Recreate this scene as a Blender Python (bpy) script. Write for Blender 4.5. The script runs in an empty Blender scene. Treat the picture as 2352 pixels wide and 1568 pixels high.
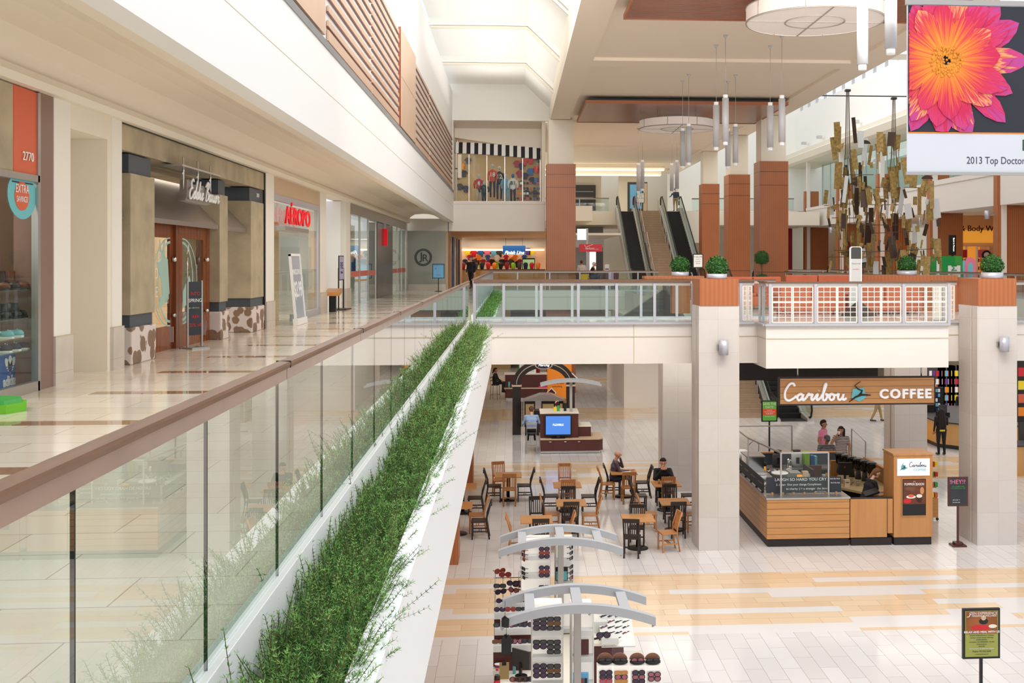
import bpy, bmesh, math, random
import numpy as np
from mathutils import Vector, Matrix
random.seed(7)
SC=bpy.context.scene; COL=SC.collection
# ---------------------------------------------------------------- camera, world, light
F=2500.; TH=math.atan(F/38000.); PX=1180+F*math.tan(TH); HY=600.; CZ=1.565
cd=bpy.data.cameras.new('camera'); cam=bpy.data.objects.new('camera',cd); COL.objects.link(cam)
cam.location=(0,0,CZ); cam.rotation_euler=(math.pi/2,0,-TH)
cd.sensor_width=36; cd.lens=F/2352*36; cd.shift_x=(1176-PX)/2352; cd.shift_y=(HY-784)/2352
cd.clip_start=.05; cd.clip_end=600; SC.camera=cam
SC.view_settings.view_transform='Standard'; SC.view_settings.look='None'
SC.view_settings.exposure=EXPO=0.5; SC.view_settings.gamma=1; SC.view_settings.use_curve_mapping=False
cy=SC.cycles
cy.max_bounces=9; cy.diffuse_bounces=5; cy.glossy_bounces=4; cy.transmission_bounces=4; cy.transparent_max_bounces=16
cy.caustics_reflective=False; cy.caustics_refractive=False; cy.sample_clamp_indirect=6; cy.use_denoising=True
w=bpy.data.worlds.new('sky'); SC.world=w; w.use_nodes=True
bg=w.node_tree.nodes['Background']; bg.inputs[0].default_value=(.94,.97,1,1); bg.inputs[1].default_value=.72
def area(n,loc,sx,sy,p,col=(1,.95,.88),rot=(0,0,0)):
    l=bpy.data.lights.new(n,'AREA'); l.shape='RECTANGLE'; l.size=sx; l.size_y=sy; l.energy=p*.3; l.color=col
    o=bpy.data.objects.new(n,l); o.location=loc; o.rotation_euler=rot; COL.objects.link(o); return o
LL=[]
area('skylight_near',(-.8,20,13),5,30,2600,(.97,.98,1))
area('skylight_center',(8,12,14),12,14,2000,(.98,.98,1))
area('skylight_court',(18,55,17),8,50,4600,(1,.98,.95))
area('skylight_vault',(-.8,28,12.7),4.5,2.5,3200,(1,.98,.95),(math.radians(83),0,0))  # added fill lamp out of view, aimed down the mall to brighten the end wall
area('cove_uplight_vault',(-.8,49,9.45),3.5,16,520,(1,.98,.94),(math.pi,0,0))  # unseen up-facing fill, added to whiten the vault
area('clerestory_center',(8,19.5,7.6),9,1.6,3200,(1,.96,.9),(math.radians(106),0,0))  # added fill facing away from the camera, lifts the dark main ceiling
area('ceiling_glow_level_two',(8,66,9.0),9,14,900,(1,.93,.82))
area('ceiling_glow_far',(8,84,9.0),9,8,500,(1,.93,.82))
area('soffit_light_lower_near',(9,31.5,-1.15),10,3,260,(1,.93,.84))
area('soffit_light_lower_mid',(9,45.2,-1.15),6,2.5,260,(1,.93,.84))
area('soffit_light_lower_far',(4,64,-1.15),16,10,800,(1,.93,.84))
area('soffit_light_lower_right',(19,45,-1.15),8,14,700,(1,.93,.84))
area('soffit_light_lower_left',(-4,30,-1.15),4,30,350,(1,.9,.78))
area('corridor_light',(-4.4,22,3.6),.3,34,150,(1,.9,.78))
# ---------------------------------------------------------------- helpers
c_,s_=math.cos(TH),math.sin(TH); L1=-5.45; L3=5.45; PI=math.pi
def ray(px,py):
    a=(px-PX)/F; return a*c_+s_, c_-a*s_, (HY-py)/F
def az(px,py,z):
    r=ray(px,py); t=(z-CZ)/r[2]; return r[0]*t, r[1]*t
def ay(px,py,Y):
    r=ray(px,py); t=Y/r[1]; return r[0]*t, CZ+r[2]*t
def ax(px,py,X):
    r=ray(px,py); t=X/r[0]; return r[1]*t, CZ+r[2]*t
M={}
def S(c): return tuple(((x/255.)/12.92 if x<11 else (((x/255.)+.055)/1.055)**2.4) for x in c)+(1,)
def newmat(n):
    m=bpy.data.materials.new(n); m.use_nodes=True; nt=m.node_tree; return m,nt,nt.nodes['Principled BSDF']
def mat(n,c,rough=.6,metal=0,emit=0,noise=0,scale=8,spec=.5,stretch=(1,1,1),bump=0,coat=0):
    """plain colour with a little procedural variation"""
    m,nt,b=newmat(n); col=S(c); b.inputs['Base Color'].default_value=col
    b.inputs['Roughness'].default_value=rough; b.inputs['Metallic'].default_value=metal
    b.inputs['Specular IOR Level'].default_value=spec; b.inputs['Coat Weight'].default_value=coat
    if noise:
        tc=nt.nodes.new('ShaderNodeTexCoord'); mp=nt.nodes.new('ShaderNodeMapping'); mp.inputs['Scale'].default_value=stretch
        nz=nt.nodes.new('ShaderNodeTexNoise'); nz.inputs['Scale'].default_value=scale; nz.inputs['Detail'].default_value=4
        r=nt.nodes.new('ShaderNodeValToRGB'); r.color_ramp.elements[0].position=.3; r.color_ramp.elements[1].position=.7
        r.color_ramp.elements[0].color=tuple(x*(1-noise) for x in col[:3])+(1,)
        r.color_ramp.elements[1].color=tuple(min(1,x*(1+noise)) for x in col[:3])+(1,)
        nt.links.new(tc.outputs['Object'],mp.inputs[0]); nt.links.new(mp.outputs[0],nz.inputs[0])
        nt.links.new(nz.outputs[0],r.inputs[0]); nt.links.new(r.outputs[0],b.inputs['Base Color'])
        if bump:
            bp=nt.nodes.new('ShaderNodeBump'); bp.inputs['Strength'].default_value=bump
            nt.links.new(nz.outputs[0],bp.inputs['Height']); nt.links.new(bp.outputs[0],b.inputs['Normal'])
    if emit:
        b.inputs['Emission Color'].default_value=col; b.inputs['Emission Strength'].default_value=emit
    M[n]=m; return m
def nodes(nt,*spec):
    return [nt.nodes.new('ShaderNode'+s) for s in spec]
def math_(nt,op,a,b=None,c=None):
    n=nt.nodes.new('ShaderNodeMath'); n.operation=op
    for i,v in enumerate((a,b,c)):
        if v is None: continue
        if isinstance(v,(int,float)): n.inputs[i].default_value=v
        else: nt.links.new(v,n.inputs[i])
    return n.outputs[0]
def mixc(nt,f,a,b):
    n=nt.nodes.new('ShaderNodeMix'); n.data_type='RGBA'
    for i,v in ((0,f),(6,a),(7,b)):
        if isinstance(v,(int,float,tuple)): n.inputs[i].default_value=v
        else: nt.links.new(v,n.inputs[i])
    return n.outputs[2]
def brick(nt,vec,w_,h_,c1,c2,mortar,ms=.01,off=.5,bias=0):
    b=nt.nodes.new('ShaderNodeTexBrick'); b.offset=off; b.inputs['Scale'].default_value=1
    b.inputs['Brick Width'].default_value=w_; b.inputs['Row Height'].default_value=h_
    b.inputs['Color1'].default_value=c1; b.inputs['Color2'].default_value=c2; b.inputs['Mortar'].default_value=mortar
    b.inputs['Mortar Size'].default_value=ms; b.inputs['Mortar Smooth'].default_value=.1; b.inputs['Bias'].default_value=bias
    nt.links.new(vec,b.inputs[0]); return b
def swz(nt,order,scale=(1,1,1)):
    g,s,cmb=nodes(nt,'TexCoord','SeparateXYZ','CombineXYZ'); nt.links.new(g.outputs['Object'],s.inputs[0])
    for i,k in enumerate(order): 
        if k!='0': nt.links.new(s.outputs['XYZ'.index(k)],cmb.inputs[i])
    return s,cmb.outputs[0]
def wood(n,c,dark,planks=0,axis='Z',rough=.35,grain=18,amt=.5):
    """wood with grain along axis; planks = plank height across the grain (0: none)"""
    m,nt,b=newmat(n); s,v=swz(nt,'XYZ'); mp,nz=nodes(nt,'Mapping','TexNoise')
    sc={'X':(.06,1,1),'Y':(1,.06,1),'Z':(1,1,.06)}[axis]; mp.inputs['Scale'].default_value=sc
    nt.links.new(v,mp.inputs[0]); nt.links.new(mp.outputs[0],nz.inputs[0]); nz.inputs['Scale'].default_value=grain; nz.inputs['Detail'].default_value=5
    f=math_(nt,'MULTIPLY',nz.outputs[0],amt*1.6)
    col=mixc(nt,f,S(c),S(dark))
    if planks:
        k=math_(nt,'FRACT',math_(nt,'DIVIDE',s.outputs[2] if axis!='Z' else s.outputs[0],planks))
        col=mixc(nt,math_(nt,'LESS_THAN',k,.06),col,S(tuple(x*.45 for x in dark)))
    nt.links.new(col,b.inputs['Base Color']); b.inputs['Roughness'].default_value=rough; M[n]=m; return m
def ribbed(n,c,dark,pitch=.055,axis=0,rough=.4):
    """veneer with fine parallel ribs"""
    m,nt,b=newmat(n); s,v=swz(nt,'XYZ'); nz,=nodes(nt,'TexNoise'); nz.inputs['Scale'].default_value=1.3
    u=math_(nt,'ADD',s.outputs[0],s.outputs[1]) if axis==0 else s.outputs[axis]
    k=math_(nt,'PINGPONG',u,pitch); k=math_(nt,'DIVIDE',k,pitch)
    f=math_(nt,'ADD',math_(nt,'MULTIPLY',k,.42),math_(nt,'MULTIPLY',nz.outputs[0],.35))
    nt.links.new(v,nz.inputs[0]); nt.links.new(mixc(nt,f,S(c),S(dark)),b.inputs['Base Color']); b.inputs['Roughness'].default_value=rough; M[n]=m
def glass(n,tint=(.9,.97,.94),refl=1.0,rough=.0):
    m=bpy.data.materials.new(n); m.use_nodes=True; nt=m.node_tree; nt.nodes.clear()
    t,g,fr,mx,o=nodes(nt,'BsdfTransparent','BsdfGlossy','Fresnel','MixShader','OutputMaterial')
    t.inputs[0].default_value=tint+(1,); g.inputs['Roughness'].default_value=rough; fr.inputs[0].default_value=1.5
    ge,=nodes(nt,'NewGeometry'); f=math_(nt,'MULTIPLY',fr.outputs[0],refl); f=math_(nt,'MULTIPLY',f,math_(nt,'SUBTRACT',1,ge.outputs['Backfacing'])); nt.links.new(f,mx.inputs[0])
    nt.links.new(t.outputs[0],mx.inputs[1]); nt.links.new(g.outputs[0],mx.inputs[2]); nt.links.new(mx.outputs[0],o.inputs[0]); M[n]=m
# paints and plasters
mat('white',(229,222,215),.6); mat('cream',(236,228,212),.6); mat('vault_white',(250,249,244),.7); mat('beige_ceiling',(247,234,217),.7)
mat('taupe_soffit',(236,224,208),.75); mat('bright_white',(240,240,240),.5); mat('gray_paint',(166,166,160),.6)
mat('pier_white',(240,236,228),.5); mat('pier_stone',(205,196,186),.45,noise=.05,scale=3); mat('curb_stone',(222,225,220),.4)
mat('reveal_line',(196,182,150),.7); mat('black',(18,18,18),.4); mat('black_gloss',(12,12,14),.12); mat('dark_gray',(52,54,58),.5)
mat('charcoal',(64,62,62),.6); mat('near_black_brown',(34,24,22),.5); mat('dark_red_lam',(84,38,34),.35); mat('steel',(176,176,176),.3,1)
mat('brushed',(190,186,182),.38,.85); mat('alu_lilac',(184,184,192),.45,.2); mat('bronze_band',(190,164,150),.3,.55,noise=.08,scale=3); mat('bronze_dark',(70,54,44),.4,.6)
mat('warm_gray_metal',(178,172,166),.5,.15); mat('chrome',(215,215,215),.12,1); mat('copper_panel',(212,178,152),.32,.25,noise=.04,scale=1.5)
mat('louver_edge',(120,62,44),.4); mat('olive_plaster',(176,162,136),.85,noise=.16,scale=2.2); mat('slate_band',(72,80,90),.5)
mat('red_sign',(225,20,35),.35,emit=.25); mat('red',(205,30,40),.4); mat('deep_red',(150,22,38),.5); mat('phone_red',(200,20,35),.4,emit=.15)
mat('white_emit',(255,250,240),.5,emit=1.0); mat('cove_emit',(255,240,205),.5,emit=2.2); mat('shade_fabric',(240,230,222),.7,emit=.12); mat('shade_disc',(236,228,222),.6,emit=.10)
mat('tube_mesh',(196,196,200),.5,.1); mat('tube_cap',(240,240,240),.5,emit=.1); mat('lens_glow',(255,236,200),.5,emit=5)
mat('paper',(240,238,232),.7); mat('light_gray',(200,200,200),.6); mat('mid_gray',(140,140,140),.6); mat('blue',(30,100,175),.5); mat('sky_screen',(70,125,210),.3,emit=.45)
mat('green',(60,165,70),.5); mat('atm_green',(20,150,70),.4); mat('lime',(150,205,40),.6); mat('kiosk_green',(110,190,40),.4); mat('orange',(245,140,30),.5); mat('orange_leather',(192,100,66),.42,noise=.06,scale=4)
mat('yellow',(245,215,40),.5); mat('teal',(60,170,180),.5); mat('aqua',(110,190,200),.5); mat('purple',(95,60,140),.5); mat('pink',(235,120,150),.6); mat('hot_pink',(230,40,110),.5)
mat('navy',(28,36,66),.75); mat('brown_leather',(96,52,32),.45); mat('dark_wood_paint',(44,30,26),.38,noise=.12,scale=10,stretch=(1,1,.1)); mat('terracotta',(214,100,66),.5)
mat('chalkboard',(46,50,58),.6,noise=.12,scale=5); mat('tan',(205,180,150),.6); mat('khaki',(170,145,100),.8); mat('rope_brown',(90,70,50),.6); mat('stone_white',(214,208,206),.6,noise=.06,scale=6)
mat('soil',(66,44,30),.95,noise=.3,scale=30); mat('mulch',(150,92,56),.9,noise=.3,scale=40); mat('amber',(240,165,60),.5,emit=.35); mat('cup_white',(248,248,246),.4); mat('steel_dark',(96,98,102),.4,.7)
mat('rubber',(14,14,14),.7); mat('escalator_step',(16,16,18),.5); mat('lens_purple',(70,50,78),.15); mat('lens_brown',(112,74,46),.15); mat('lens_gray',(66,66,70),.15); mat('lens_red',(150,62,52),.15); mat('frame_black',(20,18,20),.25); mat('frame_red',(214,44,52),.25); mat('lens_amber',(200,140,80),.15); mat('lens_pink',(170,96,110),.15)
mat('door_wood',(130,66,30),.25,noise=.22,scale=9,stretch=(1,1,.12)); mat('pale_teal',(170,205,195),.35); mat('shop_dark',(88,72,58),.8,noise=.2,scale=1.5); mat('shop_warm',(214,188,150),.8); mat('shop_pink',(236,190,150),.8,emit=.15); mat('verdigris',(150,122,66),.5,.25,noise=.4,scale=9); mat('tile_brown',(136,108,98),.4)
mat('tread',(176,152,130),.6,noise=.06,scale=4); mat('beige_floor_dark',(190,170,140),.2); mat('pot_silver',(188,188,200),.35,.35); mat('peach',(238,196,150),.7)
wood('maple',(214,156,92),(176,112,58),axis='X'); wood('oak_plank',(212,158,98),(168,108,58),planks=.155,axis='X',grain=9); wood('oak',(206,150,92),(170,110,60),axis='Z',grain=9)
wood('chair_oak',(200,138,80),(160,98,50),axis='Z'); wood('cap_wood',(140,98,70),(60,38,28),axis='Y',grain=40,rough=.35); wood('floor_counter',(226,178,112),(200,146,84),axis='Z',grain=6)
ribbed('panel_wood',(184,110,64),(142,80,44)); ribbed('panel_wood_y',(184,110,64),(142,80,44),axis=1)
ribbed('ceiling_slat',(166,96,66),(98,52,36),pitch=.06,axis=1,rough=.25)
glass('glass',(.955,.985,.965)); glass('glass_rail',(.90,.96,.94),1.6); glass('glass_green',(.89,.955,.935),1.3); glass('glass_shop',(.88,.93,.9),1.2)
def mk_floor1():
    m,nt,b=newmat('tile_lower'); s,v=swz(nt,'YX0'); s2,v2=swz(nt,'XY0')
    wt=brick(nt,v,1.0,.33,S((228,226,225)),S((219,215,213)),S((174,168,164)),.0045)
    be=brick(nt,v2,1.0,.33,S((234,210,178)),S((226,196,160)),S((190,160,130)),.004)
    st=brick(nt,v2,3.3,.33,(1,1,1,1),(0,0,0,1),(0,0,0,1),.0,off=.37)
    r,=nodes(nt,'ValToRGB'); r.color_ramp.interpolation='CONSTANT'; r.color_ramp.elements[1].position=.74; nt.links.new(st.outputs[0],r.inputs[0])
    bc=mixc(nt,r.outputs[0],be.outputs[0],S((228,225,223)))
    f=math_(nt,'FRACT',math_(nt,'DIVIDE',math_(nt,'SUBTRACT',s.outputs[1],20.3),13.9)); band=math_(nt,'LESS_THAN',f,.284)
    nt.links.new(mixc(nt,band,wt.outputs[0],bc),b.inputs['Base Color'])
    nz,=nodes(nt,'TexNoise'); nz.inputs['Scale'].default_value=.7; g,=nodes(nt,'TexCoord'); nt.links.new(g.outputs['Object'],nz.inputs[0])
    nt.links.new(math_(nt,'MULTIPLY_ADD',nz.outputs[0],.12,.06),b.inputs['Roughness']); M['tile_lower']=m
mk_floor1()
def mk_floor2():
    m,nt,b=newmat('tile_upper'); s,v=swz(nt,'XY0')
    wt=brick(nt,v,.92,.46,S((230,220,206)),S((222,208,190)),S((172,156,138)),.004)
    f=math_(nt,'FRACT',math_(nt,'DIVIDE',math_(nt,'ADD',s.outputs[1],1.55),2.45)); band=math_(nt,'LESS_THAN',f,.12)
    x1=math_(nt,'GREATER_THAN',s.outputs[0],-5.0); x2=math_(nt,'LESS_THAN',s.outputs[0],-3.0)
    band=math_(nt,'MULTIPLY',band,math_(nt,'MULTIPLY',x1,x2))
    nt.links.new(mixc(nt,band,wt.outputs[0],S((158,124,98))),b.inputs['Base Color'])
    nz,=nodes(nt,'TexNoise'); nz.inputs['Scale'].default_value=1.2; g,=nodes(nt,'TexCoord'); nt.links.new(g.outputs['Object'],nz.inputs[0])
    ro=math_(nt,'MULTIPLY_ADD',nz.outputs[0],.14,.06); ro=math_(nt,'MULTIPLY',ro,math_(nt,'SUBTRACT',1,math_(nt,'MULTIPLY',band,.8)))
    nt.links.new(ro,b.inputs['Roughness']); M['tile_upper']=m
mk_floor2()
def mk_stone():
    m,nt,b=newmat('column_stone'); s,cm=nodes(nt,'SeparateXYZ','CombineXYZ'); g,=nodes(nt,'TexCoord'); nt.links.new(g.outputs['Object'],s.inputs[0])
    nt.links.new(math_(nt,'ADD',s.outputs[0],s.outputs[1]),cm.inputs[0]); nt.links.new(s.outputs[2],cm.inputs[1])
    br=brick(nt,cm.outputs[0],.5,.8,S((212,205,200)),S((206,198,192)),S((186,178,172)),.003,off=0)
    nz,=nodes(nt,'TexNoise'); nz.inputs['Scale'].default_value=6; nt.links.new(g.outputs['Object'],nz.inputs[0])
    nt.links.new(mixc(nt,math_(nt,'MULTIPLY',nz.outputs[0],.25),br.outputs[0],S((188,178,170))),b.inputs['Base Color']); b.inputs['Roughness'].default_value=.5; M['column_stone']=m
mk_stone()
def mk_rubble():
    m,nt,b=newmat('rubble_stone'); g,vo,nz,r=nodes(nt,'TexCoord','TexVoronoi','TexNoise','ValToRGB'); vo.feature='F1'; vo.inputs['Scale'].default_value=3.8; vo.inputs['Randomness'].default_value=.9
    nt.links.new(g.outputs['Object'],vo.inputs[0]); nt.links.new(g.outputs['Object'],nz.inputs[0]); nz.inputs['Scale'].default_value=12
    r.color_ramp.elements[0].position=.54; r.color_ramp.elements[1].position=.58
    nt.links.new(math_(nt,'ADD',vo.outputs['Distance'],math_(nt,'MULTIPLY',nz.outputs[0],.12)),r.inputs[0])
    st=mixc(nt,nz.outputs[0],S((158,124,96)),S((112,98,90)))
    nt.links.new(mixc(nt,r.outputs[0],st,S((218,206,202))),b.inputs['Base Color']); b.inputs['Roughness'].default_value=.8; M['rubble_stone']=m
mk_rubble()
class MB:
    """collects shapes into one mesh; .m is the material slot of what is added next"""
    def __init__(s): s.v=[]; s.f=[]; s.fm=[]; s.m=0; s.sm=[]
    def add(s,vs,fs,smooth=False):
        o=len(s.v); s.v+=[tuple(x) for x in vs]
        for f in fs: s.f.append(tuple(i+o for i in f)); s.fm.append(s.m); s.sm.append(smooth)
        return s
    def box(s,x0,x1,y0,y1,z0,z1):
        x0,x1=min(x0,x1),max(x0,x1); y0,y1=min(y0,y1),max(y0,y1); z0,z1=min(z0,z1),max(z0,z1)
        return s.add([(x0,y0,z0),(x1,y0,z0),(x1,y1,z0),(x0,y1,z0),(x0,y0,z1),(x1,y0,z1),(x1,y1,z1),(x0,y1,z1)],
            [(0,3,2,1),(4,5,6,7),(0,1,5,4),(1,2,6,5),(2,3,7,6),(3,0,4,7)])
    def obox(s,c,ux,uy,uz,hx,hy,hz):
        c=Vector(c); ux=Vector(ux).normalized()*hx; uy=Vector(uy).normalized()*hy; uz=Vector(uz).normalized()*hz
        q=[c+a*ux+b*uy+d*uz for d in (-1,1) for a,b in ((-1,-1),(1,-1),(1,1),(-1,1))]
        return s.add(q,[(0,3,2,1),(4,5,6,7),(0,1,5,4),(1,2,6,5),(2,3,7,6),(3,0,4,7)])
    def bar(s,a,b,w_,h_,up=(0,0,1)):
        a=Vector(a); b=Vector(b); d=b-a; u=Vector(up)
        if abs(d.normalized().dot(u))>.99: u=Vector((0,1,0))
        x=d.cross(u).normalized(); z=x.cross(d).normalized()
        return s.obox((a+b)/2,x,d,z,w_/2,d.length/2,h_/2)
    def prism(s,pts,axis,a,b):
        """polygon pts (2-D) extruded along axis from a to b"""
        n=len(pts); f={'X':lambda p,t:(t,p[0],p[1]),'Y':lambda p,t:(p[0],t,p[1]),'Z':lambda p,t:(p[0],p[1],t)}[axis]
        return s.add([f(p,a) for p in pts]+[f(p,b) for p in pts],[tuple(range(n))[::-1],tuple(range(n,2*n))]+[(i,(i+1)%n,(i+1)%n+n,i+n) for i in range(n)])
    def lathe(s,prof,c=(0,0,0),n=16,smooth=True,sx=1,sy=1):
        vs=[];fs=[]
        for r,z in prof:
            for k in range(n): t=2*PI*k/n; vs.append((c[0]+r*math.cos(t)*sx,c[1]+r*math.sin(t)*sy,c[2]+z))
        for i in range(len(prof)-1):
            for k in range(n): fs.append((i*n+k,i*n+(k+1)%n,(i+1)*n+(k+1)%n,(i+1)*n+k))
        s.add(vs,fs,smooth); L=len(prof)-1
        return s.add([],[]) if 0 else s._caps(vs,n,L)
    def _caps(s,vs,n,L):
        o=len(s.v)-len(vs); s.f.append(tuple(o+k for k in range(n))[::-1]); s.f.append(tuple(o+L*n+k for k in range(n))); s.fm+=[s.m,s.m]; s.sm+=[False,False]; return s
    def cyl(s,c,r,h,n=14,r2=None): return s.lathe([(r,0),(r if r2 is None else r2,h)],c,n)
    def tube(s,pts,r,n=6,closed=False):
        pts=[Vector(p) for p in pts]; vs=[];fs=[]; N=len(pts); R=r if isinstance(r,(list,tuple)) else [r]*N; u=None
        for i,p in enumerate(pts):
            d=(pts[(i+1)%N]-pts[i-1]) if closed else (pts[min(i+1,N-1)]-pts[max(i-1,0)])
            d.normalize()
            if u is None: u=d.orthogonal().normalized()
            else:
                u=u-d*u.dot(d)
                u=u.normalized() if u.length>1e-6 else d.orthogonal().normalized()
            w_=d.cross(u)
            for k in range(n): t=2*PI*k/n; vs.append(p+(u*math.cos(t)+w_*math.sin(t))*R[i])
        for i in range(N if closed else N-1):
            j=(i+1)%N
            for k in range(n): fs.append((i*n+k,i*n+(k+1)%n,j*n+(k+1)%n,j*n+k))
        s.add(vs,fs,True)
        if not closed: s._caps(vs,n,N-1)
        return s
    def ball(s,c,rx,ry=None,rz=None,n=12,m=8):
        ry=rx if ry is None else ry; rz=rx if rz is None else rz
        prof=[(max(.001,math.sin(PI*i/m)),-math.cos(PI*i/m)*rz) for i in range(m+1)]
        return s.lathe([(p[0]*rx,p[1]) for p in prof],c,n,True,1,ry/rx)
    def build(s,name,mats,parent=None,loc=None,rz=0,bevel=0):
        me=bpy.data.meshes.new(name); me.from_pydata([tuple(v) for v in s.v],[],s.f)
        if isinstance(mats,str): mats=[mats]
        for x in mats: me.materials.append(M[x])
        me.polygons.foreach_set('material_index',s.fm); me.polygons.foreach_set('use_smooth',s.sm); me.update()
        o=bpy.data.objects.new(name,me); COL.objects.link(o)
        if parent: o.parent=parent
        if loc: o.location=loc
        o.rotation_euler[2]=rz
        if bevel:
            b=o.modifiers.new('bevel','BEVEL'); b.width=bevel; b.segments=2; b.limit_method='ANGLE'
        return o
def tag(o,label,cat,group=None,kind=None):
    o['label']=label; o['category']=cat
    if group: o['group']=group
    if kind: o['kind']=kind
    return o
def thing(name,label,cat,loc=(0,0,0),rz=0,group=None):
    o=bpy.data.objects.new(name,None); o.empty_display_size=.1; COL.objects.link(o); o.location=loc; o.rotation_euler=(0,0,rz)
    return tag(o,label,cat,group)
def struct(name,mb,m,parent=None,**k):
    o=mb.build(name,m,parent,**k)
    if not parent: o['kind']='structure'
    return o
KIDS={}
def dup(root,loc=None,rz=None,label=None,group=None,parent=None):
    r=root.copy(); COL.objects.link(r)
    if parent: r.parent=parent
    else:
        if loc is not None: r.location=loc
        if rz is not None: r.rotation_euler=(r.rotation_euler[0],r.rotation_euler[1],rz)
    if label: r['label']=label
    if group: r['group']=group
    for ch in list(root.children): dup(ch,parent=r)
    return r
ORD='first second third fourth fifth sixth seventh eighth ninth tenth eleventh twelfth thirteenth fourteenth fifteenth sixteenth seventeenth eighteenth nineteenth twentieth twenty-first twenty-second twenty-third twenty-fourth twenty-fifth twenty-sixth'.split()
def B(x0,x1,y0,y1,z0,z1): return MB().box(x0,x1,y0,y1,z0,z1)
def text(s,size,m,loc,parent=None,face='-Y',ext=.004,shear=0,name='lettering',align='CENTER',sx=1,rot=None,bold=0,sp=1):
    c=bpy.data.curves.new(name,'FONT'); c.body=s; c.size=size; c.extrude=ext; c.shear=shear; c.align_x=align; c.align_y='CENTER'; c.offset=bold; c.space_character=sp; c.resolution_u=3
    o=bpy.data.objects.new(name,c); me=bpy.data.meshes.new_from_object(o); bpy.data.objects.remove(o); bpy.data.curves.remove(c)
    me.materials.clear(); me.materials.append(M[m]); o=bpy.data.objects.new(name,me); COL.objects.link(o)
    o.rotation_euler=rot if rot else {'-Y':(PI/2,0,0),'+X':(PI/2,0,PI/2),'+Z':(0,0,0),'-X':(PI/2,0,-PI/2)}[face]
    o.location=loc; o.scale=(sx,1,1)
    if parent: o.parent=parent
    return o
# ---------------------------------------------------------------- the building
Wx=-5.75   # storefront line on the left
# lower floor, upper slabs
struct('floor',B(-14,45,2,100,L1-.3,L1),'tile_lower')
f=MB(); f.box(-12,-1.16,-3,59.3,-1.0,0); f.box(-12,-1.16,59.3,95,-1.0,0); struct('floor_upper_left',f,'tile_upper')
f=MB(); f.box(-1.16,6.14,27.16,29.85,-1.0,0); f.box(6.14,10.7,26.2,29.85,-1.05,0); f.box(10.7,45,27.3,29.85,-1.0,0)
struct('floor_bridge',f,['white','tile_lower'])
f=MB(); f.box(-1.0,6.14,27.28,29.8,0,.004); f.box(6.14,10.6,26.3,29.8,0,.004); f.box(10.7,45,27.4,29.8,0,.004)
f.box(7.3,14,29.85,43.6,0,.004); f.box(5.9,9.4,43.6,57.6,0,.004); f.box(13.4,14,43.6,57.6,0,.004); f.box(-1.1,21,57.6,95,0,.004); f.box(21,45,29.85,98,0,.004)
struct('floor_tiles_upper',f,'tile_lower')
f=MB(); f.box(7.3,14,29.85,43.6,-1.0,0); f.box(5.9,9.4,43.6,57.6,-1.0,0); f.box(13.4,14,43.6,57.6,-1.0,0); f.box(-1.16,21,57.6,95,-1.0,0); f.box(21,45,29.85,98,-1.0,0)
struct('floor_upper_right',f,'white')
t=MB()   # shadow reveals along the slab edges
for (x0,x1,y) in ((-.55,6.13,27.15),(6.15,10.69,26.19),(10.71,30,27.29),(7.3,14,29.84),(-1.1,9.4,57.59)): t.box(x0,x1,y-.004,y+.004,-.33,-.315)
t.box(6.13,6.136,26.2,27.15,-.33,-.315); t.box(3.0,3.012,27.152,27.17,-1.0,-.0)
struct('trim_1',t,'reveal_line')
t=MB()
t.box(-.6,6.1,27.08,27.18,-.012,.035); t.box(6.1,10.72,26.12,26.24,-.012,.035); t.box(6.06,6.16,26.2,27.1,-.012,.035); t.box(10.72,30,27.22,27.32,-.012,.035)
struct('trim_2',t,'alu_lilac')
# planter ledge along the gallery edge: floor of planter, lip and fascia
def ledge(y0,y1,n):
    g=MB(); g.box(-1.16,-1.07,y0,y1,-1.05,.09); g.box(-1.07,-.68,y0,y1,-1.05,-.24); g.box(-.68,-.555,y0,y1,-1.05,-.12)
    if y0<10: g.box(-1.07,-.68,y1-.1,y1,-.3,-.1)
    return struct('trim_%d'%n,g,'bright_white')
ledge(.4,27.15,3); ledge(29.85,57.5,4)
# left wall: piers, header, soffit
def pier(n,y0,y1,depth=.35):
    g=MB(); x=Wx; g.box(x-depth,x,y0,y1,.62,3.62); g.m=1; g.box(x-depth-.01,x+.03,y0-.02,y1+.02,0,.62); g.m=2; g.box(x-depth-.012,x+.032,y0-.021,y1+.021,.16,.168); g.box(x-depth-.012,x+.032,y0-.021,y1+.021,.612,.622)
    return struct('wall_left_pier_%d'%n,g,['pier_white','pier_stone','reveal_line'])
for i,(a,b) in enumerate(((14.05,14.56),(16.03,16.42),(25.75,26.6),(32.85,33.9),(37.9,38.85),(58.9,59.5))): pier(i+1,a,b)
g=MB(); g.box(Wx-.4,Wx-.02,4,59.5,3.62,3.9)          # header above storefronts
g.prism([(Wx-.02,3.62),(Wx+.10,3.62),(Wx+.16,3.70),(Wx+.10,3.80),(Wx-.02,3.82)],'Y',4,59.5)
struct('wall_left_header',g,'cream')
# curved soffit up to the bulkhead
prof=[(Wx+.02,3.8),(Wx+.12,3.98),(Wx+.35,4.12),(Wx+.8,4.16),(-4.6,4.14),(-4.25,4.05),(-3.95,3.88),(-3.8,3.76),(-3.57,3.72)]
g=MB(); g.prism(prof+[(-3.57,4.5),(Wx+.02,4.5)],'Y',2,60); o=struct('ceiling_corridor',g,'taupe_soffit')
# bulkhead and louvred wall above it
g=MB(); g.box(-3.57,-3.3,2,60,3.72,5.32); g.box(-3.62,-3.36,2,60,5.45,10.9)
struct('wall_left',g,'bright_white')
g=MB(); g.box(-3.3,-3.297,2,60,4.55,4.558); struct('trim_5',g,'reveal_line')
g=MB(); g.box(-3.42,-3.28,2,60,5.32,5.45); struct('trim_6',g,'mid_gray')
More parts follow.
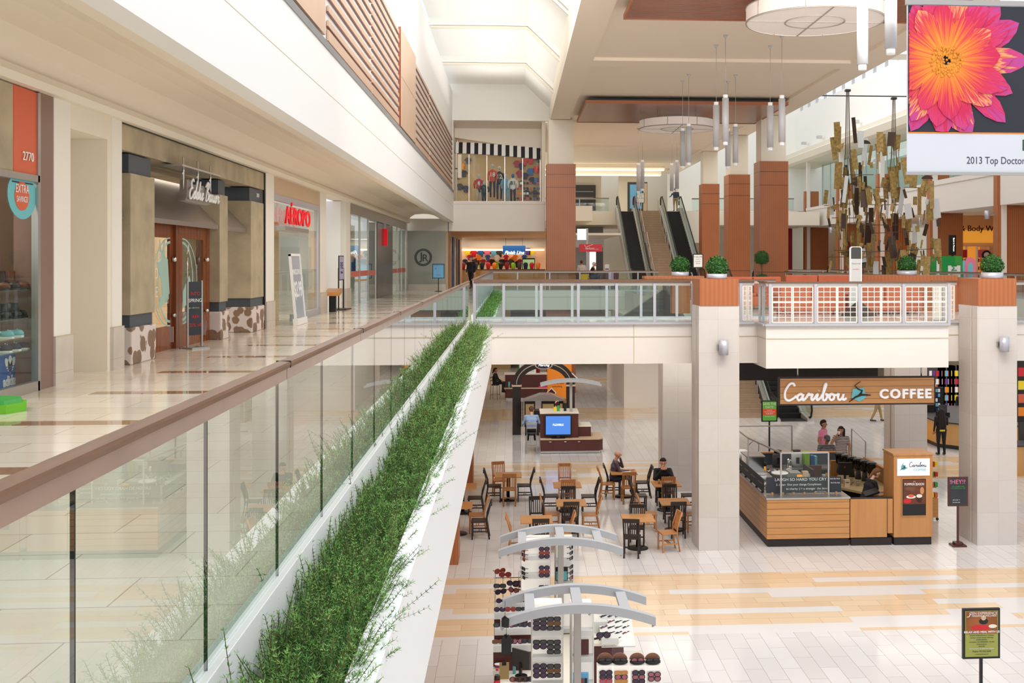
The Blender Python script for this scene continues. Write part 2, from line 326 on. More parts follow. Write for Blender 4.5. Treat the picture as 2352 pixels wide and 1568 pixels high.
# copper louvre panels: Y ranges from the joints in the picture
XL=-3.35
def Yat(px): return ax(px,600,XL)[0]
def louver(n,y0,y1,slats,z0=5.5,z1=8.4):
    t=thing('louver_panel' if slats else 'copper_wall_panel',n,'wall panel',(XL,0,0))
    if slats:
        k=11; p=(z1-z0)/k
        for i in range(k):
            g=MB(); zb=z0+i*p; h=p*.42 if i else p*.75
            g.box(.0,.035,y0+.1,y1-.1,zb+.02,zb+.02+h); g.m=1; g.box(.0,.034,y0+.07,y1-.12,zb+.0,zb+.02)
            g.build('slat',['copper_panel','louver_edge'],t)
    else:
        g=MB(); g.box(0,.08,y0+.05,y1-.05,z0,z1); g.build('panel','copper_panel',t)
        g=MB(); g.box(.079,.082,y0+.06,y1-.06,z0+1.45,z0+1.46); g.box(0,.07,y0,y0+.05,z0,z1); g.build('joint','louver_edge',t)
ys=[Yat(p) for p in (500,738,748,852,915,950,985,1007)]
louver('plain copper wall panel nearest the top left corner above the bulkhead',11.5,ys[1],0)
louver('copper louvre panel between the near plain panel and the second louvre',ys[2],ys[3],1)
louver('second copper louvre panel from the near end of the upper wall',ys[3],ys[4],1)
louver('tall plain copper panel between two louvred wall sections',ys[4],ys[5],0)
louver('third copper louvre panel, just past the tall plain panel',ys[5],ys[6],1)
louver('farthest and smallest copper louvre panel beside the upper shop window',ys[6],59.6,1)
# vault above the near void: steps every bay, right side sloping down
for i,(ya,yb,zz) in enumerate(((39,46.5,11.9),(46.5,53.5,11.6),(53.5,60.2,11.3))):
    g=MB(); pr=[(-3.6,zz),(.6,zz),(2.3,zz-1.6),(2.3,zz-1.9),(3.1,zz-1.9),(3.1,zz+.6),(-3.6,zz+.6)]
    g.prism(pr,'Y',ya,yb); struct('ceiling_vault_%d'%(i+1),g,'vault_white')
g=MB()
for ya,zz in ((39,11.9),(46.5,11.6),(53.5,11.3)): g.prism([(-3.5,zz-.02),(.55,zz-.02),(2.2,zz-1.62),(2.2,zz-1.72),(.5,zz-.12),(-3.5,zz-.12)],'Y',ya+.0,ya+.2)
struct('trim_7',g,'cream')
struct('wall_vault_end',MB().box(-3.6,1.95,60,60.3,9.3,12.5),'vault_white')
# main ceiling over the middle of the mall with coffer
g=MB()
g.box(1.95,3.0,20,94,9.15,10.6); g.box(12.9,14.1,20,94,9.15,10.6)
for ya,yb in ((20,21.8),(41.0,42.2),(59.5,60.5),(72,73),(90,94)): g.box(3.0,12.9,ya,yb,9.15,9.5)
g.m=1; g.box(3.0,12.9,20,94,9.27,9.6)
struct('ceiling',g,['beige_ceiling','beige_ceiling'])
# end wall on the left: white band, upper opening with shop, grey wall beneath
g=MB(); g.box(-3.6,1.7,60,60.25,3.22,4.86); g.box(-3.6,-3.3,60,64,4.86,9.3); g.box(-5.8,-3.57,60,60.25,3.22,3.9); struct('wall_end',g,'white')
g=MB(); g.box(-3.6,1.7,59.99,60.0,4.70,4.712); struct('trim_9',g,'reveal_line')
struct('ceiling_upper_shop',MB().prism([(60.31,9.28),(65.5,8.3),(65.5,9.5),(60.31,9.5)],'X',-3.28,1.54),'taupe_soffit')
struct('wall_gray',B(-6.2,-3.72,59.5,59.8,.33,3.22),'gray_paint')
g=MB(); g.box(-6.2,-3.68,59.45,59.8,0,.33); struct('baseboard_left',g,'pier_stone')
struct('ceiling_lower_passage',B(-3.7,3.0,60.26,80,3.23,3.4),'peach')
struct('wall_right_of_shop',B(1.55,1.75,60.26,66,3.42,9.3),'cream')
# tall wood-clad columns with white tops
def column(x0,x1,y0,y1,zt,label,zb=L1,top=9.15,side=.12):
    t=thing('clad_column',label,'column',((x0+x1)/2,(y0+y1)/2,zb))
    cx,cyy=(x0+x1)/2,(y0+y1)/2; hx,hy=(x1-x0)/2,(y1-y0)/2
    MB().box(-hx,hx,-hy,hy,0,zt-zb).build('wood_cladding','panel_wood',t)
    MB().box(-hx+.1,hx-.1,-hy+.1,hy-.1,zt-zb,top-zb-.02).build('white_top','cream',t)
    g=MB()
    for z in (1.0,5.5,3.2+3.0): 
        if z<zt: g.box(-hx-.004,hx+.004,-hy-.004,hy+.004,z-zb,z-zb+.02)
    g.build('joint','bronze_dark',t)
    return t
column(1.75,3.3,58,59.4,6.76,'wood-clad column with white top beside the striped-awning shop')
column(12.7,14.2,55.6,57,6.75,'widest wood-clad column on the right, nearest the hanging sculpture')
column(12.85,14.15,64.5,66,6.77,'wood-clad column behind the right one, middle of the row')
column(12.9,14.1,74,75.3,6.88,'slim wood-clad column at the far right of the escalators')
# stone columns carrying the bridge
def stone(x0,x1,y0,y1,zt,label,cap=True,inner=True):
    t=thing('stone_column',label,'column',((x0+x1)/2,(y0+y1)/2,L1)); hx,hy=(x1-x0)/2,(y1-y0)/2
    MB().box(-hx,hx,-hy,-hy+.3,0,zt-L1).build('front_slab','column_stone',t)
    MB().box(-hx-.02,hx+.02,-hy+.36,hy,0,zt-L1).build('rear_slab','column_stone',t)
    MB().box(-hx+.04,hx-.04,-hy+.3,-hy+.36,.08,zt-L1-.01).build('wood_strip','panel_wood',t)
    if cap: MB().box(-hx+.02,hx-.02,-hy-.01,hy+.2,zt-L1,1.14-L1).build('wood_cap','panel_wood',t)
    return t
stone(4.48,5.47,26.15,27.1,.48,'pale stone column in front of the bridge, left one with wooden cap')
stone(11.42,12.43,26.18,27.25,.46,'pale stone column with wooden cap to the right of the coffee kiosk')
stone(4.53,5.55,32.9,33.8,-1.0,'shaded stone column behind the seated man, under the bridge',cap=False)
stone(11.45,12.45,32.1,33.0,-1.0,'shaded stone column rising behind the coffee kiosk menu tower',cap=False)
# lower-level wood piers under the gallery, left
for i,(y0,lab) in enumerate(((25.3,'wooden pier under the gallery, nearest the sunglasses cart'),(34.4,'second wooden pier under the gallery, beside the leftmost cafe chairs'))):
    tag(B(-2.6,-1.28,y0,y0+.8,L1,-1.05).build('wood_pier','panel_wood'),lab,'pier')
struct('wall_lower_left',B(-9,-8.8,2,75,L1,-1),'shop_warm')
struct('wall_lower_back',B(-14,45,96,96.3,L1,0),'shop_warm')
tag(B(5.27,9.3,51.9,61.4,L1,-1.0).build('white_enclosure','white'),'white drywall box on the lower floor below the stairs','enclosure')
# back of the mall, third level
struct('wall_far',B(-12,45,98,98.3,-1,16),'cream')
g=MB(); g.box(5.5,10.0,84.2,96,4.4,L3); g.box(13.6,24,84.2,96,4.4,L3); g.box(10,13.6,84.6,96,4.4,L3); g.box(1.7,5.5,76,96,4.4,L3)
struct('floor_third_level',g,'cream')
g=MB(); g.box(3.2,7.4,92,92.4,L3,9.2); g.m=1; g.box(3.4,6.9,91.6,91.9,L3,8.0); g.m=2
for i in range(4): g.box(3.6,6.7,91.5,91.6,5.9+i*.5,5.98+i*.5)
struct('wall_third_shop',g,['cream','charcoal','mid_gray'])
g=MB(); g.box(1.9,12,88,88.4,8.55,9.15); g.box(1.9,12,86,86.3,8.8,9.15); g.box(8.7,10.6,90,90.3,L3,8.7); struct('wall_cove',g,'cream')
for i,(y,z) in enumerate(((87.9,8.5),(85.9,8.76))): 
    g=B(2.2,11.9,y,y+.08,z,z+.05); tag(g.build('cove_light','cove_emit'),'%s glowing cove strip in the far ceiling'%('lower','upper')[i],'light')
struct('wall_escalator_right',B(12.75,15.9,83.4,83.8,3.0,L3),'cream')
# passage walls beyond the bridge, level two
g=MB(); g.box(3.4,7.4,90,90.3,0,4.4); struct('wall_level_two_back',g,'gray_paint')
struct('ceiling_level_two_back',B(3.3,7.5,76,95,3.4,3.55),'cream')
struct('wall_level_two_white',MB().box(3.3,7.3,88,88.2,2.7,3.4),'bright_white')
# right-hand facade, bays along X=24.5
ysf=[44.6,53.4,62.3,71.4,80.4,89.6]
zc=[6.5,6.45,6.35,6.15,5.95,5.9]
for i in range(5):
    y0,y1=ysf[i]+.22,ysf[i+1]-.42
    g=MB(); g.box(24.3,26,y0,y1,4.38,6.3-.08*i); g.box(24.25,24.31,y0,y1,6.0-.06*i,6.3-.08*i); struct('wall_right_parapet_%d'%(i+1),g,'white')
    g=MB(); g.box(26.1,40,ysf[i],ysf[i+1],4.4,4.6); struct('ceiling_right_bay_%d'%(i+1),g,'cream')
g=MB(); g.box(15.5,24.18,91.3,92,4.38,5.9); struct('wall_far_parapet',g,'cream')
names=['first','second','third','fourth','fifth','sixth']
for i,y in enumerate(ysf):
    t=thing('fin_pier','wooden fin pier with white edge strip, %s from the far end of the right gallery'%names[5-i],'pier',(24.5,y,0))
    MB().box(.12,1.75,-.15,.15,0,4.38).build('wood_face','panel_wood',t)
    MB().box(-.28,.9,-.24,.2,4.38,7.4).build('wood_upper','panel_wood',t)
    MB().box(-.3,-.12,-.35,.2,0,4.38).build('wood_edge','panel_wood',t)
    MB().box(-.14,.14,-.4,-.12,0,10.2).build('white_strip','white',t)
# level three glazing, cornice, upper wall, clerestory
g=MB(); g.box(26.4,26.5,40,92,5.0,9.9); struct('window_1',g,'glass_green')
g=MB()
for y in np.arange(41,92,2.3): g.box(26.35,26.42,y,y+.05,5.0,9.9)
struct('window_1_mullions',g,'light_gray')
struct('wall_right_interior',B(31,31.2,35,98,4.6,10),'pale_teal')
g=MB(); g.prism([(23.9,10.0),(24.2,9.85),(26.8,9.8),(26.8,10.9),(24.0,10.9),(24.0,10.6),(23.75,10.45)],'Y',38,95); struct('trim_10',g,'cream')
g=MB(); g.box(24.9,25.2,38,96,10.9,14.6); g.box(13.5,45,95,95.3,6,16); struct('wall_right_upper',g,'vault_white')
g=MB()
for y in np.arange(38,95,2.4): g.box(24.9,25.1,y,y+.12,14.6,16)
g.box(24.8,25.3,38,96,15.9,16.4); struct('window_2',g,'light_gray')
struct('ceiling_court_cross',B(13.9,27,58.8,60.5,13.0,13.4),'vault_white')
struct('trim_11',B(14,25,50.0,50.05,9.28,9.33),'dark_gray')
# right storefront walls, level two
g=MB(); g.box(30,30.3,30,75,0,4.4); g.m=1; g.box(21.5,24,92.6,93,0,4.4); struct('wall_right_back',g,['shop_warm','deep_red'])
struct('wall_right_back_far',B(27.5,27.8,75,95,0,4.4),'tan')
# ---------------------------------------------------------------- railings
def rail_left():
    t=thing('gallery_railing','long glass railing with wood handrail along the upper gallery','railing',(-1.11,0,0))
    y0,y1=.6,27.0
    joints=[2.82-1.2]+[2.82+1.185*i for i in range(21)]
    for a,b in zip(joints[:-1],joints[1:]):
        b=min(b,26.95)
        MB().box(-.008,.008,a+.003,b-.005,.03,1.0).build('glass_panel','glass_rail',t)
        MB().box(-.004,.0085,b-.004,b+.001,.09,.995).build('joint','black',t)
    g=MB(); g.prism([(-.036,1.052),(.03,1.052),(.034,1.07),(.03,1.08),(-.02,1.084),(-.036,1.075)],'Y',y0,y1-2.6*0); g.build('handrail','cap_wood',t)
    g=MB(); g.box(-.018,.014,y0,y1,.993,1.052); g.build('rail_channel','bronze_band',t)
    g=MB(); g.box(.0142,.036,y0,y1,.06,.094); g.box(-.045,-.0142,y0,y1,0,.094); g.build('base_shoe','curb_stone',t)
    for y in (5.35,7.9,10.5,13,16,19,22): g=MB(); g.box(-.0365,.0345,y,y+.006,1.0515,1.0847); g.box(.0138,.0145,y,y+.006,.995,1.052); g.build('handrail_joint','black',t)
rail_left()
def bridge_rail(label,x0,x1,y,posts,grid=False,z1=1.07,ends=True):
    t=thing('bridge_railing',label,'railing',((x0+x1)/2,y,0)); h=(x1-x0)/2
    MB().box(-h,h,-.055,.055,z1-.03,z1).build('handrail','cap_wood',t)
    MB().box(-h,h,-.02,.02,z1-.115,z1-.03).build('rail_channel','warm_gray_metal',t)
    MB().box(-h,h,-.03,.03,.0,.05).build('base_shoe','alu_lilac',t)
    ps=[p-(x0+x1)/2 for p in posts]
    for p in ps: MB().box(p-.035,p+.035,-.06,-.03,-.02,z1-.06).build('post','alu_lilac',t)
    e=[-h]+ps+[h]
    for a,b in zip(e[:-1],e[1:]):
        if b-a<.2: continue
        g=MB().box(a+.02,b-.02,-.006,.006,.05,z1-.12).build('glass_panel','glass_green' if not grid else 'glass',t)
        if grid:
            q=MB(); zz0,zz1=.07,z1-.13
            for hh in ((a+.06,(a+b)/2-.015),((a+b)/2+.015,b-.06)):
                xs=np.linspace(hh[0],hh[1],4)
                for k,x in enumerate(xs): wd=.018 if k in(0,3) else .008; q.box(x-wd,x+wd,-.012,-.006,zz0,zz1)
            for k,z in enumerate(np.linspace(zz0,zz1,8)):
                wd=.022 if k in(4,) else .008
                if k in (0,7): wd=.015
                q.box(a+.06,b-.06,-.0128,-.0062,z-wd,z+wd)
            q.build('muntin_grid','white',g)
    return t
P=lambda px,Y:ay(px,700,Y)[0]
bridge_rail('glass railing along the front of the bridge left of the near stone column',-1.0,4.45,27.24,[P(p,27.24) for p in (1066,1090,1157,1243,1328,1416,1503,1590)])
bridge_rail('glass railing along the rear of the bridge',-1.0,7.25,29.78,[P(p,29.78) for p in (1232,1314,1393,1472,1554)])
bridge_rail('gridded glass railing around the bridge balcony above the coffee sign',6.16,10.68,26.28,[P(p,26.28) for p in (1768,1872,1973,2074,2178)],True)
bridge_rail('gridded glass railing between near stone column and the balcony',5.5,6.10,27.34,[5.75],True)
bridge_rail('gridded glass railing right of the balcony, left of the right column',10.75,11.4,27.4,[11.05],True)
bridge_rail('clear glass railing at the far right edge of the bridge',12.5,20,27.4,[13.6,14.8,16,17.2,18.4])
bridge_rail('distant glass railing across the far side of the second opening',-1.35,7.7,57.7,[x for x in (0.2,1.9,3.5,5.1,6.6)])
bridge_rail('distant railing in front of the hanging sculpture',14.2,20.8,64.2,[15.5,17,18.5,20])
def side_rail(label,x,y0,y1,n,grid=False):
    t=thing('side_railing',label,'railing',(x,y0,0)); L=y1-y0
    MB().box(-.055,.055,0,L,1.04,1.07).build('handrail','cap_wood',t)
    MB().box(-.02,.02,0,L,.955,1.04).build('rail_channel','warm_gray_metal',t)
    MB().box(-.03,.03,0,L,0,.05).build('base_shoe','alu_lilac',t)
    for i in range(n):
        a,b=L*i/n,L*(i+1)/n
        MB().box(-.006,.006,a+.02,b-.02,.05,.95).build('glass_panel','glass_green',t)
        MB().box(-.03,.03,b-.035,b+.0,0.05,1.0).build('post','alu_lilac',t)
side_rail('short return of the gridded balcony railing',6.2,26.38,27.16,2)
side_rail('glass railing along the gallery beyond the bridge',-1.11,30.0,57.4,18)
side_rail('glass railing on the right court edge, by the green cash machine',21.1,36,63.5,16)
side_rail('glass railing at the left edge of the sculpture court',13.9,30.2,55,16)
bridge_rail('third-level glass railing left of the escalators',1.9,7.4,84.4,[3.5,5.1],z1=1.05).location.z=L3+.0
bridge_rail('third-level glass railing right of the escalators',13.9,15.8,84.4,[14.6],z1=1.05).location.z=L3+.0
bridge_rail('third-level glass railing at the far end of the right gallery',16.0,23.9,91.65,[18,20,22],z1=1.05).location.z=5.9
# ---------------------------------------------------------------- planting
def sprig_field(name,y0,y1,n,label,seed,big=1.0):
    rs=np.random.RandomState(seed); V=[];Fc=[];FM=[]; off=0
    for i in range(n):
        y=y0+(y1-y0)*rs.rand()**(1.35 if y0<5 else 1.0); u=rs.rand(); x=-1.05+.36*u
        gap=math.sin(y*3.1+seed)+math.sin(y*1.27+2*u)+.8*math.sin(y*7+u*5)
        if gap<-.95 and rs.rand()<.85: continue
        z=-.24+rs.rand()*.03; L=(.11+.17*rs.rand())*(1.0 if rs.rand()<.93 else 1.5)
        ang=rs.rand()*2*PI; lean=.35+.75*rs.rand()
        d=np.array([math.cos(ang)*lean+.45*(u-.35),math.sin(ang)*lean,1.0-.45*(lean>.8)]); 
        if u<.12: d=np.array([.1*rs.randn(),.25*rs.randn(),1.])
        d/=np.linalg.norm(d); bend=np.array([.25*rs.randn(),.3*rs.randn(),.25])
        lod=int(np.clip(19-(y-2.5)*.8,5,18)); fat=1+max(0,(y-6))*.06
        m_=0 if rs.rand()<.6 else (1 if rs.rand()<.6 else 2)
        pts=[np.array([x,y,z])+d*L*t+bend*L*t*t*.5 for t in np.linspace(0,1,lod+1)]
        # stem
        for a,b in zip(pts[:-1],pts[1:]):
            wv=np.array([.0022*fat,0,0]); V+=[a-wv,a+wv,b+wv*.6,b-wv*.6]; Fc.append((off,off+1,off+2,off+3)); FM.append(3); off+=4
        for k,p in enumerate(pts[1:],1):
            dd=(pts[k]-pts[k-1]); dd/=np.linalg.norm(dd)+1e-9
            for r in range(5 if y<9 else 4):
                q=rs.randn(3); q-=dd*q.dot(dd); q/=np.linalg.norm(q)+1e-9
                nl=(.014+.013*rs.rand())*fat; tip=p+(q*.85+dd*.55)*nl
                sd=np.cross(q,dd)*.0017*fat; mid=p+(q*.85+dd*.4)*nl*.5
                V+=[p,mid+sd,tip,mid-sd]; Fc.append((off,off+1,off+2,off+3)); FM.append(m_ if k<len(pts)-2 else min(2,m_+1)); off+=4
    me=bpy.data.meshes.new(name); me.from_pydata([tuple(v) for v in V],[],Fc)
    for x in ('leaf_dark','leaf_mid','leaf_light','twig'): me.materials.append(M[x])
    me.polygons.foreach_set('material_index',FM); me.update()
    o=bpy.data.objects.new(name,me); COL.objects.link(o)
    return tag(o,label,'plants',kind='stuff')
def leafmat(n,c):
    m,nt,b=newmat(n); b.inputs['Base Color'].default_value=S(c); b.inputs['Roughness'].default_value=.5; b.inputs['Specular IOR Level'].default_value=.25
    M[n]=m
leafmat('leaf_dark',(74,124,60)); leafmat('leaf_mid',(108,158,78)); leafmat('leaf_light',(150,194,106)); leafmat('box_dark',(48,92,42)); leafmat('box_mid',(74,124,54)); leafmat('twig',(104,96,58))
sprig_field('evergreen_planting',2.0,27.0,9000,'dense low evergreen planting along the near gallery edge',3)
sprig_field('evergreen_planting',30.1,57,3200,'evergreen planting seen through the bridge glass',5)
def mulch(y0,y1,n,label,seed):
    rs=random.Random(seed); g=MB(); g.box(-1.069,-.681,y0,y1,-.3,-.235)
    g.m=1
    for i in range(n):
        x=rs.uniform(-1.05,-.7); y=y0+(min(y1,14)-y0)*rs.random()**1.5; a=rs.uniform(0,PI); L=rs.uniform(.008,.03)
        dx,dy=math.cos(a)*L,math.sin(a)*L; z=-.232+rs.uniform(0,.012); w_=.0025
        g.add([(x-dx-dy*.15,y-dy+dx*.15,z),(x-dx+dy*.15,y-dy-dx*.15,z),(x+dx+dy*.15,y+dy-dx*.15,z+rs.uniform(-.004,.01)),(x+dx-dy*.15,y+dy+dx*.15,z+.004)],[(0,1,2,3)])
    return tag(g.build('bark_mulch',['soil','mulch']),label,'mulch',kind='stuff')
mulch(.5,27.04,5200,'shredded bark mulch under the near gallery planting',1); mulch(29.9,57.4,300,'bark mulch under the planting beyond the bridge',2)
def shrub_ball(r,n,seed,mb=None,fat=1.):
    rs=np.random.RandomState(seed); g=MB()
    g.m=0; g.ball((0,0,0),r*.86,n=14,m=10)
    for i in range(n):
        d=rs.randn(3); d/=np.linalg.norm(d); p=d*r*(.80+.20*rs.rand()+.05*math.sin(7*d[0]+seed)*math.cos(6*d[2])); 
        if p[2]<-.75*r: continue
        a=rs.randn(3); a-=d*a.dot(d); a/=np.linalg.norm(a); b=np.cross(d,a); L=.042*fat*(.7+.6*rs.rand()); wv=L*.4
        ax_=a*.7+d*.7
        g.m=rs.randint(0,3); g.add([p,p+ax_*L*.5+b*wv,p+ax_*L,p+ax_*L*.5-b*wv],[(0,1,2,3)])
    return g
def potted(name,label,loc,r=.3,pr=.27,ph=.24,seed=1,trunk=0,square=False,group=None):
    t=thing(name,label,'potted plant',loc,group=group)
    g=MB()
    if square: g.box(-pr,pr,-pr,pr,0,ph)
    else: g.lathe([(pr*.96,0),(pr,.02),(pr,ph),(pr*.93,ph),(pr*.93,ph-.05)],n=28)
    g.build('pot','pot_silver',t)
    MB().cyl((0,0,ph-.06),pr*.9,.03,20).build('soil','soil',t)
    o=shrub_ball(r,1500,seed).build('foliage',['box_dark','box_dark','box_mid'],t); o.location=(0,0,ph+r*.62+trunk)
    if trunk:
        MB().tube([(0,0,ph-.05),(.02,0,ph+trunk*.5),(0,0,ph+trunk)],.025).build('trunk','twig',t)
        o=shrub_ball(r*.8,500,seed+9).build('foliage',['box_dark','box_dark','box_mid'],t); o.location=(0,0,ph+.05); o.scale=(1.1,1.1,.4)
    return t
potted('potted_boxwood','round boxwood in a silver pot on the near stone column cap',(4.97,26.4,1.141),r=.265,pr=.245,ph=.12,seed=1)
potted('potted_boxwood','round boxwood in a silver pot on the right stone column cap',(11.92,26.45,1.141),r=.265,pr=.265,ph=.15,seed=2)
x,y=P(1563,32.6),32.6
tag(B(3.9,5.7,32.3,33.0,1.04,1.12).box(4.75,5.3,32.45,32.9,0,1.04).build('planter_shelf','panel_wood'),'wood-clad shelf behind the bridge carrying a boxwood pot','shelf')
potted('potted_boxwood','round boxwood in a silver pot left of the near column, behind the bridge',(x,32.65,1.121),r=.29,pr=.26,ph=.13,seed=3)
x=ay(2083,600,33)[0]
tag(B(x-1.5,x+1.5,32.7,33.3,0,1.14).build('planter_shelf','panel_wood'),'wood-clad shelf at right, below a boxwood in a silver pot','shelf')
potted('potted_boxwood','round boxwood in a silver pot standing left of the green cash machine',(x,33,1.141),r=.28,pr=.3,ph=.14,seed=4)
x,y=az(1697,664,0); potted('potted_topiary','small topiary in a square pot against the wood-clad column',(x,56.0-1.2,0),r=.38,pr=.42,ph=.75,seed=5,trunk=.75,square=True)
# ---------------------------------------------------------------- left storefronts
X=Wx
# shoe shop, far left
g=MB(); g.box(X-.05,X-.02,8,13.55,.12,2.55); struct('window_3',g,'glass')
g=MB(); g.box(X-.06,X+.02,8,13.6,0,.12); g.box(X-.06,X+.02,8,13.6,2.52,2.6); g.box(X-.06,X+.02,13.55,13.62,0,3.6); struct('window_3_frame',g,'brushed')
g=MB(); g.box(X-.06,X-.0,11.0,12.93,2.6,3.6); struct('wall_shoe_sign_plain',g,'olive_plaster')
g=MB(); g.box(X-.06,X+.0,12.94,13.55,2.6,3.6); struct('wall_shoe_sign_orange',g,'terracotta')
text('2770',.15,'bright_white',(X+.012,13.3,2.8),face='+X',name='shop_number')['label']='white shop number on the orange panel above the shoe window'
o=bpy.data.objects['shop_number']; o['category']='shop number'
struct('wall_shoe_end',B(X-.3,X-.0,13.62,14.02,0,3.62),'tile_brown')
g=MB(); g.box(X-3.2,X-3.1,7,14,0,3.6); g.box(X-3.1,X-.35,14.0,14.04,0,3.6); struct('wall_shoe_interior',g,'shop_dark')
area('shoe_shop_lamp',(X-1.4,11.5,3.4),1.6,3,200,(1,.9,.75))
t=thing('window_sticker','round blue and orange sale sticker on the shoe shop window','sticker',(X-.015,13.2,2.35))
def disc(r,y,z,x,m,n,p,r2=None):
    g=MB(); pts=[(y+r*math.cos(a),z+(r2 or r)*math.sin(a)) for a in np.linspace(0,2*PI,30)[:-1]]; g.prism(pts,'X',x,x+.004); return g.build(n,m,p)
disc(.37,0,0,0,'aqua','blue_disc',t,.29); disc(.19,-.02,-.02,.005,'terracotta','orange_disc',t,.17)
text('EXTRA',.14,'bright_white',(.012,-.02,.06),t,'+X',.001,sx=.8); text('SAVINGS!',.10,'bright_white',(.012,-.02,-.06),t,'+X',.001,sx=.7); text('FLASH SALE',.075,'bright_white',(.012,-.0,.2),t,'+X',.001)
g=MB(); g.box(.005,.008,-.27,.27,.13,.145); g.build('stripe','black',t)
def shoe(name,label,loc,rz,h,c,c2,boot):
    t=thing(name,label,'shoe',loc,rz)
    pr=[(-.13,0,.036),(-.1,0,.04),(0,0,.04),(.08,0,.045),(.14,0,.036)]
    g=MB(); g.prism([(-.13,-.035),(-.13,.035),(-.02,.032),(.06,.044),(.13,.04),(.155,.0),(.13,-.04),(.06,-.044),(-.02,-.032)],'Z',0,.022); g.build('sole',c2,t)
    g=MB(); g.lathe([(.001,-.01),(.044,0),(.044,.03),(.034,.06),(.001,.072)],(.08,0,.022),12,True,1.7,.95)
    g.lathe([(.04,0),(.042,.05),(.04,h),(.034,h),(.03,h-.03)],(-.06,0,.022),12,True,1.5,.95); g.build('upper',c,t)
    g=MB(); 
    for k in range(4): g.box(-.02+.022*k,-.012+.022*k,-.03,.03,.085-.012*k+.02*(h>.12),.092-.012*k+.02*(h>.12))
    g.build('laces','paper' if not boot else 'black',t); return t
shelves=[(1.45,12.6,'near top'),(1.12,12.8,'middle')]
def gshelf(z,y1,lab,y0=12.6): 
    return tag(B(X-.45,X-.08,y0,y1,z-.015,z).build('glass_shelf','glass_green'),lab,'shelf')
gshelf(1.23,13.75,'upper glass shelf holding boots in the shoe window'); gshelf(.89,13.8,'middle glass shelf with black boots in the shoe window'); gshelf(.50,13.93,'lower glass shelf with canvas sneakers in the shoe window')
gshelf(.66,13.85,'glass shelf with pale running shoes in the shoe window')
tag(B(X-.45,X-.08,12.54,12.6,0.0,1.6).build('shelf_post','kiosk_green'),'green upright post carrying the shoe shelves','post')
for i,(z,ys_,h,c,c2,lab,boot) in enumerate(((1.23,(13.05,13.3,13.55),.2,'brown_leather','black','brown lace-up boot on the upper shelf',1),(.89,(13.1,13.35,13.62),.15,'black','rubber','black ankle boot on the middle shelf',1),(.66,(13.15,13.4,13.65),.04,'aqua','paper','pale blue running shoe',0),(.50,(13.1,13.33,13.56,13.78),.03,'navy','paper','canvas sneaker with white sole on the lowest shelf',0))):
    for k,yy in enumerate(ys_):
        shoe('boot' if boot else 'sneaker',lab+', '+('nearest','second','third','farthest')[k]+' of its row',(X-.25,yy,z),.35,h,c if not(i==0 and k==1) else 'black',c2,boot)
t=thing('sneaker_poster','blue poster with white trefoil emblem in the shoe window','poster',(X-.3,13.3,.03))
MB().box(0,.02,-.55,.58,0,.44).build('board','blue',t)
g=MB()
for a,sx_ in ((-.6,.8),(0,1),(.6,.8)):
    pts=[]; 
    for k in np.linspace(0,2*PI,20)[:-1]:
        u,v=math.cos(k)*.075*sx_,math.sin(k)*.15; pts.append((.18+.8*(u*math.cos(a)+v*math.sin(a)+.08*math.sin(a)*1.5),.3-.8*(u*math.sin(a)-v*math.cos(a)*.9+.02*abs(a))))
    g.prism(pts,'X',.021,.024)
g.build('emblem','bright_white',t)
g=MB(); [g.box(.0245,.026,.0,.36,.21+.03*k,.222+.03*k) for k in range(3)]; g.build('emblem_stripe','blue',t)
text('adidas',.17,'bright_white',(.022,.18,.1),t,'+X',.002,sx=.85,bold=.006)
t=thing('hanging_flag','red white and blue flag hanging at the back of the shoe window','flag',(X-2.6,12.9,1.9))
MB().box(0,.01,-1.6,.5,0,1.3).build('cloth','deep_red',t)
g=MB(); g.bar((.015,-1.6,0),(.015,.5,1.3),.02,.1,up=(1,0,0)); g.bar((.015,-1.6,1.3),(.015,.5,0),.02,.1,up=(1,0,0)); g.box(.012,.02,-.65,-.45,0,1.3); g.build('cross','bright_white',t)
t=thing('purple_card','small purple sign behind the boots reading en girl','sign',(X-.4,13.15,1.235)); MB().box(0,.02,-.3,.3,0,.42).build('board','purple',t); text('en girl',.1,'bright_white',(.023,.12,.32),t,'+X',.001)
t=thing('green_floor_stand','green octagonal base of a display stand beside the shoe window','stand',(X+.32,11.75,0))
MB().lathe([(.34,.0),(.34,.09)],n=8,smooth=False).build('base','kiosk_green',t); MB().lathe([(.30,.09),(.28,.13)],n=8,smooth=False).build('top_plate','green',t); MB().box(-.05,.05,-.32,-.24,.1,1.75).build('post','kiosk_green',t)
# alcove between the first two piers
g=MB(); g.box(X-.75,X-.65,14.0,16.1,0,3.4); g.box(X-.7,X-.02,15.9,16.03,0,3.3); g.box(X-.72,X-.02,14.57,16.03,3.3,3.62); struct('wall_alcove',g,'cream'); struct('baseboard_alcove',B(X-.65,X-.63,14.5,15.9,0,.3),'pier_stone')
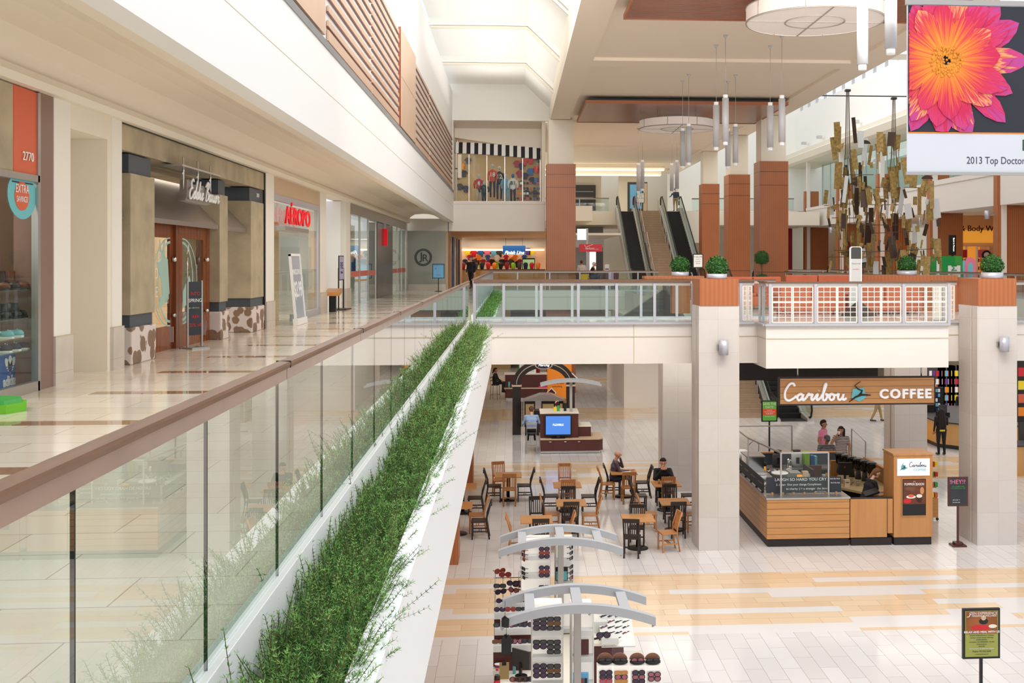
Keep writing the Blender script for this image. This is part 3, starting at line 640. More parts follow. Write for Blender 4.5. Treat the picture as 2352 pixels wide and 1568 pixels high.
# outfitters shop with plaster piers and wood doors
g=MB(); g.box(X-.5,X-.03,16.45,25.7,3.22,3.62); g.box(X-2.4,X-.5,16.45,25.7,3.2,3.3); g.m=1; g.box(X-.03,X-.01,16.42,25.75,3.6,3.63); struct('trim_12',B(X-.05,X-.01,25.66,25.75,0,3.6),'black'); struct('wall_plaster_header',g,['olive_plaster','black'])
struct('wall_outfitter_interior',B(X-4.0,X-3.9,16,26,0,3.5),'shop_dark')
area('outfitter_lamp',(X-1.4,21,3.15),1.2,8,160,(1,.88,.7))
def plaster_pier(y0,y1,x1,label,zt=2.9,d=.75):
    t=thing('plaster_pier',label,'pier',(x1,(y0+y1)/2,0)); h=(y1-y0)/2
    MB().box(-d,0,-h,h,.75,zt).build('plaster_shaft','olive_plaster',t,bevel=.01)
    MB().box(-d+.06,-.05,-h+.05,h-.05,zt,3.195).build('top_band','slate_band',t)
    MB().box(-d+.05,-.03,-h+.04,h-.04,.56,.75).build('lower_band','slate_band',t)
    MB().box(-d,.02,-h-.01,h+.01,0,.56).build('rubble_base','rubble_stone',t,bevel=.02)
plaster_pier(16.85,17.95,X-.02,'nearest plaster pier with rubble stone base at the outfitters',d=1.0)
plaster_pier(22.15,22.75,X-.1,'middle plaster pier with rubble base right of the wooden doors')
plaster_pier(24.4,25.6,X-.02,'far plaster pier with rubble base beside the white pier')
struct('wall_plaster_return',B(X-.9,X-.35,16.43,16.6,.6,3.2),'olive_plaster')
def hood(y0,y1,label,k):
    g=MB(); g.prism([(X-.9,3.1),(X-.88,3.1),(X-.12,2.28),(X-.12,2.2),(X-.16,2.2),(X-.18,2.26),(X-.92,3.04)],'Y',y0,y1); return tag(g.build('metal_hood','steel_dark'),label,'hood')
hood(16.62,16.82,'narrow metal hood left of the nearest plaster pier',0)
o=hood(17.97,22.1,'wide brushed metal hood over the wooden doors',1); hood(22.75,24.4,'metal hood between the middle and far plaster piers',2)
M['steel_dark'].node_tree.nodes['Principled BSDF'].inputs['Base Color'].default_value=S((168,160,156)); M['steel_dark'].node_tree.nodes['Principled BSDF'].inputs['Roughness'].default_value=.35
def wdoor(y0,y1,x,lab,ang=0):
    t=thing('wooden_door',lab,'door',(x,y0,0),ang); w_=y1-y0
    g=MB(); g.box(-.05,0,0,.2,0,2.3); g.box(-.05,0,w_-.2,w_,0,2.3); g.box(-.05,0,.2,w_-.2,0,.42); g.box(-.05,0,.2,w_-.2,1.98,2.3); g.build('frame','door_wood',t)
    MB().box(-.03,-.02,.2,w_-.2,.42,1.98).build('pane','glass_shop',t)
    g=MB(); g.ball((.04,w_-.1,1.6),.05); g.ball((.04,w_-.1,.6),.04); g.box(0,.03,w_-.11,w_-.09,.12,.4); g.build('hardware','chrome',t)
    return t
d1=wdoor(18.3,20.0,X-.35,'left wooden glazed door with etched round emblem, nearer the camera')
d2=wdoor(20.15,21.9,X-.3,'right wooden glazed door with etched emblem, farther one')
struct('wall_door_jambs',MB().box(X-.45,X-.3,19.98,20.14,0,2.3).box(X-.45,X-.3,17.95,18.29,0,2.3).box(X-.5,X-.3,17.95,22.14,2.31,2.45).box(X-.5,X-.3,21.92,22.14,0,2.3),'door_wood')
def ring(mb,cx,cz,r0,r1,a0,a1,x,n=40,sq=1.0):
    for k in range(n):
        a=a0+(a1-a0)*k/n; b=a0+(a1-a0)*(k+1)/n
        mb.prism([(cx+r0*math.cos(a),cz+r0*math.sin(a)*sq),(cx+r1*math.cos(a),cz+r1*math.sin(a)*sq),(cx+r1*math.cos(b),cz+r1*math.sin(b)*sq),(cx+r0*math.cos(b),cz+r0*math.sin(b)*sq)],'X',x,x+.004)
for d,a0,a1,cy_ in ((d1,PI/2,PI*1.5,1.5),(d2,-PI/2,PI/2,.2)):
    g=MB(); ring(g,cy_,1.2,.62,.66,a0,a1,.0,sq=1.1); ring(g,cy_,1.2,.9,.93,a0,a1,.0,sq=.85)
    if d is d1:
        g.prism([(1.0,1.2),(.75,1.55),(.95,1.6),(.9,1.95),(1.05,1.7),(1.15,1.95),(1.2,1.65),(1.35,1.6),(1.45,1.0),(1.2,.85),(1.05,.95)],'X',.005,.009)
        g.prism([(.85,.75),(1.4,.9),(1.4,1.02),(.95,.95)],'X',.006,.01)
    else: g.prism([(.2,1.0),(.6,1.3),(.75,1.1),(.5,.95),(.55,.8),(.2,.7)],'X',.005,.009)
    g.build('etched_emblem','pale_teal',d)
for k,ch in enumerate('EDDI'): a=PI*(1.08-.15*k); text(ch,.26,'white',(.008,1.5+.78*math.cos(a),1.2+.68*math.sin(a)),d1,'+X',.002,rot=(PI/2+0,0,PI/2))
for k,ch in enumerate('A'): text(ch,.26,'white',(.008,.55,1.78),d2,'+X',.002)
text('EST',.13,'white',(.008,1.3,.86),d1,'+X',.002); text('OS',.13,'white',(.008,.55,.92),d2,'+X',.002)
# hanging script sign
def script(strokes,sc,r,m,parent,loc,name='script_lettering',plane='X',slant=.25):
    g=MB()
    for st in strokes:
        P3=[Vector((p[0]+slant*p[1],p[1],0)) for p in st]; out=[]
        for i in range(len(P3)-1):
            p0=P3[max(i-1,0)];p1=P3[i];p2=P3[i+1];p3=P3[min(i+2,len(P3)-1)]
            for k in range(5):
                t=k/5.; out.append(.5*((2*p1)+(p2-p0)*t+(2*p0-5*p1+4*p2-p3)*t*t+(3*p1-p0-3*p2+p3)*t**3))
        out.append(P3[-1]); pts=[(0,p.x*sc,p.y*sc) if plane=='X' else (p.x*sc,0,p.y*sc) for p in out]
        g.tube(pts,r,6)
    o=g.build(name,m,parent); o.location=loc; return o
GL={'C':([[(1.0,1.35),(.85,1.6),(.5,1.55),(.15,.9),(.2,.25),(.55,0),(1.0,.2),(1.25,.45)]],1.25),
 'E':([[(1.0,1.4),(.75,1.6),(.4,1.4),(.45,1.0),(.8,.85),(.35,.8),(.1,.4),(.3,.0),(.75,.05),(1.1,.4)]],1.1),
 'B':([[(.3,.0),(.45,.7),(.6,1.5)],[(.1,1.2),(.5,1.6),(.95,1.5),(.95,1.15),(.6,.9),(.95,.75),(1.0,.3),(.6,0),(.3,.15)]],1.15),
 'a':([[(.0,.2),(.12,.45),(.4,.62),(.62,.5),(.3,.6),(.1,.3),(.25,.02),(.5,.15),(.66,.6)],[(.66,.6),(.6,.2),(.72,.02),(.95,.25)]],.95),
 'r':([[(.0,.25),(.25,.68),(.3,.5),(.58,.58),(.5,.2),(.62,.02),(.85,.25)]],.85),'i':([[(.0,.25),(.22,.6),(.18,.15),(.3,.02),(.55,.25)],[(.3,.92),(.31,.95)]],.55),
 'b':([[(.0,.25),(.25,.8),(.42,1.5),(.3,1.45),(.2,.6),(.25,.05),(.5,.05),(.62,.4),(.45,.6),(.75,.5)]],.75),
 'o':([[(.0,.45),(.2,.6),(.08,.3),(.25,.02),(.52,.15),(.5,.5),(.25,.62),(.5,.5),(.8,.5)]],.8),'u':([[(.0,.45),(.15,.62),(.12,.2),(.3,.02),(.55,.25),(.62,.6),(.58,.2),(.7,.02),(.95,.2)]],.95),
 'd':([[(.0,.2),(.4,.62),(.15,.5),(.1,.15),(.35,.02),(.6,.5),(.85,1.5),(.65,.5),(.62,.05),(.9,.25)]],.9),'e':([[(.0,.25),(.35,.4),(.4,.6),(.2,.55),(.12,.2),(.3,.0),(.62,.25)]],.62),' ':([],.4)}
def word(s):
    out=[];x=0
    for ch in s:
        st,w_=GL[ch]; out+=[[(p[0]+x,p[1]) for p in q] for q in st]; x+=w_
    return out,x
t=thing('hanging_script_sign','grey metal hanging sign in handwriting script over the wooden doors','sign',(X+.18,18.9,2.6))
st,wd=word('Eddie Bauer'); script(st,1.9/wd*1.0,.017,'bright_white',t,(.03,.1,.05),slant=.3)
g=MB(); g.prism([(.0,.0),(.08,.1),(.1,.36),(.3,.38),(.45,.3),(1.1,.32),(1.3,.22),(1.9,.2),(2.05,.08),(1.3,-.02),(.6,-.02)],'X',-.12,.0); g.build('back_plate','steel_dark',t)
for y in (.1,.95,1.75): MB().cyl((-.06,y,.2),.018,.55,8).build('hanger_rod','chrome',t)
tag(MB().box(X-.12,X+.22,18.6,21.0,3.16,3.19).build('sign_canopy','brushed'),'flat metal bar from which the script sign hangs','bracket')
# teen clothing shop
g=MB(); g.box(X-.05,X-.03,26.65,32.8,.0,3.0); struct('window_4',g,'glass_shop')
g=MB(); g.box(X-.3,X-.02,26.62,32.8,3.2,3.62); g.m=1; g.box(X-.12,X-.0,26.62,32.8,3.05,3.2); g.box(X-.1,X+.02,28.9,32.8,0,.18); g.box(X-.12,X,32.55,32.84,0,3.05); struct('window_4_frame',g,['tan','alu_lilac'])
g=MB(); g.box(X-3,X-2.9,26,33,0,3.5); struct('wall_teen_shop',g,'shop_pink'); struct('wall_teen_panel',B(X-1.2,X-1.15,27.2,29.4,0,2.7),'pale_teal')
g=MB(); g.box(X-.6,X-.5,28.6,29.5,0,2.6); struct('wall_teen_column',g,'peach')
area('teen_shop_lamp',(X-1.6,29.7,3.1),2,5,240,(1,.9,.8))
t=thing('red_channel_letters','red illuminated channel letter sign on a metal shelf','sign',(X+.15,26.9,2.42))
text('AÉROPO',.62,'red_sign',(0,1.9,.27),t,'+X',.02,sx=1.35,bold=.004); MB().box(-.25,.1,-.2,2.8,-.1,.0).build('sign_shelf','brushed',t)
t=thing('sale_sandwich_board','white framed sale board leaning out front with 3.99 price','sign board',(X+.45,26.95,0))
t.rotation_euler[1]=-.09
g=MB(); g.box(-.03,.03,0,.05,0,1.75); g.box(-.03,.03,1.15,1.2,0,1.75); g.box(-.03,.03,0,1.2,1.7,1.76); g.box(-.06,.06,-.02,1.22,0,.16); g.build('frame','bright_white',t)
MB().box(-.012,.012,.05,1.15,.18,1.7).build('panel','sale_panel',t) if 'sale_panel' in M else None
mat('sale_panel',(176,186,202),.12); MB().box(-.012,.012,.05,1.15,.18,1.7).build('panel','sale_panel',t)
text('MARKDOWNS',.2,'bright_white',(.016,.6,1.3),t,'+X',.002,sx=.75); text('$3.99',.55,'bright_white',(.016,.6,.85),t,'+X',.002,sx=.75,bold=.01)
# white vestibule with plinth sign
struct('wall_vestibule',MB().box(X-1.6,X-1.5,33.5,38,0,3.6).box(X-1.5,X-.1,37.3,37.6,0,3.6),'bright_white')
t=thing('poster_stand','lavender FREE poster on a slim black floor stand','sign stand',(X+.15,35.3,0))
g=MB(); g.box(-.02,.02,.0,.04,.02,1.35); g.box(-.02,.02,1.0,1.04,.02,1.35); g.box(-.25,.25,-.06,1.1,0,.03); g.build('stand','black',t)
g=MB(); g.box(-.015,.015,.04,1.0,.95,1.75); g.build('frame','black',t); mat('lavender',(178,172,206),.5); MB().box(.015,.02,.07,.97,.98,1.72).build('poster','lavender',t)
text('FREE',.3,'navy',(.023,.52,1.42),t,'+X',.001); text('SHIPPING',.1,'navy',(.023,.52,1.2),t,'+X',.001)
t=thing('wood_bench_end','wooden seat with dark leg by the white vestibule','bench',(X+.05,34.2,0)); MB().prism([(-.3,.5),(.3,.6),(.34,.72),(-.3,.62)],'X',-.1,.35).build('seat','maple',t); MB().box(0,.2,-.1,.1,0,.52).build('leg','black',t)
# glass corner shop
g=MB(); g.box(X-.05,X-.03,38.9,46.2,0,3.2); g.box(X-.05,X-.03,52.2,58.8,0,3.2); struct('window_5',g,'glass_shop')
g=MB(); 
for y in (38.88,41.3,43.7,46.15,52.15,54.5,56.6,58.75): g.box(X-.07,X,y,y+.06,0,3.3)
g.box(X-.2,X,38.88,58.8,3.25,3.62); struct('window_5_frame',g,'brushed')
tag(B(X-.4,X+.02,46.3,52.1,0,3.2).build('dark_metal_portal','steel_portal') if 'steel_portal' in M else (mat('steel_portal',(120,112,110),.25,.7,noise=.2,scale=1),B(X-.4,X+.02,46.3,52.1,0,3.2).build('dark_metal_portal','steel_portal'))[1],'dark brushed metal portal between two glass shopfronts','wall panel')
t=thing('red_blade_sign','narrow red illuminated blade sign sticking out from the dark metal portal','sign',(X+.02,48.6,2.25)); MB().box(.0,.16,-.06,.06,0,.75).build('panel','red_sign',t); MB().box(.0,.1,-.02,.02,.75,1.0).build('bracket','brushed',t)
mat('red_band',(214,110,96),.5)
for k,(a,b) in enumerate(((39,46),(52.3,58.6))): tag(B(X-.028,X-.024,a,b,1.0,1.21).build('red_window_band','red_band'),'red patterned decal band across the %s corner shop window'%('nearer','farther')[k],'decal')
struct('wall_corner_shop',MB().box(X-3,X-2.9,38,60,0,3.5),'pale_teal'); area('corner_shop_lamp',(X-1.5,48,3.3),2,16,350,(1,.95,.88))
for k in range(4):
    t=thing('merchandise_tower','shelf tower of folded clothes in corner shop, '+('nearest','second','third','farthest')[k],'display rack',(X-1.6,40+k*1.1,0))
    g=MB(); [g.box(-.3,.3,-.4,.4,.3+.35*j,.33+.35*j) for j in range(6)]; g.box(-.3,-.28,-.4,.4,0,2.1); g.build('shelves','light_gray',t); g=MB(); [g.box(-.25,.25,-.3,.3,.34+.35*j,.5+.35*j) for j in range(6)]; g.build('clothes',('blue','teal','green','navy')[k],t)
tag(B(X-.07,X-.05,39.6,40.5,1.1,1.7).build('blue_poster','blue'),'small blue poster inside the corner shop window','poster')
# emblem on the gray wall and stand sign
t=thing('wall_emblem','round etched monogram emblem on the grey wall','emblem',(-4.9,59.49,1.78))
g=MB()
for r0,r1 in ((.36,.40),(.40,.41),(.43,.47)):
    for k in range(36):
        a,b=2*PI*k/36,2*PI*(k+1)/36; g.prism([(r0*math.cos(a),r0*math.sin(a)),(r1*math.cos(a),r1*math.sin(a)),(r1*math.cos(b),r1*math.sin(b)),(r0*math.cos(b),r0*math.sin(b))],'Y',-.01,0)
g.build('ring','dark_gray',t); text('J',.6,'dark_gray',(-.1,-.01,.05),t); text('R',.55,'dark_gray',(.1,-.01,-.05),t)
def stand_sign(name,label,loc,w_,h_,z0,panel,txt,post='black',tilt=0,frame='black',base='round'):
    t=thing(name,label,'sign stand',loc)
    if base=='round': MB().lathe([(.2,0),(.19,.02),(.03,.03)],n=18).build('base',post,t)
    else: MB().box(-.17,.17,-.15,.15,0,.04).box(-.1,.1,-.09,.09,.04,.1).build('base',post,t)
    MB().box(-.022,.022,-.02,.02,.03,z0+.05).build('post',post,t)
    MB().box(-w_/2,w_/2,-.025,.025,z0,z0+h_).build('frame',frame,t)
    MB().box(-w_/2+.035,w_/2-.035,-.03,-.0255,z0+.035,z0+h_-.035).build('poster',panel,t)
    for s,sz,m_,dx,dz in txt: text(s,sz,m_,(dx,-.032,z0+dz),t,ext=.001)
    return t
mat('poster_blue',(110,180,225),.5)
x,y=ay(1007,665,57)
stand_sign('floor_sign','blue restaurant sign on a black stand before the grey wall',(x,57,0),.62,.76,.68,'poster_blue',(('RESTAURANTS HERE',.055,'navy',0,.69),('★',.12,'red',-.12,.5),('- - - -',.1,'red',0,.35),('PIZZA',.08,'red',0,.18)))

x,y=az(447,800,0)
t=thing('chalk_stand','tall slim steel stand with two chalk panels in front of the wooden doors','sign stand',(x,y,0),1.0)
for q in (-.16,.16): MB().box(q-.014,q+.014,-.014,.014,.03,1.22).build('frame_post','brushed',t)
MB().cyl((-.16,0,1.22),.012,.42,8).build('tall_pole','chrome',t)
g=MB(); g.box(-.2,.2,-.17,-.13,0,.03); g.box(-.2,.2,.13,.17,0,.03); g.box(-.18,-.14,-.16,.16,0,.03); g.box(.14,.18,-.16,.16,0,.03); g.build('base_frame','brushed',t)
MB().box(-.146,.146,-.012,.012,.24,.72).build('lower_panel','chalkboard',t); MB().box(-.146,.146,-.012,.012,.74,1.2).build('upper_panel','chalkboard',t)
for tt,zz in (('SPRING',.86),('INTO',.98),('style',.58),('50% off',.42)): text(tt,.09,'red' if zz!=.86 else 'bright_white',(0,-.016,zz),t,ext=.001)
text('2810',.13,'bright_white',(X-.06,25.2,3.06),face='+X',name='shop_number',ext=.003)['label']='small white shop number on the slate band of the far plaster pier'
[q for q in bpy.data.objects if q.name.startswith('shop_number')][-1]['category']='shop number'
# ---------------------------------------------------------------- ceiling pieces
def cloud(label,y0,y1,x0=3.32,x1=12.88):
    t=thing('wood_ceiling_panel',label,'ceiling panel',(0,0,0))
    MB().box(x0+.05,x1-.05,y0+.05,y1-.05,8.92,8.97).build('slatted_face','ceiling_slat',t)
    g=MB(); g.box(x0,x1,y0,y0+.05,8.90,9.05); g.box(x0,x1,y1-.05,y1,8.90,9.05); g.box(x0,x0+.05,y0+.05,y1-.05,8.90,9.05); g.box(x1-.05,x1,y0+.05,y1-.05,8.90,9.05); g.build('edge_band','panel_wood_y',t)
    MB().box(x0+.2,x1-.2,y0+.2,y1-.2,9.0,9.16).build('dark_gap','black',t)
cloud('wood slat ceiling panel at the top edge, above the near drum lamp',26.1,32.9); cloud('farther wood slat ceiling panel above the second drum lamp',50.4,57.5)
def drum(label,x,y,r=1.88,zb=8.17,zt=8.91):
    t=thing('drum_lamp',label,'ceiling lamp',(x,y,zb)); h=.42
    g=MB(); n=64; g.lathe([(r,.0),(r,h)],n=n); g.f=g.f[:-2]; g.fm=g.fm[:-2]; g.sm=g.sm[:-2]; g.build('shade','shade_fabric',t)
    MB().lathe([(r-.02,.015),(r-.02,.03)],n=n).build('diffuser','shade_disc',t)
    def rg(rr,z,wd,name):
        g=MB(); g.lathe([(rr-wd,z),(rr,z),(rr,z+.035),(rr-wd,z+.035)],n=n); g.f=g.f[:-2]; g.fm=g.fm[:-2]; g.sm=g.sm[:-2]; return g.build(name,'warm_gray_metal',t)
    rg(r+.02,-.005,.04,'outer_ring'); rg(r+.02,h-.02,.04,'upper_ring'); rg(r*.44,-.005,.035,'inner_ring')
    MB().box(-r,r,-.018,.018,-.005,.02).build('crossbar','warm_gray_metal',t); MB().box(-.018,.018,-r,r,-.006,.021).build('crossbar','warm_gray_metal',t)
    for a in range(8):
        an=2*PI*a/8+PI/8; MB().cyl((math.cos(an)*(r+.005),math.sin(an)*(r+.005),0),.015,h,6).build('vertical_rib','warm_gray_metal',t)
    for a in range(4): an=PI/2*a+.6; MB().cyl((math.cos(an)*r*.7,math.sin(an)*r*.7,.03),.01,zt-zb-.04,6).build('suspension_rod','warm_gray_metal',t)
drum('large round drum lamp at the top edge of the photo',8.3,29.6); drum('second round drum lamp, beneath the far wood ceiling panel',8.15,54.05)
def pendant(label,x,y,zb=5.52,L=1.72,r=.115,top=9.27):
    t=thing('tube_pendant',label,'pendant lamp',(x,y,zb))
    MB().cyl((0,0,.12),r,L-.24,18).build('mesh_tube','tube_mesh',t); MB().cyl((0,0,0),r*.72,.12,14).build('lower_cap','tube_cap',t); MB().cyl((0,0,L-.12),r*.72,.12,14).build('upper_cap','tube_cap',t)
    MB().cyl((0,0,L),.008,top-zb-L-.1,6).build('cable','warm_gray_metal',t); MB().lathe([(.02,0),(.09,.1)],(0,0,top-zb-.1),12).build('canopy','light_gray',t)
n=0
for lab,ym,yf in (('near cluster, left of the flower banner',20.4,22.1),('middle cluster of four',36.7,38.4),('third cluster, under the far drum lamp',44.5,46.1),('farthest cluster, before the escalators',60.7,62.7)):
    for x,xs in ((7.2,'left'),(9.15,'right')):
        if ym<21 and x>8: continue
        for y,ys2 in ((ym,'nearer'),(yf,'farther')): pendant('%s %s white tube pendant of the %s'%(xs,ys2,lab),x,y,top=9.27 if not 20<y<21.8 else 9.15)
for (px,py,lab) in ((1790,112,'small recessed ceiling light left of the middle pendants'),):
    pass
# ---------------------------------------------------------------- hanging sculpture
def sculpture():
    t=thing('hanging_sculpture','tall hanging metal sculpture of brass plates and rods in the court','sculpture',(16.6,50,0)); rs=random.Random(11); ox=16.6
    for cx,topz in ((ay(1947,200,50)[0],9.6),(ay(2053,218,50)[0],9.25)):
        MB().box(cx-ox-.12,cx-ox+.12,-.1,.1,topz-.1,topz).build('ceiling_bracket','black',t)
        for k in range(6):
            a=2*PI*k/6; MB().tube([(cx-ox+.06*math.cos(a),.06*math.sin(a),topz),(cx-ox+.12*math.cos(a),.12*math.sin(a),6.6),(cx-ox+.42*math.cos(a),.42*math.sin(a),3.2),(cx-ox+.38*math.cos(a),.38*math.sin(a),-1.6)],.013,5).build('hanging_rod','rope_brown',t)
    MB().box(-1.8,-.9,-.05,.05,9.25,9.37) 
    lv=[]
    for py,pa,pb in ((500,1912,1990),(470,1995,2080),(535,2010,2100),(575,1905,2000),(625,1990,2110),(660,1905,1980),(705,1910,2060),(770,1925,2100),(575,2060,2140),(590,1900,2120),(400,1925,2010),(430,2010,2120),(620,1905,2120),(640,1930,2130)):
        if py>645: py-=190
        a=ay(pa,py,50); b=ay(pb,py+rs.uniform(-6,6),50); y=rs.uniform(-.9,.9); MB().tube([(a[0]-ox,y,a[1]),(b[0]-ox,y+rs.uniform(-.5,.5),b[1])],.016,6).build('cross_rod','rope_brown',t)
    C=[(1928,300),(1945,312),(1960,300),(1976,320),(1920,340),(1932,335),(1950,370),(1990,330),(1995,345),(2008,330),(2020,350),(2040,330),(2045,320),(2060,350),(2070,325),(1950,400),(1962,390),(1995,395),(2010,375),(2055,400),(2068,395),(1918,405),(1970,410)]
    while len(C)<92:
        y=rs.uniform(405,640); wd=105 if y<470 else 118; C.append((2022+rs.uniform(-wd,wd),y))
    for i,(px,py) in enumerate(C):
        x,z=ay(px,py,50); y=rs.uniform(-1.4,1.4); hh=rs.uniform(.32,.66); ww=rs.uniform(.08,.19); g=MB()
        tl=rs.uniform(-.16,.16); yw=rs.uniform(-.6,.6); ux=Vector((math.cos(yw),math.sin(yw),tl)).normalized(); uz=Vector((-tl,.05*rs.random(),1)).normalized(); uy=uz.cross(ux)
        if i%11==7: g.prism([(math.cos(a)*.28,math.sin(a)*.2) for a in np.linspace(.1,PI-.1,9)],'Y',-.01,.01); g.v=[(v[0]+x-ox,v[1]+y,v[2]+z) for v in g.v]
        elif i%9==4: g.prism([(-.25,0),(.2,.2),(.1,-.15)],'Y',-.01,.01); g.v=[(v[0]+x-ox,v[1]+y,v[2]+z) for v in g.v]
        else: g.obox((x-ox,y,z),ux,uy,uz,ww,.01,hh)
        g.build('metal_plate',('verdigris','verdigris','bronze_dark','light_gray','verdigris')[i%5],t)
    g=MB()
    for i in range(150):
        y=rs.uniform(330,640) if i%3==0 else rs.uniform(440,645); wd=70 if y<420 else 118; px=2022+rs.uniform(-wd,wd); g.m=i%3; x,z=ay(px,y,50); yy=rs.uniform(-1.3,1.3); tl=rs.uniform(-.3,.3); ux=Vector((1,rs.uniform(-.5,.5),tl)).normalized(); uz=Vector((-tl,0,1)).normalized(); g.obox((x-ox,yy,z),ux,uz.cross(ux),uz,rs.uniform(.03,.10),.008,rs.uniform(.12,.34))
    o=g.build('small_metal_plates',['verdigris','bronze_dark','verdigris'],t); o['kind']='stuff'
sculpture()
SCULPT_DONE=1
# ---------------------------------------------------------------- banner
def banner():
    Y=17.; x0,z1=ay(2083,8,Y); z0=ay(2083,397,Y)[1]; x1=x0+2.55; cx=(x0+x1)/2; pz0=ay(2083,303,Y)[1]
    t=thing('hanging_banner','large hanging banner with pink and orange flower print at the top right','banner',(x0,Y,z0)); W=x1-x0; H=z1-z0; ph=pz0-z0
    MB().box(0,W,-.01,.01,0,H).build('panel','banner_white',t); MB().box(-.02,W+.02,-.03,.03,H-.02,H+.06).build('top_bar','brushed',t); MB().box(-.02,W+.02,-.03,.03,-.03,.015).build('bottom_bar','brushed',t)
    for x in (.4,W-.4): MB().cyl((x,0,H+.06),.008,12.9-z1,6).build('cable','brushed',t)
    MB().box(.015,W-.015,-.014,-.0102,ph,H-.03).build('dark_print','banner_dark',t); MB().box(.015,W-.015,-.016,-.0141,ph-.02,ph).build('orange_line','orange',t)
    fx,fz=ay(2170,140,Y); fx-=x0; fz-=z0
    rs=random.Random(5); k=0
    for layer,(nn,L0,off) in enumerate(((15,1.34,0.0),(14,1.18,.21),(12,.95,.1))):
        for i in range(nn):
            a=2*PI*(i+off)/nn+rs.uniform(-.06,.06); L=L0*rs.uniform(.88,1.08)*(.93+.07*math.cos(a)); w_=.20*rs.uniform(.85,1.15); pts=[]
            prof=[(.08,.35),(.3,.7),(.55,1.0),(.78,.9),(.92,.5),(1,0)]
            L_=[(L*u,w_*v) for u,v in prof]+[(L*u,-w_*v) for u,v in prof[-2::-1]]
            P2=[]
            for u,v in L_:
                x=fx+u*math.cos(a)-v*math.sin(a); z=fz+u*math.sin(a)+v*math.cos(a); P2.append((min(max(x,.02),W-.02),min(max(z,ph+.002),H-.035)))
            yy=-.0165-.0012*k; k+=1; n_=len(P2); g=MB(); g.add([(p[0],yy,p[1]) for p in P2]+[(p[0],yy+.0008,p[1]) for p in P2],[tuple(range(n_)),tuple(range(n_,2*n_))[::-1]]+[(i2,(i2+1)%n_,(i2+1)%n_+n_,i2+n_) for i2 in range(n_)])
            o=g.build('petal','petal_%d'%(k%3),t)
    g=MB()
    for i in range(150):
        r=.27*math.sqrt(rs.random()); a=rs.uniform(0,2*PI); g.ball((fx+r*math.cos(a),-.066,fz+r*math.sin(a)),.021,.006,.021,6,4)
    g.build('flower_center','amber_print',t)
    ex=ay(2345,335,Y)[0]-x0; e2=ay(2219,369,Y); text('E',.26,'ink_green',(ex,-.013,ay(2345,335,Y)[1]-z0),t,ext=.001,align='LEFT'); text('2013 Top Doctors',.165,'ink_purple',(e2[0]-x0,-.013,e2[1]-z0),t,ext=.001,align='LEFT',sx=.81)
mat('banner_white',(224,226,234),.6); mat('banner_dark',(44,46,56),.6); mat('amber_print',(240,150,40),.6,noise=.25,scale=20); mat('ink_green',(60,84,74),.6); mat('ink_purple',(70,62,92),.6)
def petalmat(n,seed):
    m,nt,b=newmat(n); tc,mp,ln,nz,r=nodes(nt,'TexCoord','Mapping','VectorMath','TexNoise','ValToRGB'); Y=17.
    x0=ay(2083,8,Y)[0]; z0=ay(2083,397,Y)[1]; f=ay(2170,140,Y)
    sub=nodes(nt,'VectorMath')[0]; sub.operation='SUBTRACT'; sub.inputs[1].default_value=(f[0]-x0,0,f[1]-z0); nt.links.new(tc.outputs['Object'],sub.inputs[0])
    ln.operation='LENGTH'; nt.links.new(sub.outputs[0],ln.inputs[0])
    s2,=nodes(nt,'SeparateXYZ'); nt.links.new(sub.outputs[0],s2.inputs[0]); an=math_(nt,'ARCTAN2',s2.outputs[2],s2.outputs[0])
    cv,=nodes(nt,'CombineXYZ'); nt.links.new(math_(nt,'MULTIPLY',an,22.),cv.inputs[0]); nt.links.new(math_(nt,'MULTIPLY',ln.outputs['Value'],1.2),cv.inputs[1]); cv.inputs[2].default_value=seed; nt.links.new(cv.outputs[0],nz.inputs[0]); nz.inputs['Scale'].default_value=1.0
    v=math_(nt,'ADD',math_(nt,'DIVIDE',ln.outputs['Value'],1.35),math_(nt,'MULTIPLY',math_(nt,'SUBTRACT',nz.outputs[0],.5),.9)); nt.links.new(v,r.inputs[0])
    cr=r.color_ramp; cr.elements[0].position=.12; cr.elements[0].color=S((246,160,50)); cr.elements[1].position=.95; cr.elements[1].color=S((196,70,150))
    for p,c in ((.35,(240,110,50)),(.55,(224,40,84)),(.75,(220,60,120)),(.68+.04*seed,(250,180,110) if seed==1 else (214,30,90))): e=cr.elements.new(p); e.color=S(c)
    nt.links.new(r.outputs[0],b.inputs['Base Color']); b.inputs['Roughness'].default_value=.6; M[n]=m
for i in range(3): petalmat('petal_%d'%i,i)
banner()
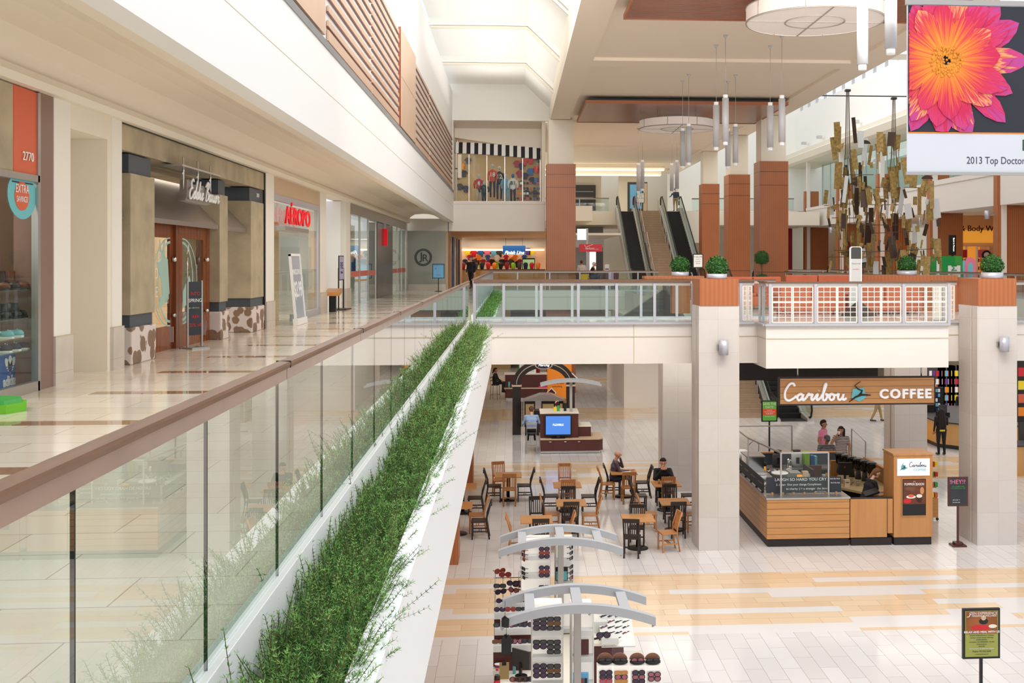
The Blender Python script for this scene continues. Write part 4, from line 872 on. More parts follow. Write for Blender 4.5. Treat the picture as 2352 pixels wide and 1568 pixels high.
# ---------------------------------------------------------------- escalators and stairs
def escalator(label,x0,x1,y0,z0,H,zn='upper'):
    run=H/math.tan(math.radians(30)); t=thing('escalator',label,'escalator',((x0+x1)/2,y0,z0)); w_=(x1-x0)/2; si=.30
    sl=H/run
    for s in (-1,1):
        a,b=(w_-si,w_) if s>0 else (-w_,-w_+si)
        g=MB(); g.prism([(-1.0,.0),(-.9,.12),(.3,.25),(run+.2,H+.25),(run+1.0,H+.25),(run+1.0,H-.5),(run-.2,H-.75),(.8,-.0)],'X',a,b); g.build('side_skirt','warm_gray_metal',t)
        gx=(a+b)/2+.06*s*0
        g=MB(); g.prism([(-.9,.12),(-1.0,.55),(-.85,.85),(-.5,.98),(.3,1.1),(run+.2,H+1.1),(run+.9,H+1.08),(run+1.1,H+.85),(run+1.1,H+.25),(run+.2,H+.25),(.3,.25)],'X',gx-.008,gx+.008); g.build('glass_balustrade','glass_green',t)
        pts=[(gx,-.6,.12),(gx,-.95,.2),(gx,-1.1,.5),(gx,-1.0,.85),(gx,-.6,1.0),(gx,.3,1.12),(gx,run+.2,H+1.12),(gx,run+.9,H+1.1),(gx,run+1.2,H+.9),(gx,run+1.2,H+.5)]
        MB().tube(pts,.045,8).build('handrail','rubber',t)
        MB().bar((gx-.10*s,.3,.27),(gx-.10*s,run+.2,H+.27),.05,.03).build('deck_strip','brushed',t)
    g=MB(); n=int(H/.2)
    for i in range(n): zz=.2*(i+1); yy=run*(i+.5)/n; g.box(-w_+si,w_-si,yy,yy+run/n+.02,zz-.45,zz)
    g.box(-w_+si,w_-si,-.9,run/n,-.0,.01); g.build('steps','escalator_step',t)
    return t
def stairs(label,x0,x1,y0,z0,H,land=.5):
    run=H/math.tan(math.radians(30)); t=thing('staircase',label,'stairs',((x0+x1)/2,y0,z0)); w_=(x1-x0)/2; n=30; g=MB(); e=MB(); y=0
    yy=0
    for i in range(n):
        d=run/(n+3)
        if i==n//2: d*=4
        g.box(-w_,w_,yy,yy+d+.02,H*(i+1)/n-.5 if i>2 else 0,H*(i+1)/n); e.box(-w_,w_,yy-.006,yy,H*(i+1)/n-.028,H*(i+1)/n-.004); yy+=d
    g.build('steps','tread',t); e.build('nosing_lines','khaki',t)
    for s in (-1,1):
        x=s*(w_-.04)
        MB().tube([(x,-.2,.95),(x,0,.95),(x,run*.45,H*.5+.95),(x,run*.56,H*.5+.95),(x,run,H+.95),(x,run+.3,H+.95)],.025,8).build('handrail','brushed',t)
        for f in (0,.15,.3,.45,.56,.7,.85,1.):
            z=(f/.45*.5*H if f<=.45 else (H*.5 if f<=.56 else H*.5+(f-.56)/.44*.5*H)); MB().box(x-.02,x+.02,run*f-.02,run*f+.02,z-.05,z+.94).build('baluster','brushed',t)
    return t
escalator('left escalator rising to the third level',7.85,9.45,73.9,0,L3); escalator('right escalator to the third level, person on it',11.3,13.05,73.9,0,L3)
stairs('wide stairs between the two upper escalators',9.55,11.15,73.9,0,L3)
escalator('lower-floor escalator glimpsed behind the coffee sign',11.35,13.15,47.9,L1,5.45)
stairs('lower-floor stairs left of the coffee sign',9.45,11.25,48.2,L1,5.45)
g=MB(); g.prism([(37.5,-1.3),(37.5,-.7),(43.3,.8),(43.3,-1.3)],'X',5.95,6.1); g.prism([(3.4,-1.25),(5.9,.42),(6.1,.42),(6.1,-1.3)],'Y',43.0,43.4); tag(g.build('dark_stair_side','escalator_side') if 'escalator_side' in M else (mat('escalator_side',(84,70,60),.3,.3,noise=.5,scale=2.5,stretch=(.3,1,6)),g.build('dark_stair_side','escalator_side'))[1],'dark striped sloping side panel seen through the bridge glass','panel')
# ---------------------------------------------------------------- sconces
def sconce(label,px,py,Y):
    x,z=ay(px,py,Y); t=thing('wall_sconce',label,'wall lamp',(x,Y,z)); MB().box(-.14,-.08,-.02,.1,-.06,.06).build('bracket','brushed',t); g=MB(); g.lathe([(.115,-.18),(.115,.18)],(.0,-.12,0),20); g.build('cylinder_shade','pot_silver',t)
    MB().box(-.1,.0,-.02,.0,-.05,.05).build('mount','brushed',t)
sconce('cylindrical silver sconce on the near stone column',1660,797,26.13); sconce('cylindrical silver sconce on the right stone column',2302,790,26.16)
for k,(px,py) in enumerate(((1822,545),(2136,500),(2290,497))):
    pass
for k,y in enumerate(ysf[1:5]):
    t=thing('pier_lamp','silver cylinder lamp on the %s fin pier'%('nearest','second','third','fourth')[k],'wall lamp',(23.8,y,3.9)); MB().cyl((0,0,-.2),.12,.42,14).build('cylinder_shade','pot_silver',t); MB().box(.0,.4,-.03,.03,-.04,.04).build('arm','brushed',t)
# spots on the upper white wall
for k,(px,py) in enumerate(((1822,343),(1855,331),(1891,317),(1976,282))):
    y,z=ax(px,py,24.8); t=thing('wall_floodlight','small white floodlight on upper right wall, %s from the left'%('first','second','third','fourth')[k],'spotlight',(24.8,y,z)); MB().box(-.15,.1,-.03,.03,-.05,.0).build('bracket','white',t); MB().box(-.5,-.15,-.25,.25,-.02,.18).build('head','light_gray',t)
# ---------------------------------------------------------------- upper shop with striped awning
def shirt(g,x,y,z,s=.5,d=.1,arms=True):
    P2=[(-.22,0),(.22,0),(.24,.62),(.12,.68),(-.12,.68),(-.24,.62)]; g.prism([(x+a*s*1.6,z+b*s*1.6) for a,b in P2],'Y',y,y+d)
    if arms:
        for q in (-1,1): g.prism([(x+q*.23*s*1.6,z+.62*s*1.6),(x+q*.40*s*1.6,z+.40*s*1.6),(x+q*.30*s*1.6,z+.32*s*1.6),(x+q*.22*s*1.6,z+.45*s*1.6)][::(1 if q<0 else -1)],'Y',y+.01,y+d-.01)
Y=61.5; xl=ay(1036,400,Y)[0]; xr=1.5
g=MB(); N=23
t=thing('striped_awning','black and white striped awning above the upper sports shop window','awning',(0,Y,0))
for i in range(N):
    a=xl+(xr-xl)*i/N; b=xl+(xr-xl)*(i+1)/N; zt=ay(1036,326,Y)[1]-.33*(i/N)**1.5; g=MB(); g.prism([(-.02,zt-.64),(-.25,zt-.64),(-.02,zt)],'X',max(a,-3.26),b)
    g.build('stripe','black' if i%2==0 else 'bright_white',t)
struct('ceiling_awning_beam',MB().prism([(xl-.3,8.6),(xr+.4,7.75),(xr+.4,9.4),(xl-.3,9.4)],'Y',61.55,61.7),'cream')
g=MB(); g.box(xl,xr,Y,Y+.03,4.95,7.7); struct('window_6',g,'glass')
g=MB(); g.box(xl,xr,Y-.05,Y+.05,4.86,4.95); 
for k in range(6): x=xl+(xr-xl)*k/5; g.box(x-.02,x+.02,Y-.02,Y+.05,4.9,7.7)
struct('window_6_frame',g,'brushed')
g=MB(); g.box(-3.6,1.75,66,66.2,4.8,8.5); struct('wall_upper_shop_back',g,'shop_back_tan' if 'shop_back_tan' in M else (mat('shop_back_tan',(176,146,104),.8),'shop_back_tan')[1]); struct('floor_upper_shop',B(-3.6,1.75,60.25,66,4.7,4.86),'tan'); area('upper_shop_lamp',(-.9,64,8.2),4,2,120,(1,.92,.8))
def mannequin(label,px,py,Y_,c,num,numc,z0=4.86,h=1.75,legs='navy',head='light_gray'):
    x=ay(px,py,Y_)[0]; t=thing('mannequin',label,'mannequin',(x,Y_,z0)); g=MB(); k=h/1.75
    for s in (-1,1): g=MB(); g.tube([(s*.09*k,0,.06),(s*.1*k,0,.45*k),(s*.09*k,0,.85*k)],[.05,.06,.085],8); g.build('trouser_leg',legs,t)
    g=MB(); g.lathe([(.12,.8*k),(.16,.9*k),(.15,1.1*k),(.20,1.32*k),(.16,1.42*k),(.06,1.47*k)],n=14,sy=.62); g.tube([(-.19,0,1.36*k),(-.27,0,1.12*k),(-.24,-.04,.9*k)],[.07,.06,.04],7); g.tube([(.19,0,1.36*k),(.27,0,1.12*k),(.24,-.04,.9*k)],[.07,.06,.04],7); g.build('jersey',c,t)
    g=MB(); g.ball((0,0,1.62*k),.09,.1,.12); g.cyl((0,0,1.45*k),.045,.1,8); g.build('head',head,t)
    if num: text(num,.3*k,numc,(0,-.135,1.18*k),t,ext=.003,bold=.006)
mannequin('mannequin in orange jersey number 18 in the upper shop window',1131,400,63,'orange_jersey' if 'orange_jersey' in M else (mat('orange_jersey',(225,85,35),.7),'orange_jersey')[1],'18','bright_white',z0=5.2,h=2.0)
mannequin('mannequin in black jersey number 12 beside the orange one',1147,400,63.2,'black','12','bright_white',z0=5.1,h=2.0)
mannequin('mannequin in white jersey number 81 in the upper shop',1178,400,62.6,'bright_white','81','navy',z0=4.86,head='blue')
mannequin('mannequin in pale blue outfit left of number 81',1162,400,62.9,'poster_blue','',None,z0=4.86,legs='poster_blue')
mannequin('small mannequin in red jersey with number 8 in upper shop',1100,400,62.5,'red','8','bright_white',legs='light_gray',h=1.7)
mannequin('child mannequin in black jersey between 8 and 18',1112,400,62.3,'black','',None,h=1.25,legs='black')
rs=random.Random(4)
JL=((1040,365,'black'),(1046,352,'red'),(1060,378,'orange'),(1075,365,'charcoal'),(1187,372,'deep_red'),(1204,368,'red'),(1219,365,'red'),(1198,378,'navy'),(1210,440,'navy'),(1222,410,'navy'),(1232,412,'blue'),(1228,440,'charcoal'),(1240,410,'red'),(1050,400,'charcoal'),(1040,385,'charcoal'),(1066,395,'black'),(1040,415,'navy'),(1056,425,'black'),(1040,440,'charcoal'),(1070,430,'navy'),(1193,395,'deep_red'),(1206,400,'navy'),(1218,390,'blue'),(1232,385,'red'),(1198,418,'charcoal'),(1236,362,'navy'))
JS=sorted(range(len(JL)),key=lambda i:(JL[i][0],JL[i][1])); JO={i:r for r,i in enumerate(JS)}
for k,(px,py,c) in enumerate(JL):
    x,z=ay(px,py,65.95); g=MB(); shirt(g,x,65.91,z-.3,.36,.09); tag(g.build('hanging_jersey',c),'%s jersey on the upper shop wall, %s from the left there'%(c.replace('_',' '),ORD[JO[k]]),'jersey')
for k,px in enumerate((1190,1212,1235)):
    x=ay(px,440,64)[0]; t=thing('merchandise_rack','low merchandise rack in the upper shop, '+('left','middle','right')[k],'display rack',(x,64,4.86))
    g=MB(); [g.box(-.3,.3,-.15,.15,.3+.3*j,.32+.3*j) for j in range(4)]; g.box(-.31,-.29,-.15,.15,0,1.3); g.box(.29,.31,-.15,.15,0,1.3); g.build('shelves','glass_green',t)
    for j in range(4):
        for q in range(3): MB().box(-.26+.18*q,-.12+.18*q,-.1,.1,.321+.3*j,.45+.3*j).build('merchandise',rs.choice(['red','navy','charcoal','orange','bright_white','blue']),t)
t=thing('shop_side_sign','small cream blade sign beside the striped awning','sign',(-3.0,61.0,6.2)); MB().box(-.1,.1,-.25,.25,0,1.3).build('panel','cream',t); MB().box(-.28,-.1,-.03,.03,.5,.56).build('bracket','black',t)
# ---------------------------------------------------------------- athletic shop, level two, far left
Y=78.; g=MB(); g.box(-5.5,2.9,Y+1,Y+1.2,0,4); struct('wall_athletic_back',g,'shop_pink'); struct('wall_athletic_header',B(-5.5,2.3,Y-.6,Y-.3,2.55,3.22),'cream')
area('athletic_shop_lamp',(-.8,Y-1.6,3.1),5,.6,130,(1,.9,.75))
tag(B(-4.3,2.2,Y+.6,Y+.7,2.34,2.45).build('cove_light','cove_emit'),'warm light strip above the athletic shirts','light')
rs=random.Random(21)
for k in range(16):
    x,z=ay(1068+10.5*k,(588 if k%2 else 598),Y+.85); c=('navy','red','charcoal','orange','deep_red','blue','black','bright_white')[k%8]; g=MB(); shirt(g,x,Y+.83,z-.30,.36,.05); tag(g.build('display_shirt',c),'%s shirt on the dense lower wall display, %s of sixteen from the left'%(c.replace('_',' '),('first','second','third','fourth','fifth','sixth','seventh','eighth','ninth','tenth','eleventh','twelfth','thirteenth','fourteenth','fifteenth','sixteenth')[k]),'shirt')
for k in range(14):
    x=-4.0+.44*k; z0=.951; c=('black','deep_red','lime','charcoal','navy','red','orange')[k%7]; g=MB(); g.lathe([(.10,0),(.14,.2),(.17,.42),(.12,.5),(.05,.54)],(x,Y-.65,z0),12); tag(g.build('torso_display',c),'%s torso form on the low display counter, %s from its left end'%(c.replace('_',' '),ORD[k]),'display form')
t=thing('blue_shop_sign','blue hanging shop sign with slanted white lettering','sign',(ay(1181,572,Y-1)[0],Y-1,2.05)); MB().box(-.8,.8,-.05,.05,0,.62).build('panel','blue',t); MB().box(-.6,-.58,-.01,.01,.62,1.18).build('hanger_rod','black',t); MB().box(.58,.6,-.01,.01,.62,1.18).build('hanger_rod','black',t); text('Finish Line',.34,'white_emit',(0,-.07,.12),t,shear=.35,bold=.006,sx=.95,ext=.01)
for k,(px,py,c) in enumerate(((1074,577,'yellow'),(1088,580,'red'),(1104,580,'blue'),(1119,580,'pink'),(1134,580,'poster_blue'),(1147,580,'charcoal'),(1105,606,'lime'),(1139,606,'lime'),(1176,605,'deep_red'),(1190,604,'navy'),(1177,596,'orange'),(1096,598,'deep_red'),(1126,600,'red'),(1160,600,'brown_leather'),(1213,575,'purple'),(1222,578,'yellow'))):
    x,z=ay(px,py,Y+.95); g=MB(); shirt(g,x,Y+.91,z-.33,.46,.09); tag(g.build('display_shirt',c),'%s shirt on display in the athletic shop, %s'%(c.replace('_',' '),('upper row far left','upper row second','upper row third','upper row fourth','upper row fifth','upper row sixth','front table left','front table second','front right of center','front far right','middle high','lower left','lower middle','lower center','upper right','top right corner')[k]),'shirt')
t=thing('shop_television','pale green screen on the right side of the athletic shop','screen',(ay(1214,596,Y-.6)[0],Y-.6,.951)); MB().box(-.45,.45,0,.05,0,.85).build('frame','black',t); MB().box(-.4,.4,-.01,0,.07,.75).build('screen','screen_green' if 'screen_green' in M else (mat('screen_green',(150,190,130),.4,emit=.4),'screen_green')[1],t)
tag(B(-4.3,2.2,Y-.9,Y-.4,0,.95).build('display_table','maple'),'long low display counter at the athletic shop front','table')
g=MB(); g.box(-3.8,-3.62,60.3,77,0,3.22); struct('wall_passage_left',g,'tan')
for k in range(5):
    g=B(-3.61,-3.54,62+k*2.4,62.4+k*2.4,0,3.0); tag(g.build('passage_post',('maple','blue','brushed','maple','blue')[k]),'upright strip on the passage wall, %s from the grey wall'%('first','second','third','fourth','fifth')[k],'post')
t=thing('low_barrier','wood-capped low glass barrier across the passage mouth','railing',(-1.0,69,0)); MB().box(-2.2,3,-.05,.05,1.0,1.07).build('handrail','cap_wood',t); MB().box(-2.2,3,-.01,.01,.05,1.0).build('glass_panel','glass_green',t)
g=MB(); g.box(2.25,2.75,74,74.5,0,3.2); struct('wall_passage_column',g,'cream')
# ---------------------------------------------------------------- phone kiosk behind the bridge
x0=ay(1330,600,62)[0]; x1=ay(1383,600,62)[0]
t=thing('phone_kiosk','phone kiosk with red header panel behind the bridge','kiosk',((x0+x1)/2,62,0)); W=(x1-x0)/2
MB().box(-W,W,-.06,.06,2.12,2.55).build('header','phone_red',t); g=MB(); g.bar((-.35,-.08,2.5),(-.28,-.08,2.36),.02,.03); g.bar((-.28,-.08,2.36),(.12,-.08,2.53),.02,.03); g.build('check_mark','bright_white',t); text('verizon',.17,'bright_white',(-.05,-.07,2.3),t,bold=.004); text('wireless',.08,'bright_white',(.32,-.07,2.26),t)
MB().box(W-.35,W+.05,-.03,.2,0,2.12).build('dark_post','charcoal',t); MB().box(-.05,W-.36,.0,.05,.9,2.1).build('lit_panel','white_emit',t); MB().box(-.2,-.06,-.01,.05,.6,2.1).build('arrow_strip','light_gray',t)
MB().box(-W-.2,W+.9,-.6,-.2,0,1.0).build('counter','dark_red_lam',t); MB().box(-W-.25,W+.95,-.65,-.15,1.0,1.04).build('counter_top','maple',t)
MB().box(-.6,0,-.62,-.601,.3,.85).build('yellow_card','yellow',t); MB().box(W+.3,W+.6,-.63,-.6,.2,.95).build('poster','lavender',t)
t=thing('counter_card','white card standing on the phone kiosk counter','sign',((x0+x1)/2+.9,61.55,1.04)); MB().box(-.12,.12,-.01,.01,0,.36).build('card','paper',t); MB().box(-.1,.1,-.012,-.01,.05,.12).build('print','purple',t)
t=thing('lit_box_sign','small glowing white box sign beside the wood-clad column','sign',(ay(1336,541,70)[0],70,2.95)); MB().box(-.28,.28,-.08,.08,0,.7).build('box','white_emit',t); MB().box(.28,.42,-.08,.08,-.02,.74).build('side','light_gray',t); MB().box(.3,.4,-.05,.05,-2.95,0).build('post','light_gray',t)
# ad column and notices near the top of the escalators
x,z=ay(1464,450,86); t=thing('advertising_column','freestanding illuminated advertising panel at the top of the stairs','sign',(x,86,L3)); MB().box(-.78,.78,-.15,.15,0,2.4).build('housing','charcoal',t); MB().box(-.62,.35,-.17,-.151,.3,2.2).build('poster','poster_blue',t); MB().box(-.5,.2,-.175,-.17,.5,1.2).build('print','lavender',t); MB().box(.45,.75,-.17,-.15,.1,2.3).build('side_print','tan',t)
x=ay(1472,450,84)[0]; stand_sign('notice_stand','pink notice reading now open at the head of the stairs',(x,84.3,L3),.62,.8,.65,'paper',(('NEW VERIZON',.09,'black',0,.66),('STORE',.09,'black',0,.54),('NOW OPEN',.11,'black',0,.38)))
x=ay(1603,606,38)[0]; stand_sign('notice_stand','white TAILOR notice in front of the right escalator',(x,38,0),.37,.5,1.33,'paper',(('TAILOR',.085,'dark_gray',0,.39),('ALTERATIONS',.03,'dark_gray',0,.31),('$5.00 HEM',.04,'dark_gray',0,.23),('$8.00 ZIP',.04,'dark_gray',0,.16)))
# totem behind the balcony
x=ay(1965,600,31.2)[0]; t=thing('phone_shaped_totem','tall white rounded totem with dark screen behind the balcony rail','sign',(x,31.2,0)); 
def rr(w_,h0,h1,r,n=6):
    pts=[(-w_,h0),(w_,h0)]; 
    for k in range(n+1): a=PI/2*k/n; pts.append((w_-r+r*math.cos(a),h1-r+r*math.sin(a)))
    for k in range(n+1): a=PI/2+PI/2*k/n; pts.append((-w_+r+r*math.cos(a),h1-r+r*math.sin(a)))
    return pts
zt=ay(1965,566,31.2)[1]; g=MB(); g.prism(rr(.175,0,zt,.08),'Y',-.05,.05); g.build('body','bright_white',t); g=MB(); g.prism(rr(.15,zt-.36,zt-.02,.06),'Y',-.055,-.0501); g.build('dark_head','charcoal',t)
MB().box(-.15,.15,-.055,-.0501,.2,zt-.37).build('panel','light_gray',t); text('Check it out',.05,'dark_gray',(0,-.058,zt-.5),t,ext=.001); text('at level 2',.05,'red',(0,-.058,zt-.66),t,ext=.001)
# cash machine and lotion shop
x=ay(2172,600,55)[0]; t=thing('cash_machine','green cash machine with ATM lettering at the right','cash machine',(x,55,0)); MB().box(-.75,.35,-.3,.3,0,1.83).build('cabinet','atm_green',t); g=MB(); g.prism([(.35,0),(.95,0),(.75,1.83),(.35,1.83)],'Y',-.25,.3); g.build('side_wing','green',t); MB().box(.0,.65,-.32,-.301,.3,1.35).build('face','bright_white',t); text('ATM',.42,'atm_green',(.33,-.34,.95),t,rot=(PI/2,-PI/2,0),ext=.01); MB().box(-.6,-.45,-.31,-.301,.6,1.6).build('stripe','bright_white',t)
x=ay(2182,567,56.5)[0]; t=thing('black_column_sign','black vertical sign above the green cash machine','sign',(x,56.2,0)); MB().box(-.19,.19,-.05,.05,1.9,2.95).build('panel','black',t); MB().box(-.04,.04,-.04,.04,0,1.9).build('post','black',t); text('Bank in Person',.12,'white_emit',(.06,-.06,2.45),t,rot=(PI/2,PI/2,0))
Y=66.; g=MB(); g.box(26.6,31,Y,Y+.3,3.35,4.38); g.box(26.6,31,Y-.1,Y+.3,2.5,2.72); struct('wall_lotion_header',g,'peach')
xs=ay(2206,530,Y-.4)[0]; zz=ay(2206,524,Y-.4)[1]
t=thing('lotion_shop_sign','amber-lit shop sign with black letters, partly hidden by the fin pier','sign',(xs,Y-.3,0)); MB().box(-.4,4,0,.2,2.72,3.5).build('backing','amber',t); text('& Body Works',.50,'black',(0,-.06,zz-.02),t,align='LEFT',ext=.03,sx=1.0)
g=MB(); g.box(26.6,31,Y+2.4,Y+2.6,0,3); struct('wall_lotion_back',g,'amber')
for k,(xa,c) in enumerate(((27.35,'bright_white'),(28.15,'bright_white'),(29.6,'bright_white'))):
    t=thing('lotion_shelf_unit','%s shelf unit of coloured bottles in the lotion shop'%('left','middle','right')[k],'shelf unit',(xa,Y+.9,0)); g=MB(); g.box(-.38,.38,.0,.3,0,.1); [g.box(-.38,.38,0,.3,.5*j,.5*j+.04) for j in range(1,6)]; g.box(-.4,-.36,0,.3,0,2.6); g.box(.36,.4,0,.3,0,2.6); g.build('shelves',c,t)
    MB().box(-.36,.36,-.02,.0,1.8,2.3).build('red_poster','red' if k<2 else 'pink',t)
    for j in range(3):
        for q in range(5): MB().cyl((-.28+.14*q,.1,.54+.5*(j)),.045,.2,8).build('bottle',('red','deep_red','orange','teal','pink')[(j+q+k*2)%5],t)
t=thing('blue_floor_sign','pale blue sign with a rounded top before the lotion shop','sign',(ay(2228,610,50)[0],50,0)); MB().box(-.35,-.03,-.03,.03,0,1.6).build('panel','aqua',t); g=MB(); g.prism(rr(.25,.2,1.75,.24),'Y',-.05,-.031); g.build('patterned_loop','pink',t); g=MB(); g.prism(rr(.12,.2,1.5,.11),'Y',-.056,-.0501); g.build('loop_center','aqua',t)
t=thing('award_rosette','dark blue rosette decoration in the lotion shop window','decoration',(29.3,Y-.2,1.95)); g=MB(); g.prism([(.3*math.cos(a),.3*math.sin(a)) for a in np.linspace(0,2*PI,25)[:-1]],'Y',0,.04); g.build('rosette','navy',t); g=MB(); g.prism([(.18*math.cos(a),.18*math.sin(a)) for a in np.linspace(0,2*PI,25)[:-1]],'Y',-.02,0); g.build('center','paper',t); g=MB(); g.prism([(-.2,-.7),(-.02,-.2),(.02,-.2),(.2,-.7),(.05,-.6),(-.05,-.6)],'Y',0,.03); g.build('ribbon','teal',t)
# seating lounge behind the balcony
def sofa(label,x,y,L,rz=0,back=True,h=.85):
    t=thing('lounge_sofa',label,'sofa',(x,y,0.004),rz); n=max(1,int(L/.9))
    MB().box(-L/2,L/2,-.4,.4,.1,.42).build('base','orange_leather',t,bevel=.02)
    for i in range(n): a=-L/2+.02+L*i/n; MB().box(a,a+L/n-.02,-.38,.2,.42,.52).build('seat_cushion','orange_leather',t,bevel=.03); MB().box(a,a+L/n-.02,.2,.42,.1,h).build('back_cushion','orange_leather',t,bevel=.03)
    for sx_ in (-1,1): MB().box(sx_*L/2-.06,sx_*L/2+.06,-.4,.42,.1,.6).build('armrest','orange_leather',t,bevel=.02)
    for sx_ in (-1,1):
        for sy_ in (-1,1): MB().cyl((sx_*(L/2-.1),sy_*.32,0),.03,.1,8).build('leg','steel_dark',t)
sofa('long orange leather sofa seen from behind, left of the two long ones',8.75,31.9,1.9,PI); sofa('long orange leather sofa seen from behind, right of the two long ones',10.95,31.9,2.1,PI)
sofa('orange leather sofa facing the camera at the left of the lounge',7.9,35.4,1.9,0,h=1.05); sofa('orange leather sofa facing the camera behind the first long sofa',10.2,35.8,2.2,0,h=1.1)
for k,(px,lab) in enumerate(((1785,'left'),(1845,'second'),(1905,'middle'),(2030,'fourth'),(2095,'right'))):
    x=ay(px,735,29.2)[0]; t=thing('wire_side_table','low wire-legged side table behind the balcony glass, '+lab,'side table',(x,29.0,.004)); MB().box(-.24,.24,-.2,.2,.36,.38).build('top','glass_green',t)
    for a in (-1,1):
        for b in (-1,1): MB().box(a*.2-.01,a*.2+.01,b*.17-.01,b*.17+.01,0,.36).build('leg','steel_dark',t)
t=thing('rolled_dark_table','dark pyramid-based table in the lounge','table',(ay(1975,730,30.5)[0],30.6,.004)); MB().lathe([(.55,0),(.08,.4)],n=4,smooth=False).build('base','bronze_dark',t); MB().box(-.6,.6,-.4,.4,.4,.44).build('top','glass_green',t)
# ---------------------------------------------------------------- cafe furniture
def make_chair(m):
    t=thing('dining_chair','x','chair'); 
    MB().prism([(-.21,-.20),(.21,-.20),(.19,.2),(-.19,.2)],'Z',.43,.465).build('seat',m,t,bevel=.008)
    for s in (-1,1):
        MB().bar((s*.185,-.17,0),(s*.185,-.17,.43),.036,.036).build('leg',m,t)
        g=MB(); g.tube([(s*.17,.26,0),(s*.17,.19,.42),(s*.175,.20,.6),(s*.185,.31,.94)],.021,6); g.build('leg',m,t)
        MB().bar((s*.18,-.17,.2),(s*.172,.22,.2),.02,.03).build('side_stretcher',m,t)
    MB().bar((-.18,0,.2),(.18,0,.2),.02,.02).bar((-.18,.05,.2),(.18,.05,.2),.02,.02).build('cross_stretcher',m,t)
    g=MB(); g.bar((-.2,.315,.9),(.2,.315,.9),.028,.10); g.build('top_rail',m,t,bevel=.006)
    for k in range(6): x=-.13+.052*k; MB().bar((x,.205,.52),(x*1.02,.30,.87),.026,.012,up=(0,1,0)).build('slat',m,t)
    MB().bar((-.17,.205,.53),(.17,.205,.53),.022,.04).build('lower_rail',m,t)
    return t
# local chair faces -Y (backrest on +Y side)
C1=make_chair('chair_oak'); C2=make_chair('dark_wood_paint'); used=set()
def chair(px,py,face,dark,label):
    x,y=az(px,py,L1+.45); src=C2 if dark else C1; rz=math.radians({'F':0,'B':180,'R':90,'L':-90}.get(face,0) if isinstance(face,str) else face)
    lab=('dark' if dark else 'light')+' slat-back chair '+label; g='dark cafe chairs' if dark else 'light cafe chairs'
    if dark not in used: used.add(dark); src.location=(x,y,L1); src.rotation_euler[2]=rz; src['label']=lab; src['group']=g; return src
    return dup(src,(x,y,L1),rz,lab,g)
def table(px,py,label,s=.39):
    x,y=az(px,py,L1+.75); t=thing('cafe_table',label,'table',(x,y,L1),group='square cafe tables')
    MB().box(-s,s,-s,s,.72,.75).build('tabletop','maple',t,bevel=.006); MB().cyl((0,0,.03),.045,.69,12).build('pedestal','black',t); MB().lathe([(.26,0),(.25,.025),(.06,.05)],n=20).build('base','black',t); MB().box(-.2,.2,-.03,.03,.70,.72).box(-.03,.03,-.2,.2,.7,.719).build('bracket','black',t)
    return x,y
def Z(zx,zy): return 1040+zx/3.92,1020+zy/3.92
T=dict(a=(500,272),b=(1030,362),c=(1065,522),d=(753,672),e=(1535,245),f=(1920,352),g=(1995,512),h=(1665,660),i=(40,545),j=(90,375))
TL=dict(a='of the far left group of four',b='at the middle of the second row',c='just in front of the middle table',d='nearest behind the arched canopy',e='where the bald man sits',f='where the man in black eats',g='in front of the eating man',h='nearest the stone column, alone in front',i='cut off by the gallery edge, nearer one',j='cut off by the gallery edge, farther one')
for k,v in T.items(): table(*Z(*v),'square light wood cafe table '+TL[k])
TN=dict(a='far left table',b='middle table of second row',c='table in front of the middle one',d='table behind the arched canopy',e="bald man's table",f='eating man table',g='table before the eating man',h='front table beside the stone column',i='table at the gallery edge')
# face: F faces camera (-Y), B back to camera, R faces right (+X), L faces left
CH=[('a',375,372,'R',1,'left side'),('a',422,320,10,0,'far side'),('a',510,402,180,0,'near side'),('a',640,368,'L',1,'right side'),
('b',1010,338,0,0,'far side'),('b',1035,455,180,0,'near side'),('b',885,462,'R',1,'left side'),('b',1222,465,'L',1,'right side'),
('c',1045,565,0,1,'far side'),('c',1062,668,180,1,'near side'),('c',895,625,'R',0,'left side'),('c',1232,628,'L',0,'right side'),
('d',757,665,0,1,'far side'),('d',595,812,'R',0,'left side'),('d',790,830,180,1,'near side'),('d',985,790,'L',0,'right side'),
('e',1452,325,'R',1,'left side, under the man'),('e',1398,352,'R',0,'near left, pulled out,'),('e',1580,385,180,0,'near side'),('e',1702,340,'L',1,'right side'),
('f',1930,430,180,0,'near side'),('f',1680,458,'R',1,'left side'),('f',2125,455,'L',1,'right side'),('f',1890,402,0,1,'far side, under the man'),
('g',1965,545,0,1,'far side'),('g',2018,668,180,1,'near side'),('g',1765,620,'R',0,'left side'),('g',2165,625,'L',0,'right side'),
('h',1655,745,-10,1,'far side'),('h',1612,832,170,1,'near side'),('h',1932,790,-80,0,'right side'),
('i',200,480,'L',1,'far right'),('i',215,632,'L',0,'right middle'),('i',238,682,'L',1,'near right')]
for t_,zx,zy,f_,d_,w_ in CH: chair(*Z(zx,zy),f_,d_,'at the %s, %s'%(TN[t_],w_.strip(',')))
